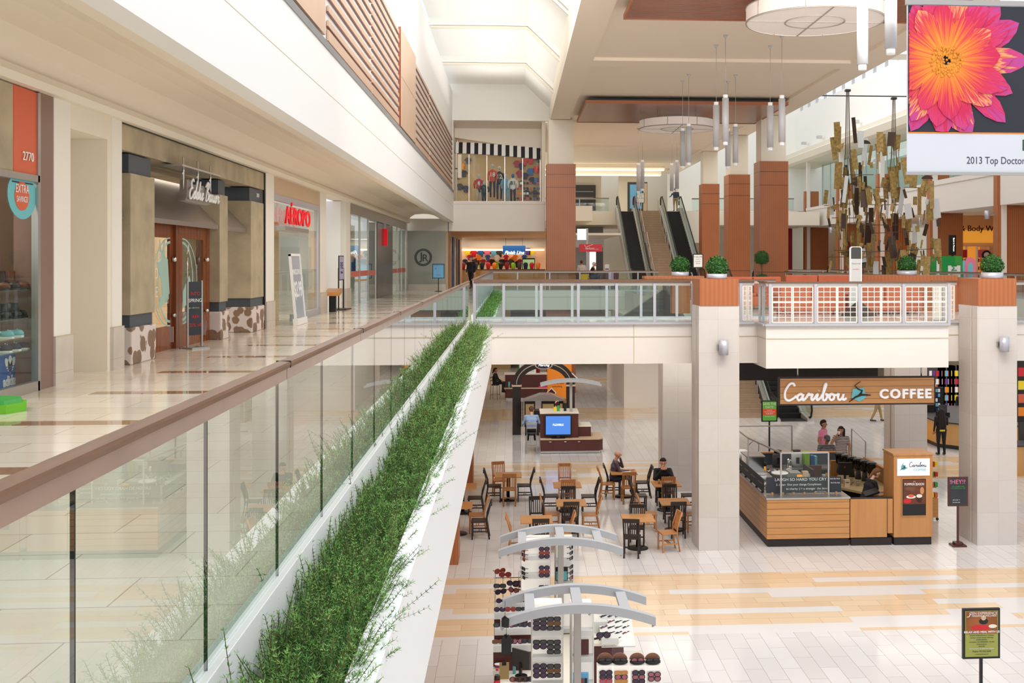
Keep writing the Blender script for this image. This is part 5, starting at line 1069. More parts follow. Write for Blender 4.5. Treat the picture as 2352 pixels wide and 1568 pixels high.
# things on the tables
x,y=az(*Z(1535,245),L1+.75)
def cup(label,x,y,z,m='cup_white',r=.035,h=.11,lid=None):
    t=thing('paper_cup',label,'cup',(x,y,z)); MB().lathe([(r*.75,0),(r,h),(r*.9,h),(r*.7,.01)],n=14).build('cup',m,t)
    if lid: MB().lathe([(r*1.05,h),(r*1.05,h+.008),(r*.8,h+.015)],n=14).build('lid',lid,t)
tag(MB().box(-.14,.14,-.1,.1,0,.006).build('open_newspaper','paper',None,(x+.08,y,L1+.75),.1),'open newspaper on the table of the bald man','newspaper')
tag(MB().box(-.04,.04,-.025,.025,0,.012).build('dark_phone','black',None,(x-.17,y+.02,L1+.75),.3),'small dark wallet on the table of the bald man','wallet')
cup('tan paper cup on the table of the bald man',x-.1,y+.2,L1+.75,'tan')
x,y=az(*Z(1920,352),L1+.75); cup('clear tumbler with brown drink by the eating man',x-.2,y-.02,L1+.75,'khaki',.035,.12)
g=MB(); g.ball((0,0,.045),.15,.11,.045,12,6); tag(g.build('crumpled_bag','tan',None,(x+.05,y+.02,L1+.75)),'crumpled tan paper bag on the table of the eating man','paper bag')
# ---------------------------------------------------------------- sunglasses cart
def arch(label,yf,yb,x0,x1,zc,sag,zpost_top):
    """double curved beams with cross rungs"""
    t=thing('arched_canopy',label,'canopy',((x0+x1)/2,(yf+yb)/2,L1)); cx=(x0+x1)/2; h=(x1-x0)/2; cyy=(yf+yb)/2; n=20
    for y,hh,nm in ((yf-cyy,h,'front_beam'),(yb-cyy,h*.98,'rear_beam')):
        g=MB(); top=[];bot=[]
        for i in range(n+1):
            u=-1+2*i/n; z=zc-sag*u*u; top.append((u*hh,z+.055)); bot.append((u*hh,z-.055))
        for i in range(n): g.prism([bot[i],bot[i+1],top[i+1],top[i]],'Y',y-.05,y+.05)
        g.build(nm,'canopy_gray',t)
    for u in (-.62,0,.62): z=zc-sag*u*u; MB().bar((u*h,yf-cyy+.04,z),(u*h,yb-cyy-.04,z),.13,.06).build('rung','canopy_gray',t)
    MB().box(-.03,.06,-.06,.06,.99,zc-.03).build('post','warm_gray_metal',t)
    for u in (-.97,.15,.97): z=zc-sag*u*u; MB().lathe([(.016,-.09),(.018,-.08),(.016,-.07)],(u*h,yf-cyy,z),8).build('hook','chrome',t)
mat('canopy_gray',(182,184,188),.5)
arch('nearer double-beam arched canopy over the sunglasses cart',13.78,14.62,-.17,1.80,L1+2.62-L1,.18,0)
arch('farther double-beam arched canopy over the sunglasses cart',17.1,17.95,-.24,1.72,2.62,.18,0)
mat('display_white',(240,234,226),.35,emit=.22); mat('acrylic',(228,228,224),.3)
t=thing('sunglasses_cart','dark red cart base carrying the lit sunglasses towers','cart',(.55,16,L1))
MB().box(-.75,.45,-2.6,2.2,0,.12).build('plinth','alu_lilac',t); MB().box(-.8,.5,-2.65,2.25,.12,.95).build('cabinet','dark_red_lam',t); MB().box(-.83,.53,-2.7,2.3,.95,.99).build('countertop','cream',t)
g=MB(); g.prism([(.5,.6),(.95,.6),(1.15,.8),(1.2,1.9),(.5,1.9)],'Z',.1,1.15); g.build('side_cabinet','dark_red_lam',t); g=MB(); g.prism([(.45,.55),(1.0,.55),(1.2,.78),(1.25,1.95),(.45,1.95)],'Z',1.15,1.19); g.build('side_shelf','cream',t)
def tower(label,x0,x1,y0,y1,z0,z1,tiers=4):
    t=thing('lit_display_tower',label,'display tower',((x0+x1)/2,(y0+y1)/2,z0)); w_=(x1-x0)/2; d=(y1-y0)/2; H=z1-z0
    MB().box(-w_,w_,-d+.05,d,0,H).build('lit_back','display_white',t)
    for i in range(tiers): z=H*i/tiers; g=MB(); g.prism([(-d-.03,z+.02),(-d+.05,z),(-d+.05,z+.11),(-d-.03,z+.09)],'X',-w_,w_); g.build('name_ledge','acrylic',t)
    MB().box(-w_,w_,-d,-d+.05,H-.05,H+.02).build('top_cap','bright_white',t)
    for s in (-1,1): MB().box(s*w_-.006,s*w_+.006,-d-.02,d,0,H).build('edge_strip','paper',t)
    return t
def glasses(fr,ln,round_=0):
    t=thing('sunglasses','x','sunglasses'); w_=.034
    for s in (-1,1):
        pts=[]
        for a in np.linspace(0,2*PI,17)[:-1]:
            c,sn=math.cos(a),math.sin(a); e=1.0 if round_ else .55
            pts.append((s*.036+w_*math.copysign(abs(c)**e,c),(.028 if round_ else .022)*math.copysign(abs(sn)**e,sn)))
        g=MB(); g.prism([(p[0]*1.0,p[1]) for p in pts],'Y',-.003,.003); g.build('lens',ln,t)
        g=MB(); g.tube([(p[0],-.001,p[1]) for p in pts],.0048,5,closed=True); g.build('rim',fr,t)
        MB().bar((s*.069,0,.012),(s*.066,.05,.0),.004,.009).build('temple',fr,t)
    MB().bar((-.008,-.003,.010),(.008,-.003,.010),.006,.007).build('bridge',fr,t)
    return t
GT=[('frame_black','lens_purple',1,'round purple-tinted'),('frame_black','lens_gray',0,'dark grey rectangular'),('lens_brown','lens_brown',0,'brown rectangular'),('lens_red','lens_red',1,'round reddish'),('frame_black','lens_pink',1,'round pink-tinted'),('lens_amber','lens_amber',0,'slim amber'),('frame_red','lens_pink',1,'bright red framed')]
GP=[None]*len(GT)
def put_glasses(k,x,y,z,label,sc=1.35,rz=0,rx=0):
    lab='%s sunglasses %s'%(GT[k][3],label)
    if GP[k] is None: GP[k]=glasses(*GT[k][:3]); o=GP[k]
    else: o=dup(GP[k])
    o.location=(x,y,z); o.rotation_euler=(rx,0,rz); o.scale=(sc,)*3; o['label']=lab; o['group']=GT[k][3]+' sunglasses'; return o
od=['top','second','third','fourth','fifth','sixth','seventh','eighth','ninth','tenth','eleventh','twelfth','thirteenth','fourteenth','fifteenth','sixteenth','seventeenth','eighteenth','nineteenth','twentieth','twenty-first','twenty-second']
# near towers: columns from the picture
def col_glasses(px,Y,pys,ks,where,sc=1.35):
    for i,(py,k) in enumerate(zip(pys,ks)):
        x,z=ay(px,py,Y); put_glasses(k,x,Y-.035,z,'%s from top in the %s'%(od[i],where),sc)
Yn=14.42
zt=ay(1260,1400,Yn)[1]
tower('near lit tower with two columns of sunglasses, left of the post',ay(1222,1500,Yn)[0],ay(1293,1500,Yn)[0],Yn,Yn+.5,L1+.99,zt)
col_glasses(1240,Yn-.015,(1419,1429,1439,1472,1482,1527,1537,1548),(1,0,0,1,0,0,0,0),'left column of the near tower',1.25)
col_glasses(1272,Yn-.015,(1419,1429,1440,1472,1483,1494,1527,1537,1548),(1,2,1,1,1,1,1,2,1),'right column of the near tower',1.25)
tower('near lit tower with bare bright panels, right of the post',ay(1314,1500,Yn)[0],ay(1363,1500,Yn)[0],Yn,Yn+.5,L1+.99,zt-.02)
x,z=ay(1335,1486,Yn-.02); tag(MB().box(-.1,.1,0,.02,-.1,.1).build('dark_square','dark_red_lam',None,(x,Yn-.02,z)),'square dark red panel on the near right tower','panel')
Yf=17.6; zf=ay(1230,1246,Yf)[1]
tower('far lit tower with a column of sunglasses, left of its post',ay(1197,1300,Yf)[0],ay(1264,1300,Yf)[0],Yf,Yf+.5,L1+.99,zf,5)
col_glasses(1250,Yf-.015,(1259,1268,1276,1302,1311,1319,1346),(0,3,0,0,3,0,1),'far tower beside the post',1.2)
for i,py in enumerate((1262,1272,1282,1304,1314,1324)): x,z=ay(1201,py,Yf-.01); put_glasses((3,4,3,1,1,1)[i],x,Yf-.03,z,'%s from top on the left edge of the far tower'%od[i],1.1,rz=-1.1)
tower('far lit tower with bright shelves, right of its post',ay(1277,1300,Yf)[0],ay(1317,1300,Yf)[0],Yf,Yf+.5,L1+.99,zf,4)
for i,py in enumerate((1255,1268,1280,1300,1313,1325)): x,z=ay(1313,py,Yf-.01); put_glasses((0,1,1,1,0,4)[i],x,Yf-.03,z,'%s from top on the right edge of the far tower'%od[i],1.1,rz=1.1)
x,z=ay(1290,1316,Yf-.02); t=thing('display_mirror','dark square mirror with glasses on the far right tower','mirror',(x,Yf-.02,z)); MB().box(-.1,.1,0,.015,-.12,.1).build('frame','near_black_brown',t); MB().box(-.09,.09,-.004,0,-.11,.03).build('glass','aqua',t)
# shelves of glasses on the left side of the cart
k=0; rs=random.Random(9)
def shelf_row(label,px0,px1,py,Y,n,ks,depth=.16,base=True):
    a,z=ay(px0,py,Y); b=ay(px1,py,Y)[0]
    if base:
        t=thing('display_shelf',label,'shelf',((a+b)/2,Y+.05,z-.06)); h=(b-a)/2
        MB().box(-h,h,-.1,.12,-.10,0).build('white_blocks','acrylic',t); MB().box(-h,h,-.08,.12,-(z-.06-L1-.99),-.10).build('dark_base','dark_red_lam',t)
    for i in range(n): put_glasses(ks[i%len(ks)],a+(b-a)*(i+.5)/n,Y,z-.022,'%s from left on the %s'%(od[i],label),1.2,rx=-.1)
shelf_row('upper left shelf under the near canopy',1135,1210,1396,17.0,3,(0,3,1)); shelf_row('second left shelf below the near canopy',1136,1222,1432,16.5,4,(1,4,1,0))
shelf_row('third left shelf beside the near tower',1133,1222,1470,16.1,4,(2,0,4,1)); shelf_row('left shelf between the two canopies',1140,1212,1376,17.35,3,(0,4,1)); 
shelf_row('low front left tray of small sunglasses',1180,1216,1556,15.35,4,(4,2,0,0))
for i,(px,py) in enumerate(((1148,1345),(1178,1340),(1200,1342),(1150,1362),(1180,1360),(1160,1325),(1148,1318),(1190,1352))):
    x,z=ay(px,py,17.85); put_glasses((1,0,4,0,4,3,3,1)[i],x,17.85+.03*i,z,'%s from the left rear tree rack'%od[i],1.4,rz=rs.uniform(-.6,.6))
t=thing('wire_rack','thin wire rack holding glasses at the left rear of the cart','rack',(ay(1165,1340,18.05)[0],18.05,L1+.99)); zr=ay(1165,1312,18.05)[1]-L1-.99
for i in range(4): MB().cyl((-.2+.13*i,0,0),.008,zr,6).build('upright','chrome',t)
for i in range(3): MB().bar((-.22,0,zr-.1-.2*i),(.22,0,zr-.1-.2*i),.012,.012).build('rail','chrome',t)
# glasses racked on the right
for r_ in range(6):
    for c_i in range(4):
        px=1388+17*c_i-(5*r_ if r_>3 else 0); py=1415+13*r_; x,z=ay(px,py,17.2-.12*r_); put_glasses((1,0,4,1)[(r_+c_i)%4],x,17.2-.12*r_,z,'row %s and %s in line on the right slanted rack'%(od[r_],od[c_i]),.95,rz=.5)
t=thing('slanted_glasses_rack','pale slanted rack carrying rows of small glasses at the right of the cart','rack',(ay(1413,1450,16.9)[0]+.02,16.9,L1+1.19)); MB().obox((.0,0,.07),(1,0,0),(0,.93,.37),(0,-.37,.93),.26,.36,.01).build('sloped_panel','acrylic',t); MB().box(-.22,.22,.25,.32,0,.19).build('prop','acrylic',t)
for i,(px,py) in enumerate(((1375,1430),(1400,1468))):
    x,z=ay(px,py,16.6+.5*(1-i)); tag(MB().box(-.13,.13,-.1,.1,-(z-L1-1.19),.05).build('white_riser','acrylic',None,(x,16.6+.5*(1-i),z)),('upper','lower')[i]+' white riser block at the right of the cart','display block')
x,z=ay(1386,1458,16.5); put_glasses(0,x,16.5,z,'resting on the white block right of the bright tower',1.5)
# front right: four white columns with open cases
for i,px in enumerate((1392,1427,1467,1503)):
    Y=13.9; a,z1=ay(px,1535,Y); t=thing('white_display_column','white display column at front right, %s from left'%od[i].replace('top','first'),'display column',(a,Y+.12,L1+.0)); MB().box(-.105,.105,-.02,.1,0,z1-L1+.0).build('column','display_white',t); MB().box(-.09,.09,-.024,-.02,.3,z1-L1-.06).build('face','paper',t)
    t=thing('glasses_case','open brown-lined sunglasses case on the %s white display column'%od[i].replace('top','first'),'case',(a,Y+.15,z1)); g=MB(); g.lathe([(.06,0),(.1,.02),(.1,.05),(.09,.05)],n=20,sy=.45); g.build('lower_shell','black',t); g=MB(); g.prism([(.1*math.cos(q),.05+.085*math.sin(q)) for q in np.linspace(0,PI,12)],'Y',.035,.05); g.build('lid','case_brown' if 'case_brown' in M else (mat('case_brown',(160,112,88),.5),'case_brown')[1],t)
    put_glasses((1,1,4,1)[i],a,Y+.13,z1+.06,'inside the open case on the %s column'%od[i].replace('top','first'),1.15)
    ks=((0,0,6),(5,4,5),(0,4,0),(4,4))[i]
    for j,kk in enumerate(ks): x,z=ay(px,(1544,1554,1564)[j]+(4 if i==3 else 0),Y+.09); put_glasses(kk,x,Y+.085,z,'%s from top on the face of the %s white column'%(od[j],od[i].replace('top','first')),1.15)
# bottle, cup, clipboard, pouches, monitor
def on_cart(px,py,Y=13.6): return ay(px,py,Y)
x,_=on_cart(1142,1560,15.35); zc=L1+.99
mat('cola_dark',(48,20,16),.15); mat('cola_red',(214,24,36),.4)
t=thing('cola_bottle','cola bottle with red cap and label at the bottom edge','bottle',(x,15.35,zc)); t.scale=(1.25,1.25,1.25); MB().lathe([(.03,0),(.034,.02),(.034,.14),(.03,.17)],n=16).build('body','cola_dark',t); MB().lathe([(.0345,.06),(.0345,.12)],n=16).build('label','cola_red',t); MB().lathe([(.03,.17),(.014,.215),(.012,.225)],n=16).build('neck','glass',t); MB().cyl((0,0,.222),.016,.02,12).build('cap','red',t); text('Cola',.028,'bright_white',(0,-.036,.09),t,shear=.3,ext=.001)
x,_=on_cart(1161,1560,15.2); t=thing('blue_paper_cup','blue paper cup with white rim beside the cola bottle','cup',(x,15.2,zc)); t.scale=(1.25,1.25,1.25); MB().lathe([(.033,0),(.045,.11),(.04,.11),(.03,.01)],n=18).build('cup','blue_cup' if 'blue_cup' in M else (mat('blue_cup',(50,80,190),.5),'blue_cup')[1],t); MB().lathe([(.045,.108),(.048,.112),(.045,.116)],n=18).build('rim','bright_white',t); MB().lathe([(.04,.05),(.042,.07)],n=6).build('star','bright_white',t)
x,z=on_cart(1158,1545,15.7); t=thing('clipboard','brown clipboard standing behind the cola bottle','clipboard',(x,15.75,zc)); MB().box(-.07,.07,-.004,.004,0,.24).build('board','khaki',t); MB().box(-.03,.03,-.012,-.004,.2,.25).build('clip','black',t)
for i,(px,py,w_,h_) in enumerate(((1160,1425,.055,.13),(1163,1476,.085,.24))):
    x,z=ay(px,py,13.75); t=thing('pouch_bundle',('upper small','lower large')[i]+' bundle of black cloth pouches hanging from the near canopy','pouches',(x,13.72,z)); rs2=random.Random(i)
    for k in range(6): q=rs2.uniform(-.5,.5)*w_; g=MB(); g.prism([(q-.03,-h_*.5),(q+.03,-h_*.55),(q+.035,h_*.3),(q,h_*.5),(q-.03,h_*.3)],'Y',-.03+.01*k,-.022+.01*k); g.build('pouch','black',t)
    MB().cyl((0,0,h_*.45),.003,.2 if i==0 else .2,5).build('cord','black',t)
x,z=ay(1197,1540,15.9); t=thing('cart_monitor','thin dark flat monitor seen edge-on on the cart','monitor',(x,15.85,zc),.9); MB().box(-.012,.012,-.16,.16,.12,.38).build('screen','charcoal',t); MB().box(-.03,.0,-.02,.02,0,.2).build('stand','black',t); MB().lathe([(.09,0),(.09,.01)],n=14).build('base','black',t)
x,_=ay(1180,1540,13.9); t=thing('water_bottle','slim clear bottle with blue label on the cart','bottle',(ay(1181,1530,15.95)[0],15.95,zc)); MB().lathe([(.022,0),(.022,.13),(.01,.17),(.01,.18)],n=12).build('body','aqua',t); MB().cyl((0,0,.18),.012,.015,8).build('cap','blue',t)
t=thing('colourful_visor','stack of striped orange and blue visors on the left shelf','visors',(ay(1148,1525,16.0)[0],15.95,zc+.08))
for i,c in enumerate(('bright_white','orange','blue','red','bright_white')): g=MB(); g.lathe([(.075,0),(.08,.012)],n=20,sy=.6); g.build('visor',c,t).location=(0,0,.014*i)
MB().box(-.1,.1,-.07,.07,-.08,0).build('block','acrylic',t)
t=thing('phone_case_rack','clear rack with pink and black phone cases on the near right tower','rack',(ay(1334,1558,14.3)[0],14.25,ay(1334,1568,14.3)[1])); MB().box(-.1,.1,0,.06,-.05,.14).build('rack','poster_blue',t)
for i,c in enumerate(('hot_pink','black','lens_red','black')): MB().box(-.09+.045*i,-.055+.045*i,-.012,0,.01,.08).build('phone_case',c,t)
MB().box(-.09,.09,-.05,-.01,-.06,.0).build('tray','bright_white',t)
MB().box(-.05,.05,-.01,.06,-.9,-.05).build('stand','display_white',t)
# ---------------------------------------------------------------- carts farther back
def cart2():
    x0,x1=.98,3.26; t=thing('television_cart','stepped dark red kiosk with a television on its front','kiosk',(1.75,40.4,L1)); o=1.75
    g=MB(); g.prism([(x0-o,-.7),(x1-o-.15,-.7),(x1-o,-.55),(x1-o,.8),(x0-o,.8)],'Z',.1,.5); g.build('lower_cabinet','dark_red_lam',t); MB().box(x0-o,x1-o-.1,-.66,.7,.02,.1).build('plinth','light_gray',t)
    g=MB(); g.prism([(x0-o-.02,-.72),(x1-o-.14,-.72),(x1-o+.02,-.56),(x1-o+.02,.82),(x0-o-.02,.82)],'Z',.5,.54); g.build('lower_top','tan',t)
    MB().box(x0-o,.62,-.45,.7,.54,1.42).build('upper_cabinet','dark_red_lam',t); MB().box(x0-o-.02,.64,-.47,.72,1.42,1.46).build('upper_top','cream',t)
    MB().box(.64,1.1,-.2,.7,.54,.9).build('step_cabinet','dark_red_lam',t); MB().box(.64,1.12,-.22,.72,.9,.94).build('step_top','cream',t)
    for a in (-.55,0,.5): MB().box(x0-o+.9+a-.04,x0-o+.9+a+.04,-.715,-.70,.42,.45).build('drawer_handle','chrome',t)
    for a in (-.3,.55): MB().box(a,a+.006,-.705,-.699,.1,.5).build('drawer_joint','black',t)
    d=thing('television','flat television with blue screen reading FLEXIBLE on the stepped kiosk','television',(1.62,39.78,L1+.54)); MB().box(-.49,.49,0,.05,.1,.86).build('bezel','black',d); MB().box(-.45,.45,-.008,0,.15,.82).build('screen','sky_screen',d); MB().box(-.25,.25,-.05,.1,0,.03).build('foot','black',d); MB().box(-.06,.06,.0,.04,.03,.1).build('neck','black',d); text('FLEXIBLE',.1,'white_emit',(0,-.012,.5),d,ext=.001)
cart2()
a0=ay(1233,902,40.2); t=thing('arched_canopy','small curved canopy over the stepped television kiosk','canopy',(2.1,40.2,L1))
for y,nm in ((-.3,'front_beam'),(.35,'rear_beam')):
    g=MB()
    for i in range(16):
        u,v=-1+2*i/16,-1+2*(i+1)/16; f=lambda u:2.62-.16*u*u; g.prism([(u*1.12,f(u)-.04),(v*1.12,f(v)-.04),(v*1.12,f(v)+.04),(u*1.12,f(u)+.04)],'Y',y-.04,y+.04)
    g.build(nm,'canopy_gray',t)
for u in (-.6,0,.6): MB().box(u*1.12-.05,u*1.12+.05,-.3,.35,2.55-.1*u*u,2.6-.1*u*u).build('rung','canopy_gray',t)
MB().box(-.04,.06,-.05,.05,1.46,2.6).build('post','warm_gray_metal',t)
for i,(dx,c,h) in enumerate(((-.3,'green',.2),(-.42,'yellow',.15),(-.05,'black',.3))): tag(MB().box(-.05,.05,-.04,.04,0,h).build('counter_item',c,None,(1.95+dx,40.4,L1+1.46)),'%s item on top of the stepped kiosk'%c,'kiosk item')
def archkiosk():
    x0,x1,y=.12,2.3,44.2; o=(x0+x1)/2; W=(x1-x0)/2; t=thing('arched_kiosk','dark kiosk with a big arch and oval sign behind the television kiosk','kiosk',(o,y,L1))
    for s in (-1,1): MB().box(s*W-.17,s*W+.17,-.12,.12,0,2.05).build('arch_post','near_black_brown',t); MB().box(s*W-.2,s*W+.2,-.15,.15,1.95,2.02).build('capital','tan',t)
    g=MB(); n=20
    for i in range(n):
        a,b=PI-PI*i/n,PI-PI*(i+1)/n; P_=lambda r,q,k:(r*math.cos(q),2.05+k*math.sin(q)); g.prism([P_(W-.16,a,.65),P_(W-.16,b,.65),P_(W+.17,b,.98),P_(W+.17,a,.98)],'Y',-.12,.12)
    g.build('arch','near_black_brown',t)
    g=MB()
    for i in range(n):
        a,b=PI-PI*i/n,PI-PI*(i+1)/n; g.prism([(W*1.0*math.cos(a),2.05+.82*math.sin(a)),(W*math.cos(b),2.05+.82*math.sin(b)),(W*1.02*math.cos(b),2.05+.85*math.sin(b)),(W*1.02*math.cos(a),2.05+.85*math.sin(a))],'Y',-.13,-.12)
    g.build('arch_line','tan',t)
    g=MB(); g.prism([(.36*math.cos(a),2.82+.17*math.sin(a)) for a in np.linspace(0,2*PI,25)[:-1]],'Y',-.18,-.13); g.build('oval_rim','tan',t); g=MB(); g.prism([(.31*math.cos(a),2.82+.13*math.sin(a)) for a in np.linspace(0,2*PI,25)[:-1]],'Y',-.2,-.18); g.build('oval_sign','navy',t); text('Piercing',.14,'white_emit',(0,-.21,2.82),t,shear=.3)
    g=MB(); g.prism([(-.85,1.42),(.9,1.42),(.3,1.66),(-.15,1.66)],'Y',-.5,.3); g.build('inner_roof','steel_dark',t)
    MB().box(-.75,.75,-.3,.25,0,1.0).build('cabinet','near_black_brown',t)
    for a,b in ((-.78,-.35),(-.1,.45),(.6,.8)): MB().box(a,b,-.34,-.28,.35,1.38).build('mirror_frame','black',t); MB().box(a+.05,b-.05,-.35,-.341,.45,1.28).build('mirror','khaki',t)
    for k in range(4): MB().box(-W+.02+.07*k,-W+.05+.07*k,-.2,-.16,.35,1.35).build('earring_strip','black',t); MB().box(W-.25+.07*k,W-.22+.07*k,-.2,-.16,.75,1.4).build('earring_strip','charcoal',t)
archkiosk()
t=thing('orange_panel','tall orange advertising panel behind the arched kiosk','sign panel',(ay(1285,900,47)[0],47,L1)); MB().box(-.52,.52,-.06,.06,0,2.7).build('panel','orange',t)
for (x,z,s) in ((-.35,1.35,.17),(-.08,.85,.15),(.55,1.95,.2)): g=MB(); g.prism([(x,z-s*1.3),(x+s*1.3,z),(x,z+s*1.3),(x-s*1.3,z)],'Y',-.09,-.06); g.build('diamond_border','bright_white',t); g=MB(); g.prism([(x,z-s),(x+s,z),(x,z+s),(x-s,z)],'Y',-.1,-.09); g.build('diamond_picture','dark_red_lam',t)
text('Now we have',.1,'black',(-.1,-.065,1.75),t,ext=.001); text('everything',.1,'black',(-.1,-.065,1.62),t,ext=.001)
# third counter with beauty poster
x0=ay(1160,918,55.3)[0]; t=thing('beauty_counter','long dark red counter with cream top behind the arch kiosk','counter',(x0+1.2,55.8,L1)); MB().box(-1.2,1.0,-.5,.5,.1,.55).build('lower_cabinet','dark_red_lam',t); MB().box(-1.2,.9,-.3,.5,.6,1.25).build('upper_cabinet','dark_red_lam',t); MB().box(-1.25,1.05,-.52,.5,.55,.6).build('ledge','tan',t); MB().box(-1.25,.95,-.32,.5,1.25,1.3).build('countertop','cream',t); MB().box(-1.15,.95,-.45,.4,0,.1).build('plinth','light_gray',t)
tag(MB().cyl((0,0,0),.05,.3,10).build('water_bottle','aqua',None,(x0+.2,55.42,L1+.6)),'turquoise bottle on the ledge of the beauty counter','bottle')
tag(MB().box(-.25,.25,-.1,.1,0,.08).build('pink_bag','hot_pink',None,(x0+1.95,55.42,L1+.6)),'small hot pink bag on the beauty counter ledge','bag')
x,z=ay(1212,850,55.6); t=thing('face_poster','white framed beauty poster of a face','poster',(x,55.7,L1+1.3)); MB().box(-.42,.42,-.03,.03,0,1.0).build('frame','bright_white',t); MB().box(-.33,.33,-.04,-.03,.08,.92).build('picture','stone_white',t); g=MB(); g.prism([(.2*math.cos(a),.45+.28*math.sin(a)) for a in np.linspace(0,2*PI,20)[:-1]],'Y',-.05,-.04); g.build('face_shape','peach',t); g=MB(); g.prism([(-.3,.5),(-.25,.85),(.2,.9),(.28,.6),(.1,.72),(-.15,.65)],'Y',-.055,-.05); g.build('hair_shape','charcoal',t); MB().box(-.02,.09,-.056,-.05,.28,.31).build('lips_shape','red',t)
for k,(px,c) in enumerate(((1194,'green'),(1226,'red'),(1236,'deep_red'))): x=ay(px,850,56)[0]; tag(MB().lathe([(.02,.9),(.09,.7),(.08,.3),(.1,0)],(0,0,0),10).build('hanging_scarf',c,None,(x,55.95,L1+1.3)),'%s scarf hanging by the beauty poster'%c.replace('_',' '),'scarf')
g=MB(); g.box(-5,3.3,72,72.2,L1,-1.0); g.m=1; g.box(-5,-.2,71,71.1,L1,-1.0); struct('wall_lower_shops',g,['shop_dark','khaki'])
# bar stools
def stool(label,x,y,rz):
    t=thing('bar_stool',label,'stool',(x,y,L1),rz)
    for a in (-1,1):
        for b in (-1,1): MB().bar((a*.2,b*.2,0),(a*.16,b*.16,.72),.025,.025).build('leg','steel_dark',t)
    MB().lathe([(.19,.72),(.2,.75),(.18,.78)],n=16).build('seat','dark_gray',t)
    for z in (.25,): MB().bar((-.19,-.19,z),(.19,-.19,z),.02,.02).bar((-.19,.19,z),(.19,.19,z),.02,.02).bar((.19,-.19,z),(.19,.19,z),.02,.02).bar((-.19,-.19,z),(-.19,.19,z),.02,.02).build('foot_rail','steel_dark',t)
    g=MB(); g.tube([(-.17,-.18,.74),(-.19,-.22,1.15),(.19,-.22,1.15),(.17,-.18,.74)],.013,6); [g.bar((-.18,-.21,z),(.18,-.21,z),.012,.05) for z in (.95,1.1)]; g.build('backrest','brushed',t)
ps=az(1221,1043,L1); stool('metal bar stool under the man in the light blue shirt',ps[0],ps[1]+.25,0)
ps2=az(1137,918,L1); stool('metal bar stool under the seated woman in black',ps2[0],ps2[1]+.2,-1.9)
# ---------------------------------------------------------------- coffee kiosk
KX0,KY0=6.2,26.35
t=thing('coffee_counter','L-shaped oak plank coffee counter front at the kiosk','counter',(KX0,KY0,L1))
MB().box(.03,2.05,.05,.75,0,.2).build('toe_kick','near_black_brown',t); MB().box(.0,2.06,0,.8,.2,1.17).build('front_panel','oak_plank',t); MB().box(-.02,2.08,-.02,.82,1.17,1.21).build('steel_top','brushed',t)
MB().box(.03,.7,.75,4.3,0,.2).build('toe_kick','near_black_brown',t); MB().box(0,.75,.8,4.4,.2,1.17).build('side_panel','oak_plank_side' if 'oak_plank_side' in M else (wood('oak_plank_side',(196,146,92),(150,104,60),planks=.155,axis='Y',grain=9),'oak_plank_side')[1],t); MB().box(-.02,.77,.82,4.4,1.17,1.21).build('steel_top','brushed',t)
t=thing('counter_gate','oak half-height gate beside the menu tower','gate',(KX0+2.09,KY0,L1)); MB().box(0,.92,.02,.1,.2,1.15).build('panel','oak',t); MB().box(.93,1.06,.0,.1,.3,1.15).build('hinge_post','oak',t); MB().box(0.02,1.04,.03,.1,0,.18).build('toe_kick','near_black_brown',t); MB().box(0,1.06,.02,.12,1.15,1.17).build('top_edge','near_black_brown',t)
# menu tower
t=thing('menu_tower','tall oak tower with lit coffee sign and pumpkin season poster','sign tower',(KX0+3.17,KY0-.02,L1)); W=.98
MB().box(.02,W-.02,.03,.75,0,.2).build('toe_kick','near_black_brown',t); MB().box(0,W,0,.75,.2,2.22).build('oak_body','oak',t); MB().box(-.02,W+.02,-.02,.77,2.22,2.26).build('top','oak',t)
MB().box(.08,W-.08,-.02,0,1.72,2.14).build('lit_sign','lit_sign' if 'lit_sign' in M else (mat('lit_sign',(236,242,252),.4,emit=.12),'lit_sign')[1],t)
MB().box(.19,.82,-.025,0,.72,1.66).build('poster_frame','oak',t); MB().box(.21,.80,-.03,-.0251,.74,1.64).build('poster_black','black',t); MB().box(.225,.785,-.032,-.0301,1.02,1.62).build('poster_picture','poster_brown' if 'poster_brown' in M else (mat('poster_brown',(104,52,32),.5,noise=.3,scale=9),'poster_brown')[1],t)
text("PUMPKIN SEASON",.085,'paper',(.505,-.034,1.51),t,ext=.001,sx=.72,bold=.001); text("IT'S",.035,'paper',(.505,-.034,1.57),t,ext=.001)
def blob(x,z,rx,rz_,m,n,y=-.034): g=MB(); g.prism([(x+rx*math.cos(a),z+rz_*math.sin(a)) for a in np.linspace(0,2*PI,19)[:-1]],'Y',y,y+.0015); g.build(n,m,t)
blob(.40,1.40,.13,.045,'lens_brown','bread_print'); blob(.42,1.2,.12,.04,'paper','plate_print'); blob(.42,1.225,.075,.04,'terracotta','muffin_print',-.036); blob(.33,1.1,.1,.06,'red','napkin_print'); blob(.63,1.22,.075,.045,'cream','latte_print'); blob(.63,1.13,.075,.07,'poster_dark' if 'poster_dark' in M else (mat('poster_dark',(60,28,20),.5),'poster_dark')[1],'mug_print',-.0335); blob(.70,1.35,.05,.09,'lens_amber','drink_print')
script([[(p[0],p[1]) for p in q] for q in word('Caribou')[0]],.073,.0055,'near_black_brown',t,(.37,-.024,1.94),'script_print','Y',.12); text('COFFEE',.085,'aqua',(.645,-.022,1.86),t,ext=.001,sx=1.1)
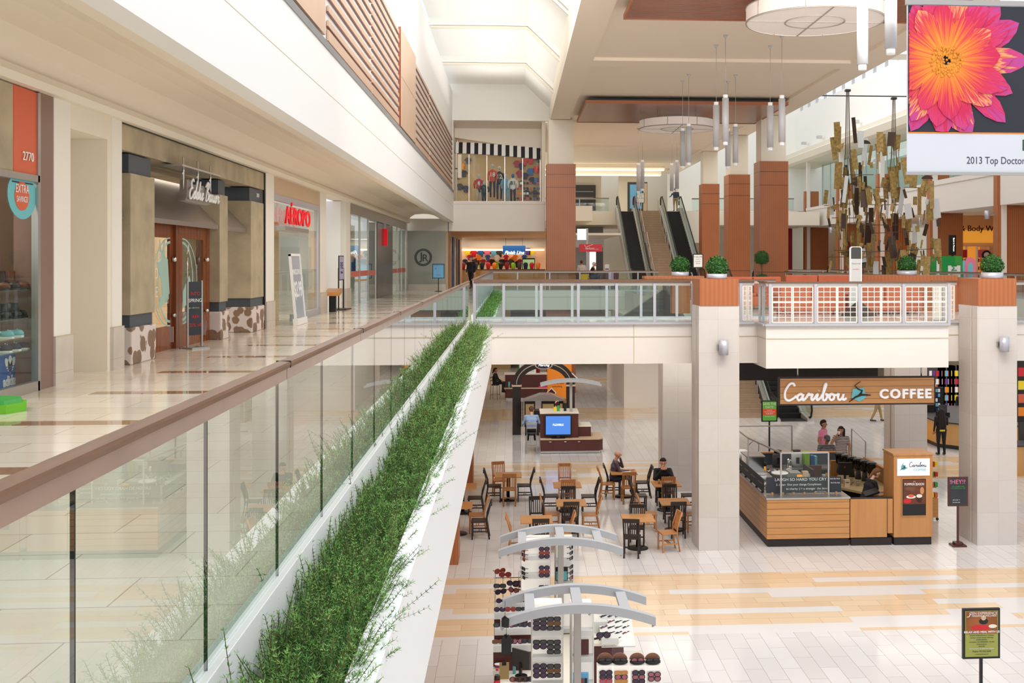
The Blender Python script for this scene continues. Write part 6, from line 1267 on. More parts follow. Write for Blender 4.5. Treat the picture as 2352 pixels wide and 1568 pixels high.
def leaper(x,z,s,p,y=-.024):
    g=MB(); g.prism([(x-.5*s,z+.35*s),(x+.35*s,z+.45*s),(x+.5*s,z-.3*s),(x,z-.6*s),(x-.6*s,z-.3*s)],'Y',y,y+.002*max(1,s*4)); g.build('blue_badge','aqua',p)
    g=MB(); yy=y-.006*max(1,s*3); g.tube([(x-.8*s,yy,z-.62*s),(x-.3*s,yy,z-.25*s),(x+.15*s,yy,z-.08*s),(x+.85*s,yy,z-.12*s)],[.02*s,.07*s,.09*s,.03*s],6); g.tube([(x+.1*s,yy,z+.25*s),(x-.12*s,yy,z+.35*s),(x-.35*s,yy,z+.6*s),(x-.1*s,yy,z+.78*s),(x+.1*s,yy,z+.9*s)],[.05*s,.05*s,.035*s,.03*s,.02*s],6); g.tube([(x-.1*s,yy,z-.18*s),(x+.15*s,yy,z+.1*s),(x+.2*s,yy,z+.28*s)],[.05*s,.06*s,.05*s],6); g.build('deer_mark','near_black_brown',p)
leaper(.24,1.93,.12,t)
# big hanging sign
sx0,sz1=ay(1787,870,27.0); sx1,sz0=ay(2147,923,27.0); SW=sx1-sx0; SH=sz1-sz0+.1; sz0-=.05
t=thing('coffee_sign','long oak hanging sign with white script lettering, blue badge and COFFEE','sign',(sx0,27.0,sz0)); g=MB(); MB().box(0,SW,-.05,.05,0,SH).build('frame','near_black_brown',t); MB().box(.04,SW-.04,-.06,-.05,.04,SH-.04).build('oak_face','oak_plank',t)
st,wd=word('Caribou'); script(st,1.62/wd,.033,'letter_white' if 'letter_white' in M else (mat('letter_white',(246,246,250),.4,emit=.1),'letter_white')[1],t,(.1,-.09,.13),slant=.1,plane='Y')
text('COFFEE',.32,'letter_white',(SW-.80,-.09,.27),t,ext=.03,bold=.011,sx=1.04,sp=1.22); leaper(2.06,.29,.34,t,-.085)
for x in (.5,SW-.35): MB().cyl((x,0,SH),.02,-1.03-sz0-SH,8).build('hanger_rod','brushed',t)
# glass screens and chalkboards
t=thing('glass_screen','glass screen with steel posts around the coffee counter','screen',(KX0,KY0,L1)); g=[(.4,.4),(1.6,.4)]
def post(x,y,h=2.26,z=1.21,n='post'): MB().box(x-.018,x+.018,y-.018,y+.018,z,h).build(n,'brushed',t)
post(.42,.3); post(1.62,.3); post(.1,2.6); post(.1,5.2)
MB().bar((.42,.3,2.26),(1.62,.3,2.26),.03,.04).build('top_rail','brushed',t); MB().bar((.42,.3,2.26),(.1,2.6,2.26),.03,.04).bar((.1,2.6,2.26),(.1,5.2,2.26),.03,.04).build('side_rail','brushed',t)
MB().box(.42,1.62,.295,.305,1.22,2.24).build('glass_panel','glass',t)
t=thing('chalkboard','black chalkboard with handwritten jokes along the counter front','chalkboard',(KX0,KY0,L1+1.21)); MB().box(.08,1.98,.42,.44,.03,.42).build('board','chalkboard',t)
for s,sz,x,z in (('LAUGH SO HARD YOU CRY',.105,.95,.36),('2. Listen  Give your change Compliment',.07,.9,.235),('to charity :) > a stranger  the dance',.075,1.12,.13),('say 5 nice things',.04,1.45,.06),('find the first',.05,1.82,.37),('find the last',.05,1.83,.27)): text(s,sz,'bright_white',(x,.415,z),t,ext=.001)
for k in range(7): x=.2+.27*k; MB().box(x,x+.05,.38,.42,0,.05).build('clip_block','maple',t)
t=thing('side_chalkboard','long chalkboard along the left side of the counter','chalkboard',(KX0,KY0,L1+1.21)); MB().box(.03,.045,.5,4.3,.03,.36).build('board','chalkboard',t)
for k in range(5): text('~ ~~ ~ ~~~',.09,'light_gray',(.026,.9+.8*k,.22),t,'-X',.001)
for k in range(6): MB().box(-.0,.05,.6+.65*k,.66+.65*k,0,.04).build('clip_block','black',t)
# inner counters
t=thing('rear_bar','rear bar counter with dark front along the back of the kiosk','counter',(KX0,KY0+5.0,L1)); MB().box(.8,3.3,0,.6,0,.92).build('cabinet','dark_gray',t); MB().box(-.0,3.35,-.03,.62,.92,.96).build('steel_top','brushed',t); MB().box(0,3.4,.62,.7,0,1.3).build('back_panel','slate_band',t); MB().box(-.02,3.42,.6,.72,1.3,1.34).build('ledge','maple',t)
t=thing('register_counter','angled olive work counter running toward the menu tower','counter',(KX0+3.0,KY0+1.0,L1)); g=MB(); g.prism([(-1.0,2.6),(-.9,2.1),(.3,.3),(.85,.35),(.9,3.6),(.3,3.6),(-.2,2.7)],'Z',.88,.94); g.build('worktop','khaki',t); g=MB(); g.prism([(-.8,2.5),(-.75,2.2),(.35,.45),(.8,.45),(.8,3.5),(.35,3.5),(-.15,2.6)],'Z',0,.88); g.build('cabinet','near_black_brown',t); MB().box(.9,.98,.3,3.6,0,1.35).build('oak_side','oak',t); MB().box(.35,.9,-.0+.28,.36,.0,.94).build('end_panel','oak',t)
MB().box(-.05,.98,3.6,3.68,.0,1.25).build('oak_end','oak',t)
t=thing('brown_divider','tall dark brown divider panel inside the kiosk','divider',(KX0+1.68,KY0+2.3,L1)); MB().box(0,.06,-.3,.6,0,1.5).build('panel','bronze_dark',t); MB().box(0,.5,.55,.6,0,1.45).build('side','brown_leather',t); MB().box(-.003,0,-.1,.15,1.0,1.35).build('notice','paper',t)
def kit(name,label,cat,x,y,z,parts,rz=0):
    t=thing(name,label,cat,(KX0+x,KY0+y,L1+z),rz)
    for n,m,f in parts: g=MB(); f(g); g.build(n,m,t)
    return t
kit('white_tub','large white plastic tub behind the chalkboard','tub',.55,.95,.9-.0,[('bucket','cream',lambda g:g.lathe([(.16,.31),(.2,.72),(.21,.72)],n=24)),('lid','bright_white',lambda g:g.lathe([(.215,.72),(.215,.75),(.18,.76)],n=24))])
kit('white_tub','small white lidded tub near the corner post of the kiosk','tub',.35,2.15,1.21,[('bucket','bright_white',lambda g:g.lathe([(.13,.0),(.15,.16)],n=20)),('lid','light_gray',lambda g:g.lathe([(.155,.16),(.155,.18),(.1,.19)],n=20))])
kit('pastry_case','grey pastry case with a lit warmer drawer','appliance',1.15,1.3,0,[('body','charcoal',lambda g:g.box(-.3,.3,-.2,.3,0,1.35)),('top_box','brushed',lambda g:g.box(-.28,.0,-.22,.2,1.35,1.6)),('lit_window','amber',lambda g:g.box(-.12,.02,-.235,-.22,1.42,1.56)),('carton','tan',lambda g:g.box(.05,.2,-.15,.0,1.35,1.62)),('side_box','light_gray',lambda g:g.box(-.34,-.02,-.26,-.2,1.05,1.35))])
kit('trash_bin','grey bin with crumpled plastic liner inside the kiosk','bin',1.55,1.75,0,[('bin','dark_gray',lambda g:g.box(-.18,.18,-.18,.18,0,1.0)),('liner','light_gray',lambda g:g.ball((0,0,1.02),.2,.2,.07))])
for k,(x,c,lab) in enumerate(((1.55,'charcoal','dark round-shouldered coffee grinder'),(2.12,'light_gray','silver coffee grinder'))):
    kit('coffee_brewer',lab+' on the rear bar','appliance',x,5.25,.96,[('body',c,lambda g:g.lathe([(.15,0),(.16,.1),(.16,.38),(.12,.42)],n=20,sy=.8)),('hopper','black',lambda g:g.lathe([(.1,.42),(.12,.5)],n=16)),('panel','black',lambda g:g.box(-.05,.05,-.135,-.125,.12,.3))])
kit('green_folder_stack','bright yellow-green sleeve stack beside the silver grinder','box',2.38,5.25,.96,[('sleeve','lime',lambda g:g.box(-.05,.09,-.15,.15,0,.44))])
kit('blue_bag_stack','blue coffee bags standing on the rear bar','bags',2.62,5.25,.96,[('bag','blue',lambda g:g.box(-.09,.0,-.1,.1,0,.34)),('bag','aqua',lambda g:g.box(.01,.09,-.1,.1,0,.32))])
kit('blue_bag_stack','blue and red cartons at the left end of the rear bar','cartons',.75,5.2,.96,[('carton','blue',lambda g:g.box(-.09,.05,-.1,.1,0,.3)),('carton','red',lambda g:g.box(-.05,.05,-.1,.1,.3,.36)),('carton','charcoal',lambda g:g.box(.08,.3,-.12,.12,0,.33))])
kit('steel_bell_urn','small polished steel urn between the grinders','urn',1.86,5.2,.96,[('urn','chrome',lambda g:g.lathe([(.06,0),(.07,.1),(.05,.2),(.02,.26)],n=16))])
kit('spring_tap','tall coiled spring tap rising at the left of the kiosk','tap',.55,4.7,.92,[('spring_hose','steel_dark',lambda g:g.tube([(0,0,.0),(-.02,0,.5),(.02,0,.8),(.18,0,.95),(.32,0,.8),(.3,0,.5),(.22,0,.25)],.018,6)),('base','chrome',lambda g:g.cyl((0,0,0),.04,.06,10))])
kit('sink_tap','thin curved chrome tap in the kiosk','tap',1.6,4.2,.92,[('tap','chrome',lambda g:g.tube([(0,0,0),(0,0,.4),(.05,-.05,.45),(.1,-.1,.4)],.012,6)),('base','chrome',lambda g:g.lathe([(.1,-.02),(.03,.0)],n=12))])
t=thing('left_work_counter','steel work counter inside the left of the kiosk','counter',(KX0,KY0,L1)); MB().box(.85,1.75,2.5,4.5,0,.88).build('cabinet','charcoal',t); MB().box(.8,1.8,2.45,4.95,.88,.92).build('steel_top','brushed',t)
kit('espresso_machine','silver espresso machine with portafilters at left','appliance',.45,3.7,1.21,[('body','chrome',lambda g:g.box(-.22,.25,-.35,.35,0,.4)),('top_tray','brushed',lambda g:g.box(-.25,.28,-.38,.38,.4,.43)),('group_head','black',lambda g:(g.cyl((.3,-.2,.12),.06,.1,12),g.cyl((.3,.1,.12),.06,.1,12)))])
kit('white_appliance','rounded white ice machine at the far left corner','appliance',.4,4.75,1.34-.13,[('body','bright_white',lambda g:g.ball((0,0,.18),.26,.26,.2)),('base','light_gray',lambda g:g.box(-.2,.2,-.2,.2,-.0,.08))])
for k,(x,y,c) in enumerate(((1.0,3.0,'amber'),(1.12,3.05,'cream'),(.95,3.2,'khaki'),(1.1,3.3,'terracotta'))):
    kit('syrup_bottle','%s syrup bottle with pump, %s in the left cluster'%(c,od[k].replace('top','first')),'bottle',x,y,.92,[('bottle',c,lambda g:g.lathe([(.04,0),(.04,.2),(.015,.26)],n=12)),('pump','bright_white',lambda g:(g.cyl((0,0,.26),.012,.06,8),g.box(-.01,.05,-.01,.01,.31,.33)))])
for k in range(5): kit('cup_stack','leaning stack of cups, %s from left, in the left cluster'%od[k].replace('top','first'),'cups',1.3+.09*k,2.75,.92,[('cups','bright_white',lambda g:[g.lathe([(.03,.03*i),(.04,.03*i+.07)],n=12) for i in range(4)])])
kit('monitor','black monitor facing away on an arm at the register counter','monitor',2.95,3.2,.94,[('screen','black',lambda g:g.box(-.19,.19,-.03,.03,.18,.52)),('stand','charcoal',lambda g:g.box(-.03,.03,.03,.07,0,.35)),('base','charcoal',lambda g:g.box(-.12,.12,-.08,.1,0,.02)),('sticker','red',lambda g:g.box(-.04,-.01,-.033,-.03,.37,.42))])
for k in range(6): kit('black_hopper','black bean hopper, %s from the back of the row'%od[k].replace('top','first'),'hopper',3.15+.085*k,4.4-.3*k+.0,.94 if k>0 else .94,[('hopper','black_gloss',lambda g:g.lathe([(.1,.28),(.14,.52),(.14,.56),(.1,.58)],n=16)),('stand','charcoal',lambda g:g.lathe([(.09,0),(.06,.28)],n=12))])
kit('iced_drink','amber iced drink in a clear cup on the register counter','cup',2.5,3.4,.94,[('cup','lens_amber',lambda g:g.lathe([(.045,0),(.06,.18)],n=14)),('rim','glass',lambda g:g.lathe([(.06,.18),(.061,.2)],n=14))])
for k,(x,y) in enumerate(((2.7,3.15),(2.8,2.95),(2.95,2.75),(3.1,2.6),(3.2,2.3),(3.05,2.95))): kit('steel_pitcher','steel pitcher on the register counter, %s from the back'%od[k].replace('top','first'),'pitcher',x,y,.94,[('pitcher','chrome',lambda g:g.lathe([(.045,0),(.04,.06),(.035,.1),(.04,.11)],n=12)),('handle','chrome',lambda g:g.tube([(.04,0,.09),(.075,0,.07),(.045,0,.02)],.005,5))])
kit('napkin_box','beige napkin dispenser on the register counter','dispenser',2.75,2.45,.94,[('box','tan',lambda g:g.box(-.07,.07,-.07,.07,0,.2)),('slot','black',lambda g:g.box(-.04,.04,-.071,-.07,.12,.14))])
kit('card_terminal','pair of dark touch terminals by the menu tower','register',2.85,.75,.7,[('screen','black',lambda g:g.obox((0,0,.45),(1,0,.3),(0,1,.2),(-.3,-.2,1),.19,.14,.02)),('stand','charcoal',lambda g:g.box(-.05,.05,-.05,.05,-.7,.45)),('drawer','charcoal',lambda g:g.box(-.2,.2,-.2,.2,.1,.2))])
kit('paper_trays','stack of white paper trays on the low shelf','trays',2.35,.8,.62,[('shelf','charcoal',lambda g:g.box(-.28,.28,-.2,.25,-.62,.0)),('tray','bright_white',lambda g:g.box(-.22,.2,-.15,.15,.0,.05)),('tray','bright_white',lambda g:g.box(-.2,.22,-.1,.2,.12,.16)),('spacer','light_gray',lambda g:g.box(-.18,.15,-.1,.15,.05,.12))])
kit('soap_dispenser','dark drinks dispenser on the divider side of the counter','dispenser',2.1,2.95,.94,[('body','charcoal',lambda g:g.box(-.08,.08,-.08,.08,0,.3)),('cup','light_gray',lambda g:g.cyl((.16,0,0),.05,.25,12))])
t=thing('spring_handrail','steel end rail posts at the back right of the kiosk','rail',(KX0+3.7,KY0+4.7,L1)); MB().tube([(0,.35,0),(0,.35,2.1),(.25,-.2,1.8),(.25,-.2,.0)],.025,8).build('tube','brushed',t)
t=thing('rear_glass_rail','low glass guard at the back left of the kiosk','screen',(KX0,KY0+5.9,L1)); MB().bar((-.5,.8,1.95),(2.35,.8,1.95),.03,.03).build('rail','brushed',t); MB().box(2.33,2.37,.78,.82,0,1.95).build('post','brushed',t)
# shelf unit, rotating rack and brochure stand behind the tower
x,y=az(2175,1150,L1); t=thing('retail_shelf','dark slanted retail shelf of coffee bags behind the tower','shelf unit',(10.75,28.6,L1)); MB().box(-.35,.25,-.3,.5,0,.35).build('base','near_black_brown',t); MB().box(.2,.25,-.3,.5,.3,1.6).build('side','near_black_brown',t)
for k in range(4): MB().box(-.35,.2,-.3,.45,.35+.32*k,.38+.32*k).build('shelf','near_black_brown',t); [MB().box(-.32+.13*j,-.22+.13*j,-.2,.0,.38+.32*k,.58+.32*k).build('coffee_bag',('cream','aqua','tan','brown_leather')[(j+k)%4],t) for j in range(4)]
x,y=az(2190,1172,L1); t=thing('rotating_gift_rack','oak tiered rack on casters with small gifts','display rack',(11.25,29.0,L1)); MB().box(-.28,.22,-.22,.22,.08,.6).build('base','maple',t)
for k in range(4): MB().box(-.24+.02*k,.2-.02*k,-.2,.2,.6+.28*k,.63+.28*k).build('tier','maple',t); [MB().box(-.2+.11*j,-.12+.11*j,-.22,-.1,.63+.28*k,.75+.28*k).build('gift',('green','red','yellow','terracotta')[(j+k)%4],t) for j in range(4)]
MB().box(-.08,.06,-.08,.08,.6,1.8).build('mast','oak',t); [MB().ball((a,b,.04),.04).build('caster','black',t) for a,b in ((-.25,-.2),(.2,-.2),(-.25,.2),(.2,.2))]
t=thing('brochure_stand','oak brochure stand with dark sleeves at the column','stand',(11.0,30.9,L1)); MB().box(.15,.55,-.15,.2,.06,1.5).build('body','maple',t); MB().box(.2,.5,-.17,-.15,.8,1.4).build('sleeve','navy',t); MB().ball((.3,0,.03),.03).build('caster','black',t)
t=thing('rounded_dark_bin','rounded black bin peeking out behind the menu tower','bin',(10.28,27.5,L1)); MB().lathe([(.17,0),(.22,.3),(.2,.6),(.12,.7)],n=20).build('body','near_black_brown',t); MB().lathe([(.125,.7),(.13,.72),(.1,.74)],n=16).build('lid','black',t)
x,y=az(2200,1253,L1); stand_sign('chalk_sign_stand','brown post sign with colourful chalk HEY lettering beside the right column',(x,y,L1),.5,.72,.98,'chalkboard',(('!HEY!?',.15,'pink',-.02,.6),("It's a smaller waste",.04,'green',0,.49),('to compost your cup!',.04,'green',0,.45),('ask us at  ▪',.04,'paper',-.05,.16),('the next visit',.035,'paper',-.05,.1)),post='dark_red_lam',frame='dark_red_lam',base='square')
x,y=az(1767,1010,L1); stand_sign('event_sign_stand','green and orange SAVE THE DATE sign on a black stand left of the coffee sign',(ay(1767,1030,33.5)[0],33.5,L1),.50,.66,2.12-.1,'green_sign' if 'green_sign' in M else (mat('green_sign',(100,170,70),.5,emit=.1),'green_sign')[1],(('SAVE THE',.1,'cream',0,.55),('DATE',.1,'cream',0,.45),('Southdale',.045,'bright_white',0,.36),('Grand Reopening',.045,'bright_white',0,.31),('9.28.2013',.06,'bright_white',0,.25),('SOUTHDALE CENTER',.03,'bright_white',0,.16)))
o=[q for q in bpy.data.objects if q.get('label','').startswith('green and orange')][0]; MB().box(-.215,.215,-.0315,-.0301,2.02+.21,2.02+.40).build('orange_band','orange_band' if 'orange_band' in M else (mat('orange_band',(235,90,45),.5),'orange_band')[1],o)
# spa sign front right
Ys=17.0; x,zt=ay(2253,1396,Ys); zb=ay(2253,1511,Ys)[1]
t=stand_sign('spa_sign_stand','framed spa sign with green lower half on a black post, bottom right',(x,Ys,L1),.61,zt-zb,zb-L1,'spa_green' if 'spa_green' in M else (mat('spa_green',(158,160,76),.5),'spa_green')[1],())
zz=zb-L1; H=zt-zb; MB().box(-.26,.26,-.0315,-.0301,zz+.40,zz+H-.04).build('spa_picture','spa_brown' if 'spa_brown' in M else (mat('spa_brown',(150,84,34),.5,noise=.35,scale=3),'spa_brown')[1],t)
def tx(s,sz,m,z,x=0,**k): text(s,sz,m,(x,-.033,zz+z),t,ext=.001,**k)
tx('ZEN EXPERIENCE',.058,'paper',H-.075,.03); tx('MASSAGE & WELLNESS',.04,'paper',H-.115,.04); tx('RELAX AND HEAL WITH US',.047,'bright_white',.43,bold=.001)
for i,s in enumerate(('MASSAGE SPECIALTIES (20min TO 90mins)','Hot Stone  Swedish  Prenatal  Reflexology','EXPRESS SERVICES','NO HASSLE · NO UNDRESSING · NO OILS','(5-20mins) $1/min','WELLNESS')): tx(s,.022,'ink_green',.375-.035*i)
tx('Rewards program. Earn points to be redeemed',.021,'bright_white',.165); tx('Phone: 952.922.3600',.036,'ink_green',.12); tx('www.zenexperiencespa.com',.019,'ink_green',.075)
blob(0.03,zz+.60,.075,.05,'black','pot_print',-.0325); blob(.03,zz+.655,.04,.04,'tan','stone_print',-.033); blob(.18,zz+.52,.07,.03,'cream','flower_print',-.0325); blob(-.02,zz+.5,.16,.045,'red','cloth_print',-.0321)
g=MB(); g.tube([(-.25,-.033,zz+H-.13),(-.21,-.033,zz+H-.125),(-.19,-.033,zz+H-.09),(-.205,-.033,zz+H-.06)],[.004,.008,.007,.002],5); g.build('crescent','bright_white',t)
# lower-right candy counter
x0,y0=az(2222,1035,L1); t=thing('snack_counter','maple snack counter with dark granite top at the right rear','counter',(15.6,38.8,L1)); g=MB(); g.prism([(.35,5.5),(.35,1.3),(1.5,.0),(5,.0),(5,5.5)],'Z',.15,.95); g.build('cabinet','floor_counter',t); g=MB(); g.prism([(.3,5.5),(.3,1.27),(1.47,-.05),(5,-.05),(5,5.5)],'Z',.95,1.0); g.build('granite_top','charcoal',t); g=MB(); g.prism([(.4,5.5),(.4,1.35),(1.52,.06),(5,.06),(5,5.5)],'Z',0,.15); g.build('plinth','dark_gray',t)
def kx(name,label,cat,x,y,z,parts):
    t=thing(name,label,cat,(15.6+x,38.8+y,L1+z))
    for n,m,f in parts: g=MB(); f(g); g.build(n,m,t)
kx('blister_rack','rack of blue and white snack packs on the snack counter','rack',.9,3.6,1.0,[('rack','black',lambda g:g.box(-.4,.6,-.05,.05,0,1.0)),('poster','terracotta',lambda g:g.box(-.15,.2,-.07,-.051,.3,.95))]+[('pack',('poster_blue','bright_white','navy')[(i+j)%3],(lambda i,j:lambda g:g.box((-.36+.1*j) if j<2 else (.26+.1*(j-2)),(-.28+.1*j) if j<2 else (.34+.1*(j-2)),-.08,-.052,.05+.19*i,.18+.19*i))(i,j)) for i in range(5) for j in range(4)])
kx('gumball_case','domed clear snack jar display at the left of the snack counter','display',.5,5.0,1.0,[('case','purple',lambda g:g.box(-.3,.3,-.3,.3,0,1.1)),('dome','light_gray',lambda g:g.lathe([(.35,1.1),(.3,1.3),(.1,1.4)],n=18)),('mascot_ball','yellow',lambda g:g.ball((0,0,1.7),.25,.2,.3)),('stripe','red',lambda g:g.box(-.1,.1,-.31,-.3,.2,1.0))])
kx('register','black cash register on the snack counter','register',1.0,2.4,1.0,[('body','black',lambda g:g.box(-.2,.2,-.2,.2,0,.18)),('screen','charcoal',lambda g:g.box(-.16,.16,-.02,.02,.18,.45))])
kx('snack_case','glass case with red labels at the corner of the snack counter','display case',1.6,1.2,1.0,[('case','brushed',lambda g:g.box(-.25,.25,-.25,.25,0,.2)),('glass','glass',lambda g:g.box(-.22,.22,-.22,.22,.2,.6)),('labels','red',lambda g:g.box(-.15,.15,-.26,-.251,.05,.15)),('snack','orange',lambda g:g.ball((0,0,.3),.15,.15,.1))])
for k in range(4): kx('white_cup_stack','upside-down white cups on the snack rack, %s'%od[k].replace('top','first'),'cups',.6+.18*k,3.6,2.0,[('cup','bright_white',lambda g:g.lathe([(.07,0),(.055,.16)],n=12))])
t=thing('red_poster_stand','red poster stand beside the woman with long hair','sign',(ay(2138,970,44.8)[0],44.8,L1)); MB().box(-.3,.3,-.02,.02,.1,1.8).build('poster','red',t); MB().box(-.32,.32,-.1,.1,0,.1).build('base','dark_red_lam',t)
t=thing('yellow_sack_pile','big yellow snack sack on the floor by the red poster','sack',(ay(2135,1000,40)[0],41.5,L1)); MB().ball((0,0,.35),.4,.3,.36).build('sack','amber',t); MB().lathe([(.12,.68),(.05,.74),(.1,.8)],n=10).build('tie','tan',t)
for k,(z,c) in enumerate(((-.3-1.2,'orange'),(-3.2,'deep_red'))):
    pass
t=thing('shop_menu_board','dark menu board with orange food pictures at the right edge','menu board',(ay(2335,900,36)[0],36,-3.9)); MB().box(0,2.5,0,.1,0,2.2).build('board','near_black_brown',t); [MB().box(.05,.5,-.01,0,.2+.45*k,.5+.45*k).build('picture',('orange','terracotta','yellow','red')[k],t) for k in range(4)]; MB().box(.1,2.4,.0,.1,-1.55,0).build('support','charcoal',t)
t=thing('right_edge_counter','maple counter below the menu board at the right edge','counter',(ay(2335,900,34.5)[0],34.6,L1)); MB().box(0,3,0,.9,0,.95).build('cabinet','floor_counter',t); MB().box(-.05,3,-.05,.95,.95,1.0).build('top','charcoal',t)
t=thing('lower_store_sign','pink and black shop sign under the balcony slab','sign',(ay(1975,852,45)[0],45,-1.0-.5)); MB().box(0,.15,-.05,.05,0,.5).build('pink_letter','hot_pink',t); MB().box(.15,2.6,-.05,.05,.15,.5).build('dark_band','black',t); MB().box(.0,2.6,-.06,.06,-.06,.0).build('shelf','light_gray',t); MB().box(0,2.6,-.04,.04,-1.2,-.06).build('back_panel','dark_red_lam',t)
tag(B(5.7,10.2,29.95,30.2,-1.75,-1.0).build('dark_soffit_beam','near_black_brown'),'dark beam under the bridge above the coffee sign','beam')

# clutter on the left work counter and behind the chalkboard
rs=random.Random(33); spots=[]
for k in range(22):
    for tr in range(60):
        x,y=rs.uniform(.9,1.7),rs.uniform(2.95,4.4)
        if all((x-a)**2+(y-b)**2>.025 for a,b in spots): break
    spots.append((x,y))
for k,(x,y) in enumerate(sorted(spots,key=lambda p:p[1])):
    c=rs.choice(['bright_white','charcoal','tan','light_gray','teal','amber','black','chrome']); h=rs.uniform(.1,.3); kind=k%3
    nm,ct=(('canister','canister'),('carton','carton'),('steel_jug','jug'))[kind]
    kit(nm,'%s %s, %s from the near end among the left work counter clutter'%(c.replace('_',' '),ct,od[k].replace('top','first')),ct,x,y,.92,[('body',c,(lambda h:lambda g:g.lathe([(.05,0),(.055,h*.8),(.04,h)],n=12))(h) if kind!=1 else (lambda h:lambda g:g.box(-.06,.06,-.05,.05,0,h))(h)),('lid',rs.choice(['black','bright_white','red']),(lambda h:lambda g:g.cyl((0,0,h),.04,.02,12))(h))])
for k in range(9):
    x=.16+.0*k; y=1.0+.36*k
    kit('pastry_tray','tray of pastries along the left counter top, %s from the front corner'%od[k].replace('top','first'),'tray',.28,1.05+.36*k if k<3 else 1.4+.36*k,1.21,[('tray','brushed',lambda g:g.box(-.1,.1,-.13,.13,0,.02)),('pastry',('lens_amber','cream','terracotta')[k%3],lambda g:(g.ball((-.04,-.05,.05),.05,.05,.035),g.ball((.04,.05,.05),.05,.05,.035)))]) if k not in(2,3) and not 3.2<(1.4+.36*k)<4.2 else None
# denser goods behind the snack counter
for k in range(4):
    t=thing('snack_shelf','tall shelf of boxed sweets behind the snack counter, %s from the left'%od[k].replace('top','first'),'shelf unit',(ay(2152+22*k,900,47)[0],47.0,L1)); MB().box(-.4,.4,0,.3,0,2.4).build('carcass','charcoal',t)
    for j in range(5):
        for q in range(5): MB().box(-.36+.15*q,-.24+.15*q,-.04,0,.5+.36*j,.5+.36*j+.24).build('box',('yellow','orange','bright_white','purple','red','poster_blue')[(j*2+q+k)%6],t)
# ---------------------------------------------------------------- people
for n,c in (('skin',(214,160,132)),('skin_tan',(176,124,98)),('skin_pale',(226,180,154)),('lip',(176,96,88)),('eye',(40,30,28)),('hair_dark',(40,28,24)),('hair_brown',(92,62,42)),('hair_gray',(110,104,98)),('hair_red',(126,82,52)),('shirt_blue',(150,176,214)),('shirt_plum',(92,82,96)),('jeans',(58,66,92)),('black_cloth',(26,26,30)),('shirt_pink',(232,140,176)),('yellow_cloth',(238,210,40)),('white_cloth',(226,224,218)),('khaki_cloth',(160,140,100)),('slate_jacket',(60,66,78)),('hood_dark',(36,38,48))): mat(n,c,.8 if 'skin' not in n else .55)
def stripes(n,a,b,p):
    m,nt,bs=newmat(n); s,v=swz(nt,'XYZ'); k=math_(nt,'FRACT',math_(nt,'DIVIDE',s.outputs[2],p)); nt.links.new(mixc(nt,math_(nt,'LESS_THAN',k,.45),S(a),S(b)),bs.inputs['Base Color']); bs.inputs['Roughness'].default_value=.8; M[n]=m
stripes('striped_gray',(122,116,116),(74,68,74),.07); stripes('striped_dress',(200,190,186),(92,80,82),.05)
def caps(g,a,ra,b,rb,flat=1):
    a=Vector(a);b=Vector(b); d=b-a; L=d.length
    if L<1e-5: d=Vector((0,0,1))
    d.normalize(); u=d.orthogonal().normalized(); w_=d.cross(u); vs=[];fs=[]; n=12; rings=[]
    for t in np.linspace(-PI/2,0,4)[0:]: rings.append((a+d*ra*math.sin(t),ra*math.cos(t)))
    for t in np.linspace(0,PI/2,4): rings.append((b+d*rb*math.sin(t),rb*math.cos(t)))
    for c,r in rings:
        for k in range(n): q=2*PI*k/n; vs.append(c+(u*math.cos(q)+w_*math.sin(q))*max(r,.0004))
    for i in range(len(rings)-1):
        for k in range(n): fs.append((i*n+k,i*n+(k+1)%n,(i+1)*n+(k+1)%n,(i+1)*n+k))
    m=len(rings)-1; fs.append(tuple(range(n))[::-1]); fs.append(tuple(m*n+k for k in range(n))); g.add(vs,fs)
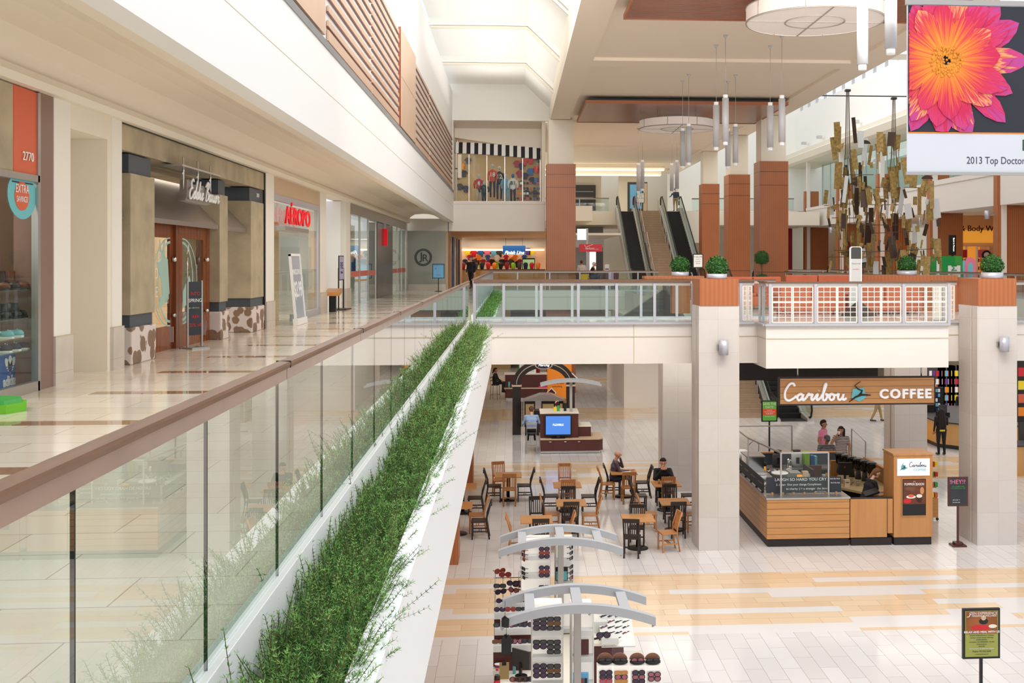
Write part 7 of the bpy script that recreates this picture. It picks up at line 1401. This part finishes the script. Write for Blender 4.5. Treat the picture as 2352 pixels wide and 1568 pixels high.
def person(label,loc,rz,top,legs,skin,hair,hairm,H=1.75,sit=None,arm_l=None,arm_r=None,lean=0,turn=0,tilt=0,sleeves='long',step=0,feet='black',extra=None,legm=None,vox=.0095,hem=None):
    """arm_l / arm_r: (elbow, wrist, hand direction) in local metres at H=1.75; figure faces -Y"""
    k=H/1.75; g=MB(); segs=[]   # (a,ra,b,rb,mat)
    mats=[top,legs,skin,'eye','lip',feet]
    def seg(a,ra,b,rb,m): a=Vector(a)*k; b=Vector(b)*k; segs.append((a,ra*k,b,rb*k,m)); caps(g,a,ra*k,b,rb*k)
    hz=sit if sit else .93; hip=Vector((0,0,hz)); L_=lambda z:Vector((0,-lean*(z-.0),0))
    def up(x,y,z): return Vector((x,y-lean*z,hz+z*(1-.12*lean)))
    # torso
    seg(up(-.075,0,.0),.115,up(.075,0,.0),.115,1); seg(up(-.06,0,.18),.105,up(.06,0,.18),.105,0); seg(up(-.09,0,.34),.11,up(.09,0,.34),.11,0)
    seg(up(-.06,.0,.02),.11,up(-.07,0,.36),.105,0); seg(up(.06,0,.02),.11,up(.07,0,.36),.105,0); seg(up(-.13,0,.46),.065,up(.13,0,.46),.065,0); seg(up(0,0,.3),.11,up(0,0,.46),.085,0)
    if hem: 
        for s in (-1,1): seg(up(s*.05,0,.0),.13,up(s*.06,-.01,-hem),.14,0)
    seg(up(0,.01,.5),.052,up(0,-.02,.60),.05,2)
    hc=up(0,-.035-lean*.1-tilt*.06,.685-tilt*.02); th=turn
    def hd(x,y,z):
        y2=y*math.cos(tilt)-z*math.sin(tilt)*-1*-1; z2=z*math.cos(tilt)+y*math.sin(tilt); y2=y*math.cos(tilt)-z*math.sin(tilt)
        return hc+Vector((x*math.cos(th)-y2*math.sin(th),x*math.sin(th)+y2*math.cos(th),z2))
    seg(hd(0,.015,.03),.088,hd(0,-.005,.02),.084,2); seg(hd(0,.0,.03),.08,hd(0,-.025,-.065),.05,2); seg(hd(0,-.04,-.078),.03,hd(0,-.045,-.08),.03,2)
    seg(hd(0,-.086,.02),.009,hd(0,-.102,-.016),.013,2)
    for s in (-1,1): seg(hd(s*.082,.01,.01),.018,hd(s*.084,.012,-.02),.013,2)
    # legs
    for i,s in enumerate((-1,1)):
        h=Vector((s*.09,0,hz-.02))
        if sit: kn=Vector((s*.12,-.44,hz+.03)); an=Vector((s*.12,-.42+(.0 if not legm else legm),max(.09,hz-.40)))
        else: kn=Vector((s*.10,-.02-s*step*.5,.50)); an=Vector((s*.10,.03-s*step,.09+(.05*abs(step)*2 if s*step<0 else 0)))
        seg(h,.095,kn,.062,1); seg(kn,.06,an,.042,1); seg(an+Vector((0,.02,-.035)),.042,an+Vector((s*.02,-.17,-.055)),.034,5)
    # arms
    def arm(s,spec):
        sh=up(s*.185,0,.47)
        if spec is None: el=up(s*.235,.03,.20); wr=up(s*.24,-.05,-.03); dr=Vector((0,-.15,-1))
        else: el=Vector(spec[0])+Vector((0,0,hz)); wr=Vector(spec[1])+Vector((0,0,hz)); dr=Vector(spec[2])
        dr.normalize(); sm=0 if sleeves=='long' else 2
        seg(sh,.058,sh.lerp(el,.5),.05,0); seg(sh.lerp(el,.5),.046,el,.042,sm); seg(el,.042,wr,.029,sm)
        side=dr.cross(Vector((0,1,0)) if abs(dr.y)<.9 else Vector((1,0,0))).normalized(); nrm=side.cross(dr); 
        p=wr+dr*.02; seg(p-side*.018,.018,p+dr*.065-side*.022,.016,2); seg(p+side*.018,.018,p+dr*.065+side*.022,.016,2)
        for f in range(4):
            b=p+dr*.07+side*(-.033+.022*f); ln=(.05,.062,.058,.044)[f]; m1=b+dr*ln*.55+nrm*.008*-s; seg(b,.0105,m1,.0100,2); seg(m1,.0100,m1+dr*ln*.4-nrm*.02*s,.009,2)
        tb=p+dr*.01-side*.032*(1); seg(tb,.014,tb+dr*.035-side*.022,.0115,2); seg(tb+dr*.035-side*.022,.0115,tb+dr*.06-side*.02,.0095,2)
    arm(-1,arm_r); arm(1,arm_l)
    me=bpy.data.meshes.new('tmp'); me.from_pydata([tuple(v) for v in g.v],[],g.f); o=bpy.data.objects.new('tmp',me); COL.objects.link(o)
    r=o.modifiers.new('r','REMESH'); r.mode='VOXEL'; r.voxel_size=vox; r.use_smooth_shade=True
    sm=o.modifiers.new('s','SMOOTH'); sm.factor=.5; sm.iterations=3
    bpy.context.view_layer.update(); dg=bpy.context.evaluated_depsgraph_get(); m2=bpy.data.meshes.new_from_object(o.evaluated_get(dg)); bpy.data.objects.remove(o); bpy.data.meshes.remove(me)
    n=len(m2.polygons); C=np.empty(n*3); m2.polygons.foreach_get('center',C); C=C.reshape(-1,3); best=np.full(n,1e9); idx=np.zeros(n,int)
    for a,ra,b,rb,m in segs:
        a=np.array(a);b=np.array(b); d=b-a; L=max(d.dot(d),1e-9); t=np.clip(((C-a)@d)/L,0,1); dist=np.linalg.norm(C-(a+t[:,None]*d),axis=1)-(ra+(rb-ra)*t); q=dist<best; best[q]=dist[q]; idx[q]=m
    for s in (-1,1): e=np.array(hd(s*.032,-.082,.018)*k); idx[np.linalg.norm(C-e,axis=1)<.013*k]=3
    e=np.array(hd(0,-.082,-.05)*k); dd=C-e; idx[(np.abs(dd[:,2])<.008*k)&(np.abs(dd[:,0])<.024*k)&(np.abs(dd[:,1])<.03*k)]=4
    m2.materials.clear(); [m2.materials.append(M[x]) for x in mats]; m2.polygons.foreach_set('material_index',idx.astype(np.int32)); m2.polygons.foreach_set('use_smooth',np.ones(n,bool)); m2.name='body'
    t=thing('person',label,'person',loc,rz); bo=bpy.data.objects.new('body',m2); COL.objects.link(bo); bo.parent=t
    h=MB(); q=lambda x,y,z:hd(x,y,z)*k
    if hair!='bald':
        caps(h,q(0,.032,.055),.092*k,q(0,.010,.078),.082*k); caps(h,q(0,.045,.02),.082*k,q(0,.04,-.01),.07*k)
        if hair=='long':
            for xx in (-.05,0,.05): caps(h,q(xx,.055,.03),.065*k,q(xx*1.1,.095,-.30),.05*k)
            caps(h,q(-.065,.01,.03),.04*k,q(-.085,.03,-.2),.03*k); caps(h,q(.065,.01,.03),.04*k,q(.085,.03,-.2),.03*k)
        if hair=='verylong':
            for xx in (-.07,0,.07): caps(h,q(xx*.7,.05,.03),.07*k,q(xx*1.3,.12,-.52),.055*k)
        if hair=='bun': caps(h,q(0,.06,.13),.045*k,q(0,.07,.15),.045*k)
        if hair=='tail': caps(h,q(0,.1,.04),.035*k,q(0,.15,-.14),.03*k)
        if hair=='cap':
            mm='charcoal'; caps(h,q(0,-.03,.07),.07*k,q(0,-.09,.055),.05*k); h.build('cap',mm,t)
        else: h.build('hair',hairm,t)
    if extra: extra(t,k,hd)
    t.scale=(1.1,1.08,1.0)
    return t
X_,Y_=az(*Z(1452,325),L1+.45)
def phone(t,k,hd): p=hd(.095,-.01,.0)*k; MB().box(p.x-.006,p.x+.006,p.y-.02,p.y+.02,p.z-.06,p.z+.04).build('phone','black',t)
person('bald man in plum shirt at a cafe table, phone at his ear',(X_-.02,Y_,L1),PI/2,'shirt_plum','jeans','skin','bald','hair_gray',sit=.54,lean=.12,arm_l=((.22,-.28,.27),(.13,-.20,.56),(-.1,.25,.8)),arm_r=((-.22,-.16,.22),(-.12,-.42,.22),(0,-1,.1)),extra=None,legm=-.1)
X_,Y_=az(*Z(1890,402),L1+.45)
person('dark-haired man in black sweater eating at his table, facing the camera',(X_,Y_+.05,L1),0,'black_cloth','black_cloth','skin','short','hair_dark',sit=.54,lean=.1,tilt=.15,arm_l=((.25,-.28,.25),(.06,-.27,.50),(-.3,.25,.6)),arm_r=((-.25,-.28,.25),(-.06,-.27,.50),(.3,.25,.6)))
person('man in light blue shirt sitting on a stool, seen from behind',(ps[0],ps[1]+.22,L1),PI,'shirt_blue','black_cloth','skin','short','hair_brown',sit=.88,lean=.15,tilt=.4,arm_l=((.27,-.15,.2),(.18,-.38,.15),(0,-1,0)),arm_r=((-.27,-.15,.2),(-.18,-.38,.15),(0,-1,0)),legm=.1)
person('woman in black jacket with pink top on a stool at far left',(ps2[0],ps2[1]+.2,L1),PI*.42,'black_cloth','black_cloth','skin_tan','tail','hair_dark',H=1.65,sit=.88,arm_l=((.22,-.1,.2),(.06,-.32,.1),(-.3,-1,0)),arm_r=((-.22,-.1,.2),(-.06,-.32,.1),(.3,-1,0)),extra=lambda t,k,hd:MB().lathe([(.115,0),(.12,.04),(.115,.08)],(0,-.01,.87),16).build('pink_hem','shirt_pink',t))
def at(px,py,Y,H):  # foot point for a figure whose head top is seen at px,py
    x,z=ay(px,py,Y); return x
person('barista in black T-shirt with red hair leaning to the register',(at(1992,1075,27.5,1.7),27.6,L1),PI/2+.15,'black_cloth','black_cloth','skin_pale','tail','hair_red',H=1.68,lean=.3,tilt=.35,sleeves='short',arm_l=((.2,-.25,.12),(.14,-.5,.12),(0,-1,0)),arm_r=((-.2,-.25,.12),(-.1,-.48,.10),(0,-1,0)))
person('man in grey cap and striped shirt behind the coffee counter',(at(1895,998,32.7,1.75),32.6,L1),0,'striped_gray','black_cloth','skin_tan','cap','hair_dark',H=1.75,lean=.08,tilt=.4,arm_l=((.26,-.1,.18),(.1,-.32,.08),(0,-1,-.2)),arm_r=((-.26,-.1,.18),(-.1,-.32,.08),(0,-1,-.2)))
def pcup(t,k,hd): p=hd(-.03,-.15,-.05)*k; MB().lathe([(.03,-.05),(.042,.05)],(p.x,p.y,p.z),12).build('held_cup','bright_white',t)
person('woman in striped dress drinking from a white cup behind the counter',(at(1930,985,34.4,1.68),34.3,L1),-.5,'striped_dress','striped_dress','skin_tan','long','hair_dark',H=1.72,hem=.3,sleeves='short',arm_r=((-.25,-.18,.28),(-.06,-.20,.60),(.5,.2,.5)),extra=pcup)
person('dark-haired man in pink shirt looking right behind the capped man',(at(1890,972,35.2,1.78),35.2,L1),.9,'shirt_pink','khaki_cloth','skin_tan','short','hair_dark',H=1.80,sleeves='short')
x,y=az(2162,1044,L1)
def band(t,k,hd): MB().lathe([(.165,0),(.17,.03),(.165,.06)],(0,0,.90*k),18,sy=.72).build('yellow_hem','yellow_cloth',t)
person('woman with very long dark hair in black with a yellow hem, from behind',(x,y,L1),PI,'black_cloth','black_cloth','skin_tan','verylong','hair_dark',H=1.68,arm_r=((-.25,-.1,.2),(-.2,-.3,.4),(0,-.5,1)),extra=band)
person('server in black with hair bun behind the snack counter',(at(2207,905,44.5,1.65),44.5,L1),.4,'black_cloth','black_cloth','skin_tan','bun','hair_dark',H=1.66,tilt=.3)
x,y=az(2015,968,L1); person('walking person in khaki trousers half hidden by the coffee sign',(x,y,L1),PI/2,'white_cloth','khaki_cloth','skin','short','hair_brown',H=1.75,step=.25,vox=.012)
x=ay(1555,440,82.6)[0]; person('person in dark jacket and khakis at the top of the right escalator',(x,83.4,L3),PI,'slate_jacket','khaki_cloth','skin_pale','short','hair_gray',H=1.78,arm_r=None,arm_l=((.3,-.05,.2),(.38,-.2,.15),(0,-1,0)),vox=.013)
x=ay(1082,600,62.5)[0]; person('person in dark hooded top walking past the athletic shop',(x,62.5,.0),-.5,'hood_dark','black_cloth','skin_pale','short','hair_gray',H=1.84,step=.2,vox=.012)
x=ay(1357,600,60.75)[0]; person('seated white-haired man in black shirt, hand on his head, at phone kiosk',(x,60.75,0),PI/2,'black_cloth','jeans','skin','short','white_cloth',sit=.72,lean=.2,sleeves='short',arm_l=((.24,-.28,.25),(.12,-.14,.62),(-.3,.3,.6)),arm_r=((-.24,-.2,.22),(-.1,-.4,.25),(0,-1,0)),vox=.013)
stx=x
x=ay(1337,598,63.6)[0]; person('person in white shirt standing behind the phone kiosk, back turned',(x,64.1,0),PI,'white_cloth','jeans','skin','short','hair_brown',H=1.62,vox=.013)
for (xx,yy,lab,h) in ((stx,60.75,'stool under the white-haired man at the phone kiosk',.60),):
    t=thing('kiosk_stool',lab,'stool',(xx,yy,0)); MB().cyl((0,0,0),.03,h-.03,8).build('post','steel_dark',t); MB().lathe([(.18,0),(.18,.02)],n=14).build('base','steel_dark',t); MB().lathe([(.17,h-.05),(.18,h)],n=16).build('seat','black',t)
# ---------------------------------------------------------------- pieces of a part go under that part
BOARDS=('poster','sold','panel','board','oak_face','face','header','backing','oval_sign','lit_panel','screen','print','upper_panel','face_board','cap','orange_disc','frame','jersey','housing','cabinet','poster_black','lit_sign','smalls','body','label','back_plate')
UNDER={'lettering':BOARDS,'laces':('upper',),'lower_cap':('mesh_tube',),'upper_cap':('mesh_tube',),'joint':('wood_cladding',),'drawer_handle':('lower_cabinet',),'drawer_joint':('lower_cabinet',),'check_mark':('header',),
 'nosing_lines':('steps',),'hardware':('frame',),'etched_emblem':('frame',),'emblem_stripe':('emblem',),'arch_line':('arch',),'capital':('arch_post',),'mirror':('mirror_frame',),'clip_block':('board',),'handrail_joint':('handrail',),
 'lower_rail':('top_rail',),'rim':('lens',),'muntin_grid':('glass_panel',),'sticker':('screen',),'pump':('bottle',),'slot':('box',),'flower_print':('spa_picture',),'pot_print':('spa_picture',),'cloth_print':('spa_picture',),'stone_print':('spa_picture',),'muffin_print':('poster_picture',),'plate_print':('poster_picture',),'bread_print':('poster_picture',),'latte_print':('poster_picture',),'mug_print':('poster_picture',),'napkin_print':('poster_picture',),'drink_print':('poster_picture',),'script_print':('lit_sign',),'crossbar':('outer_ring',),'diamond_picture':('diamond_border',),'face_shape':('picture',),'hair_shape':('picture',),'lips_shape':('picture',)}
def base(n): return n.rsplit('.',1)[0] if n[-3:].isdigit() and '.' in n else n
for root in [o for o in bpy.data.objects if o.type=='EMPTY' and o.parent is None]:
    kids=list(root.children); by={}
    for k in kids: by.setdefault(base(k.name),[]).append(k)
    for k in kids:
        c=UNDER.get(base(k.name))
        if not c: continue
        for nm in c:
            if nm in by:
                p=by[nm][min(by[base(k.name)].index(k),len(by[nm])-1)]
                if p is not k and p.location.length<1e-6 and p.parent is root and len(k.children)==0: k.parent=p; break
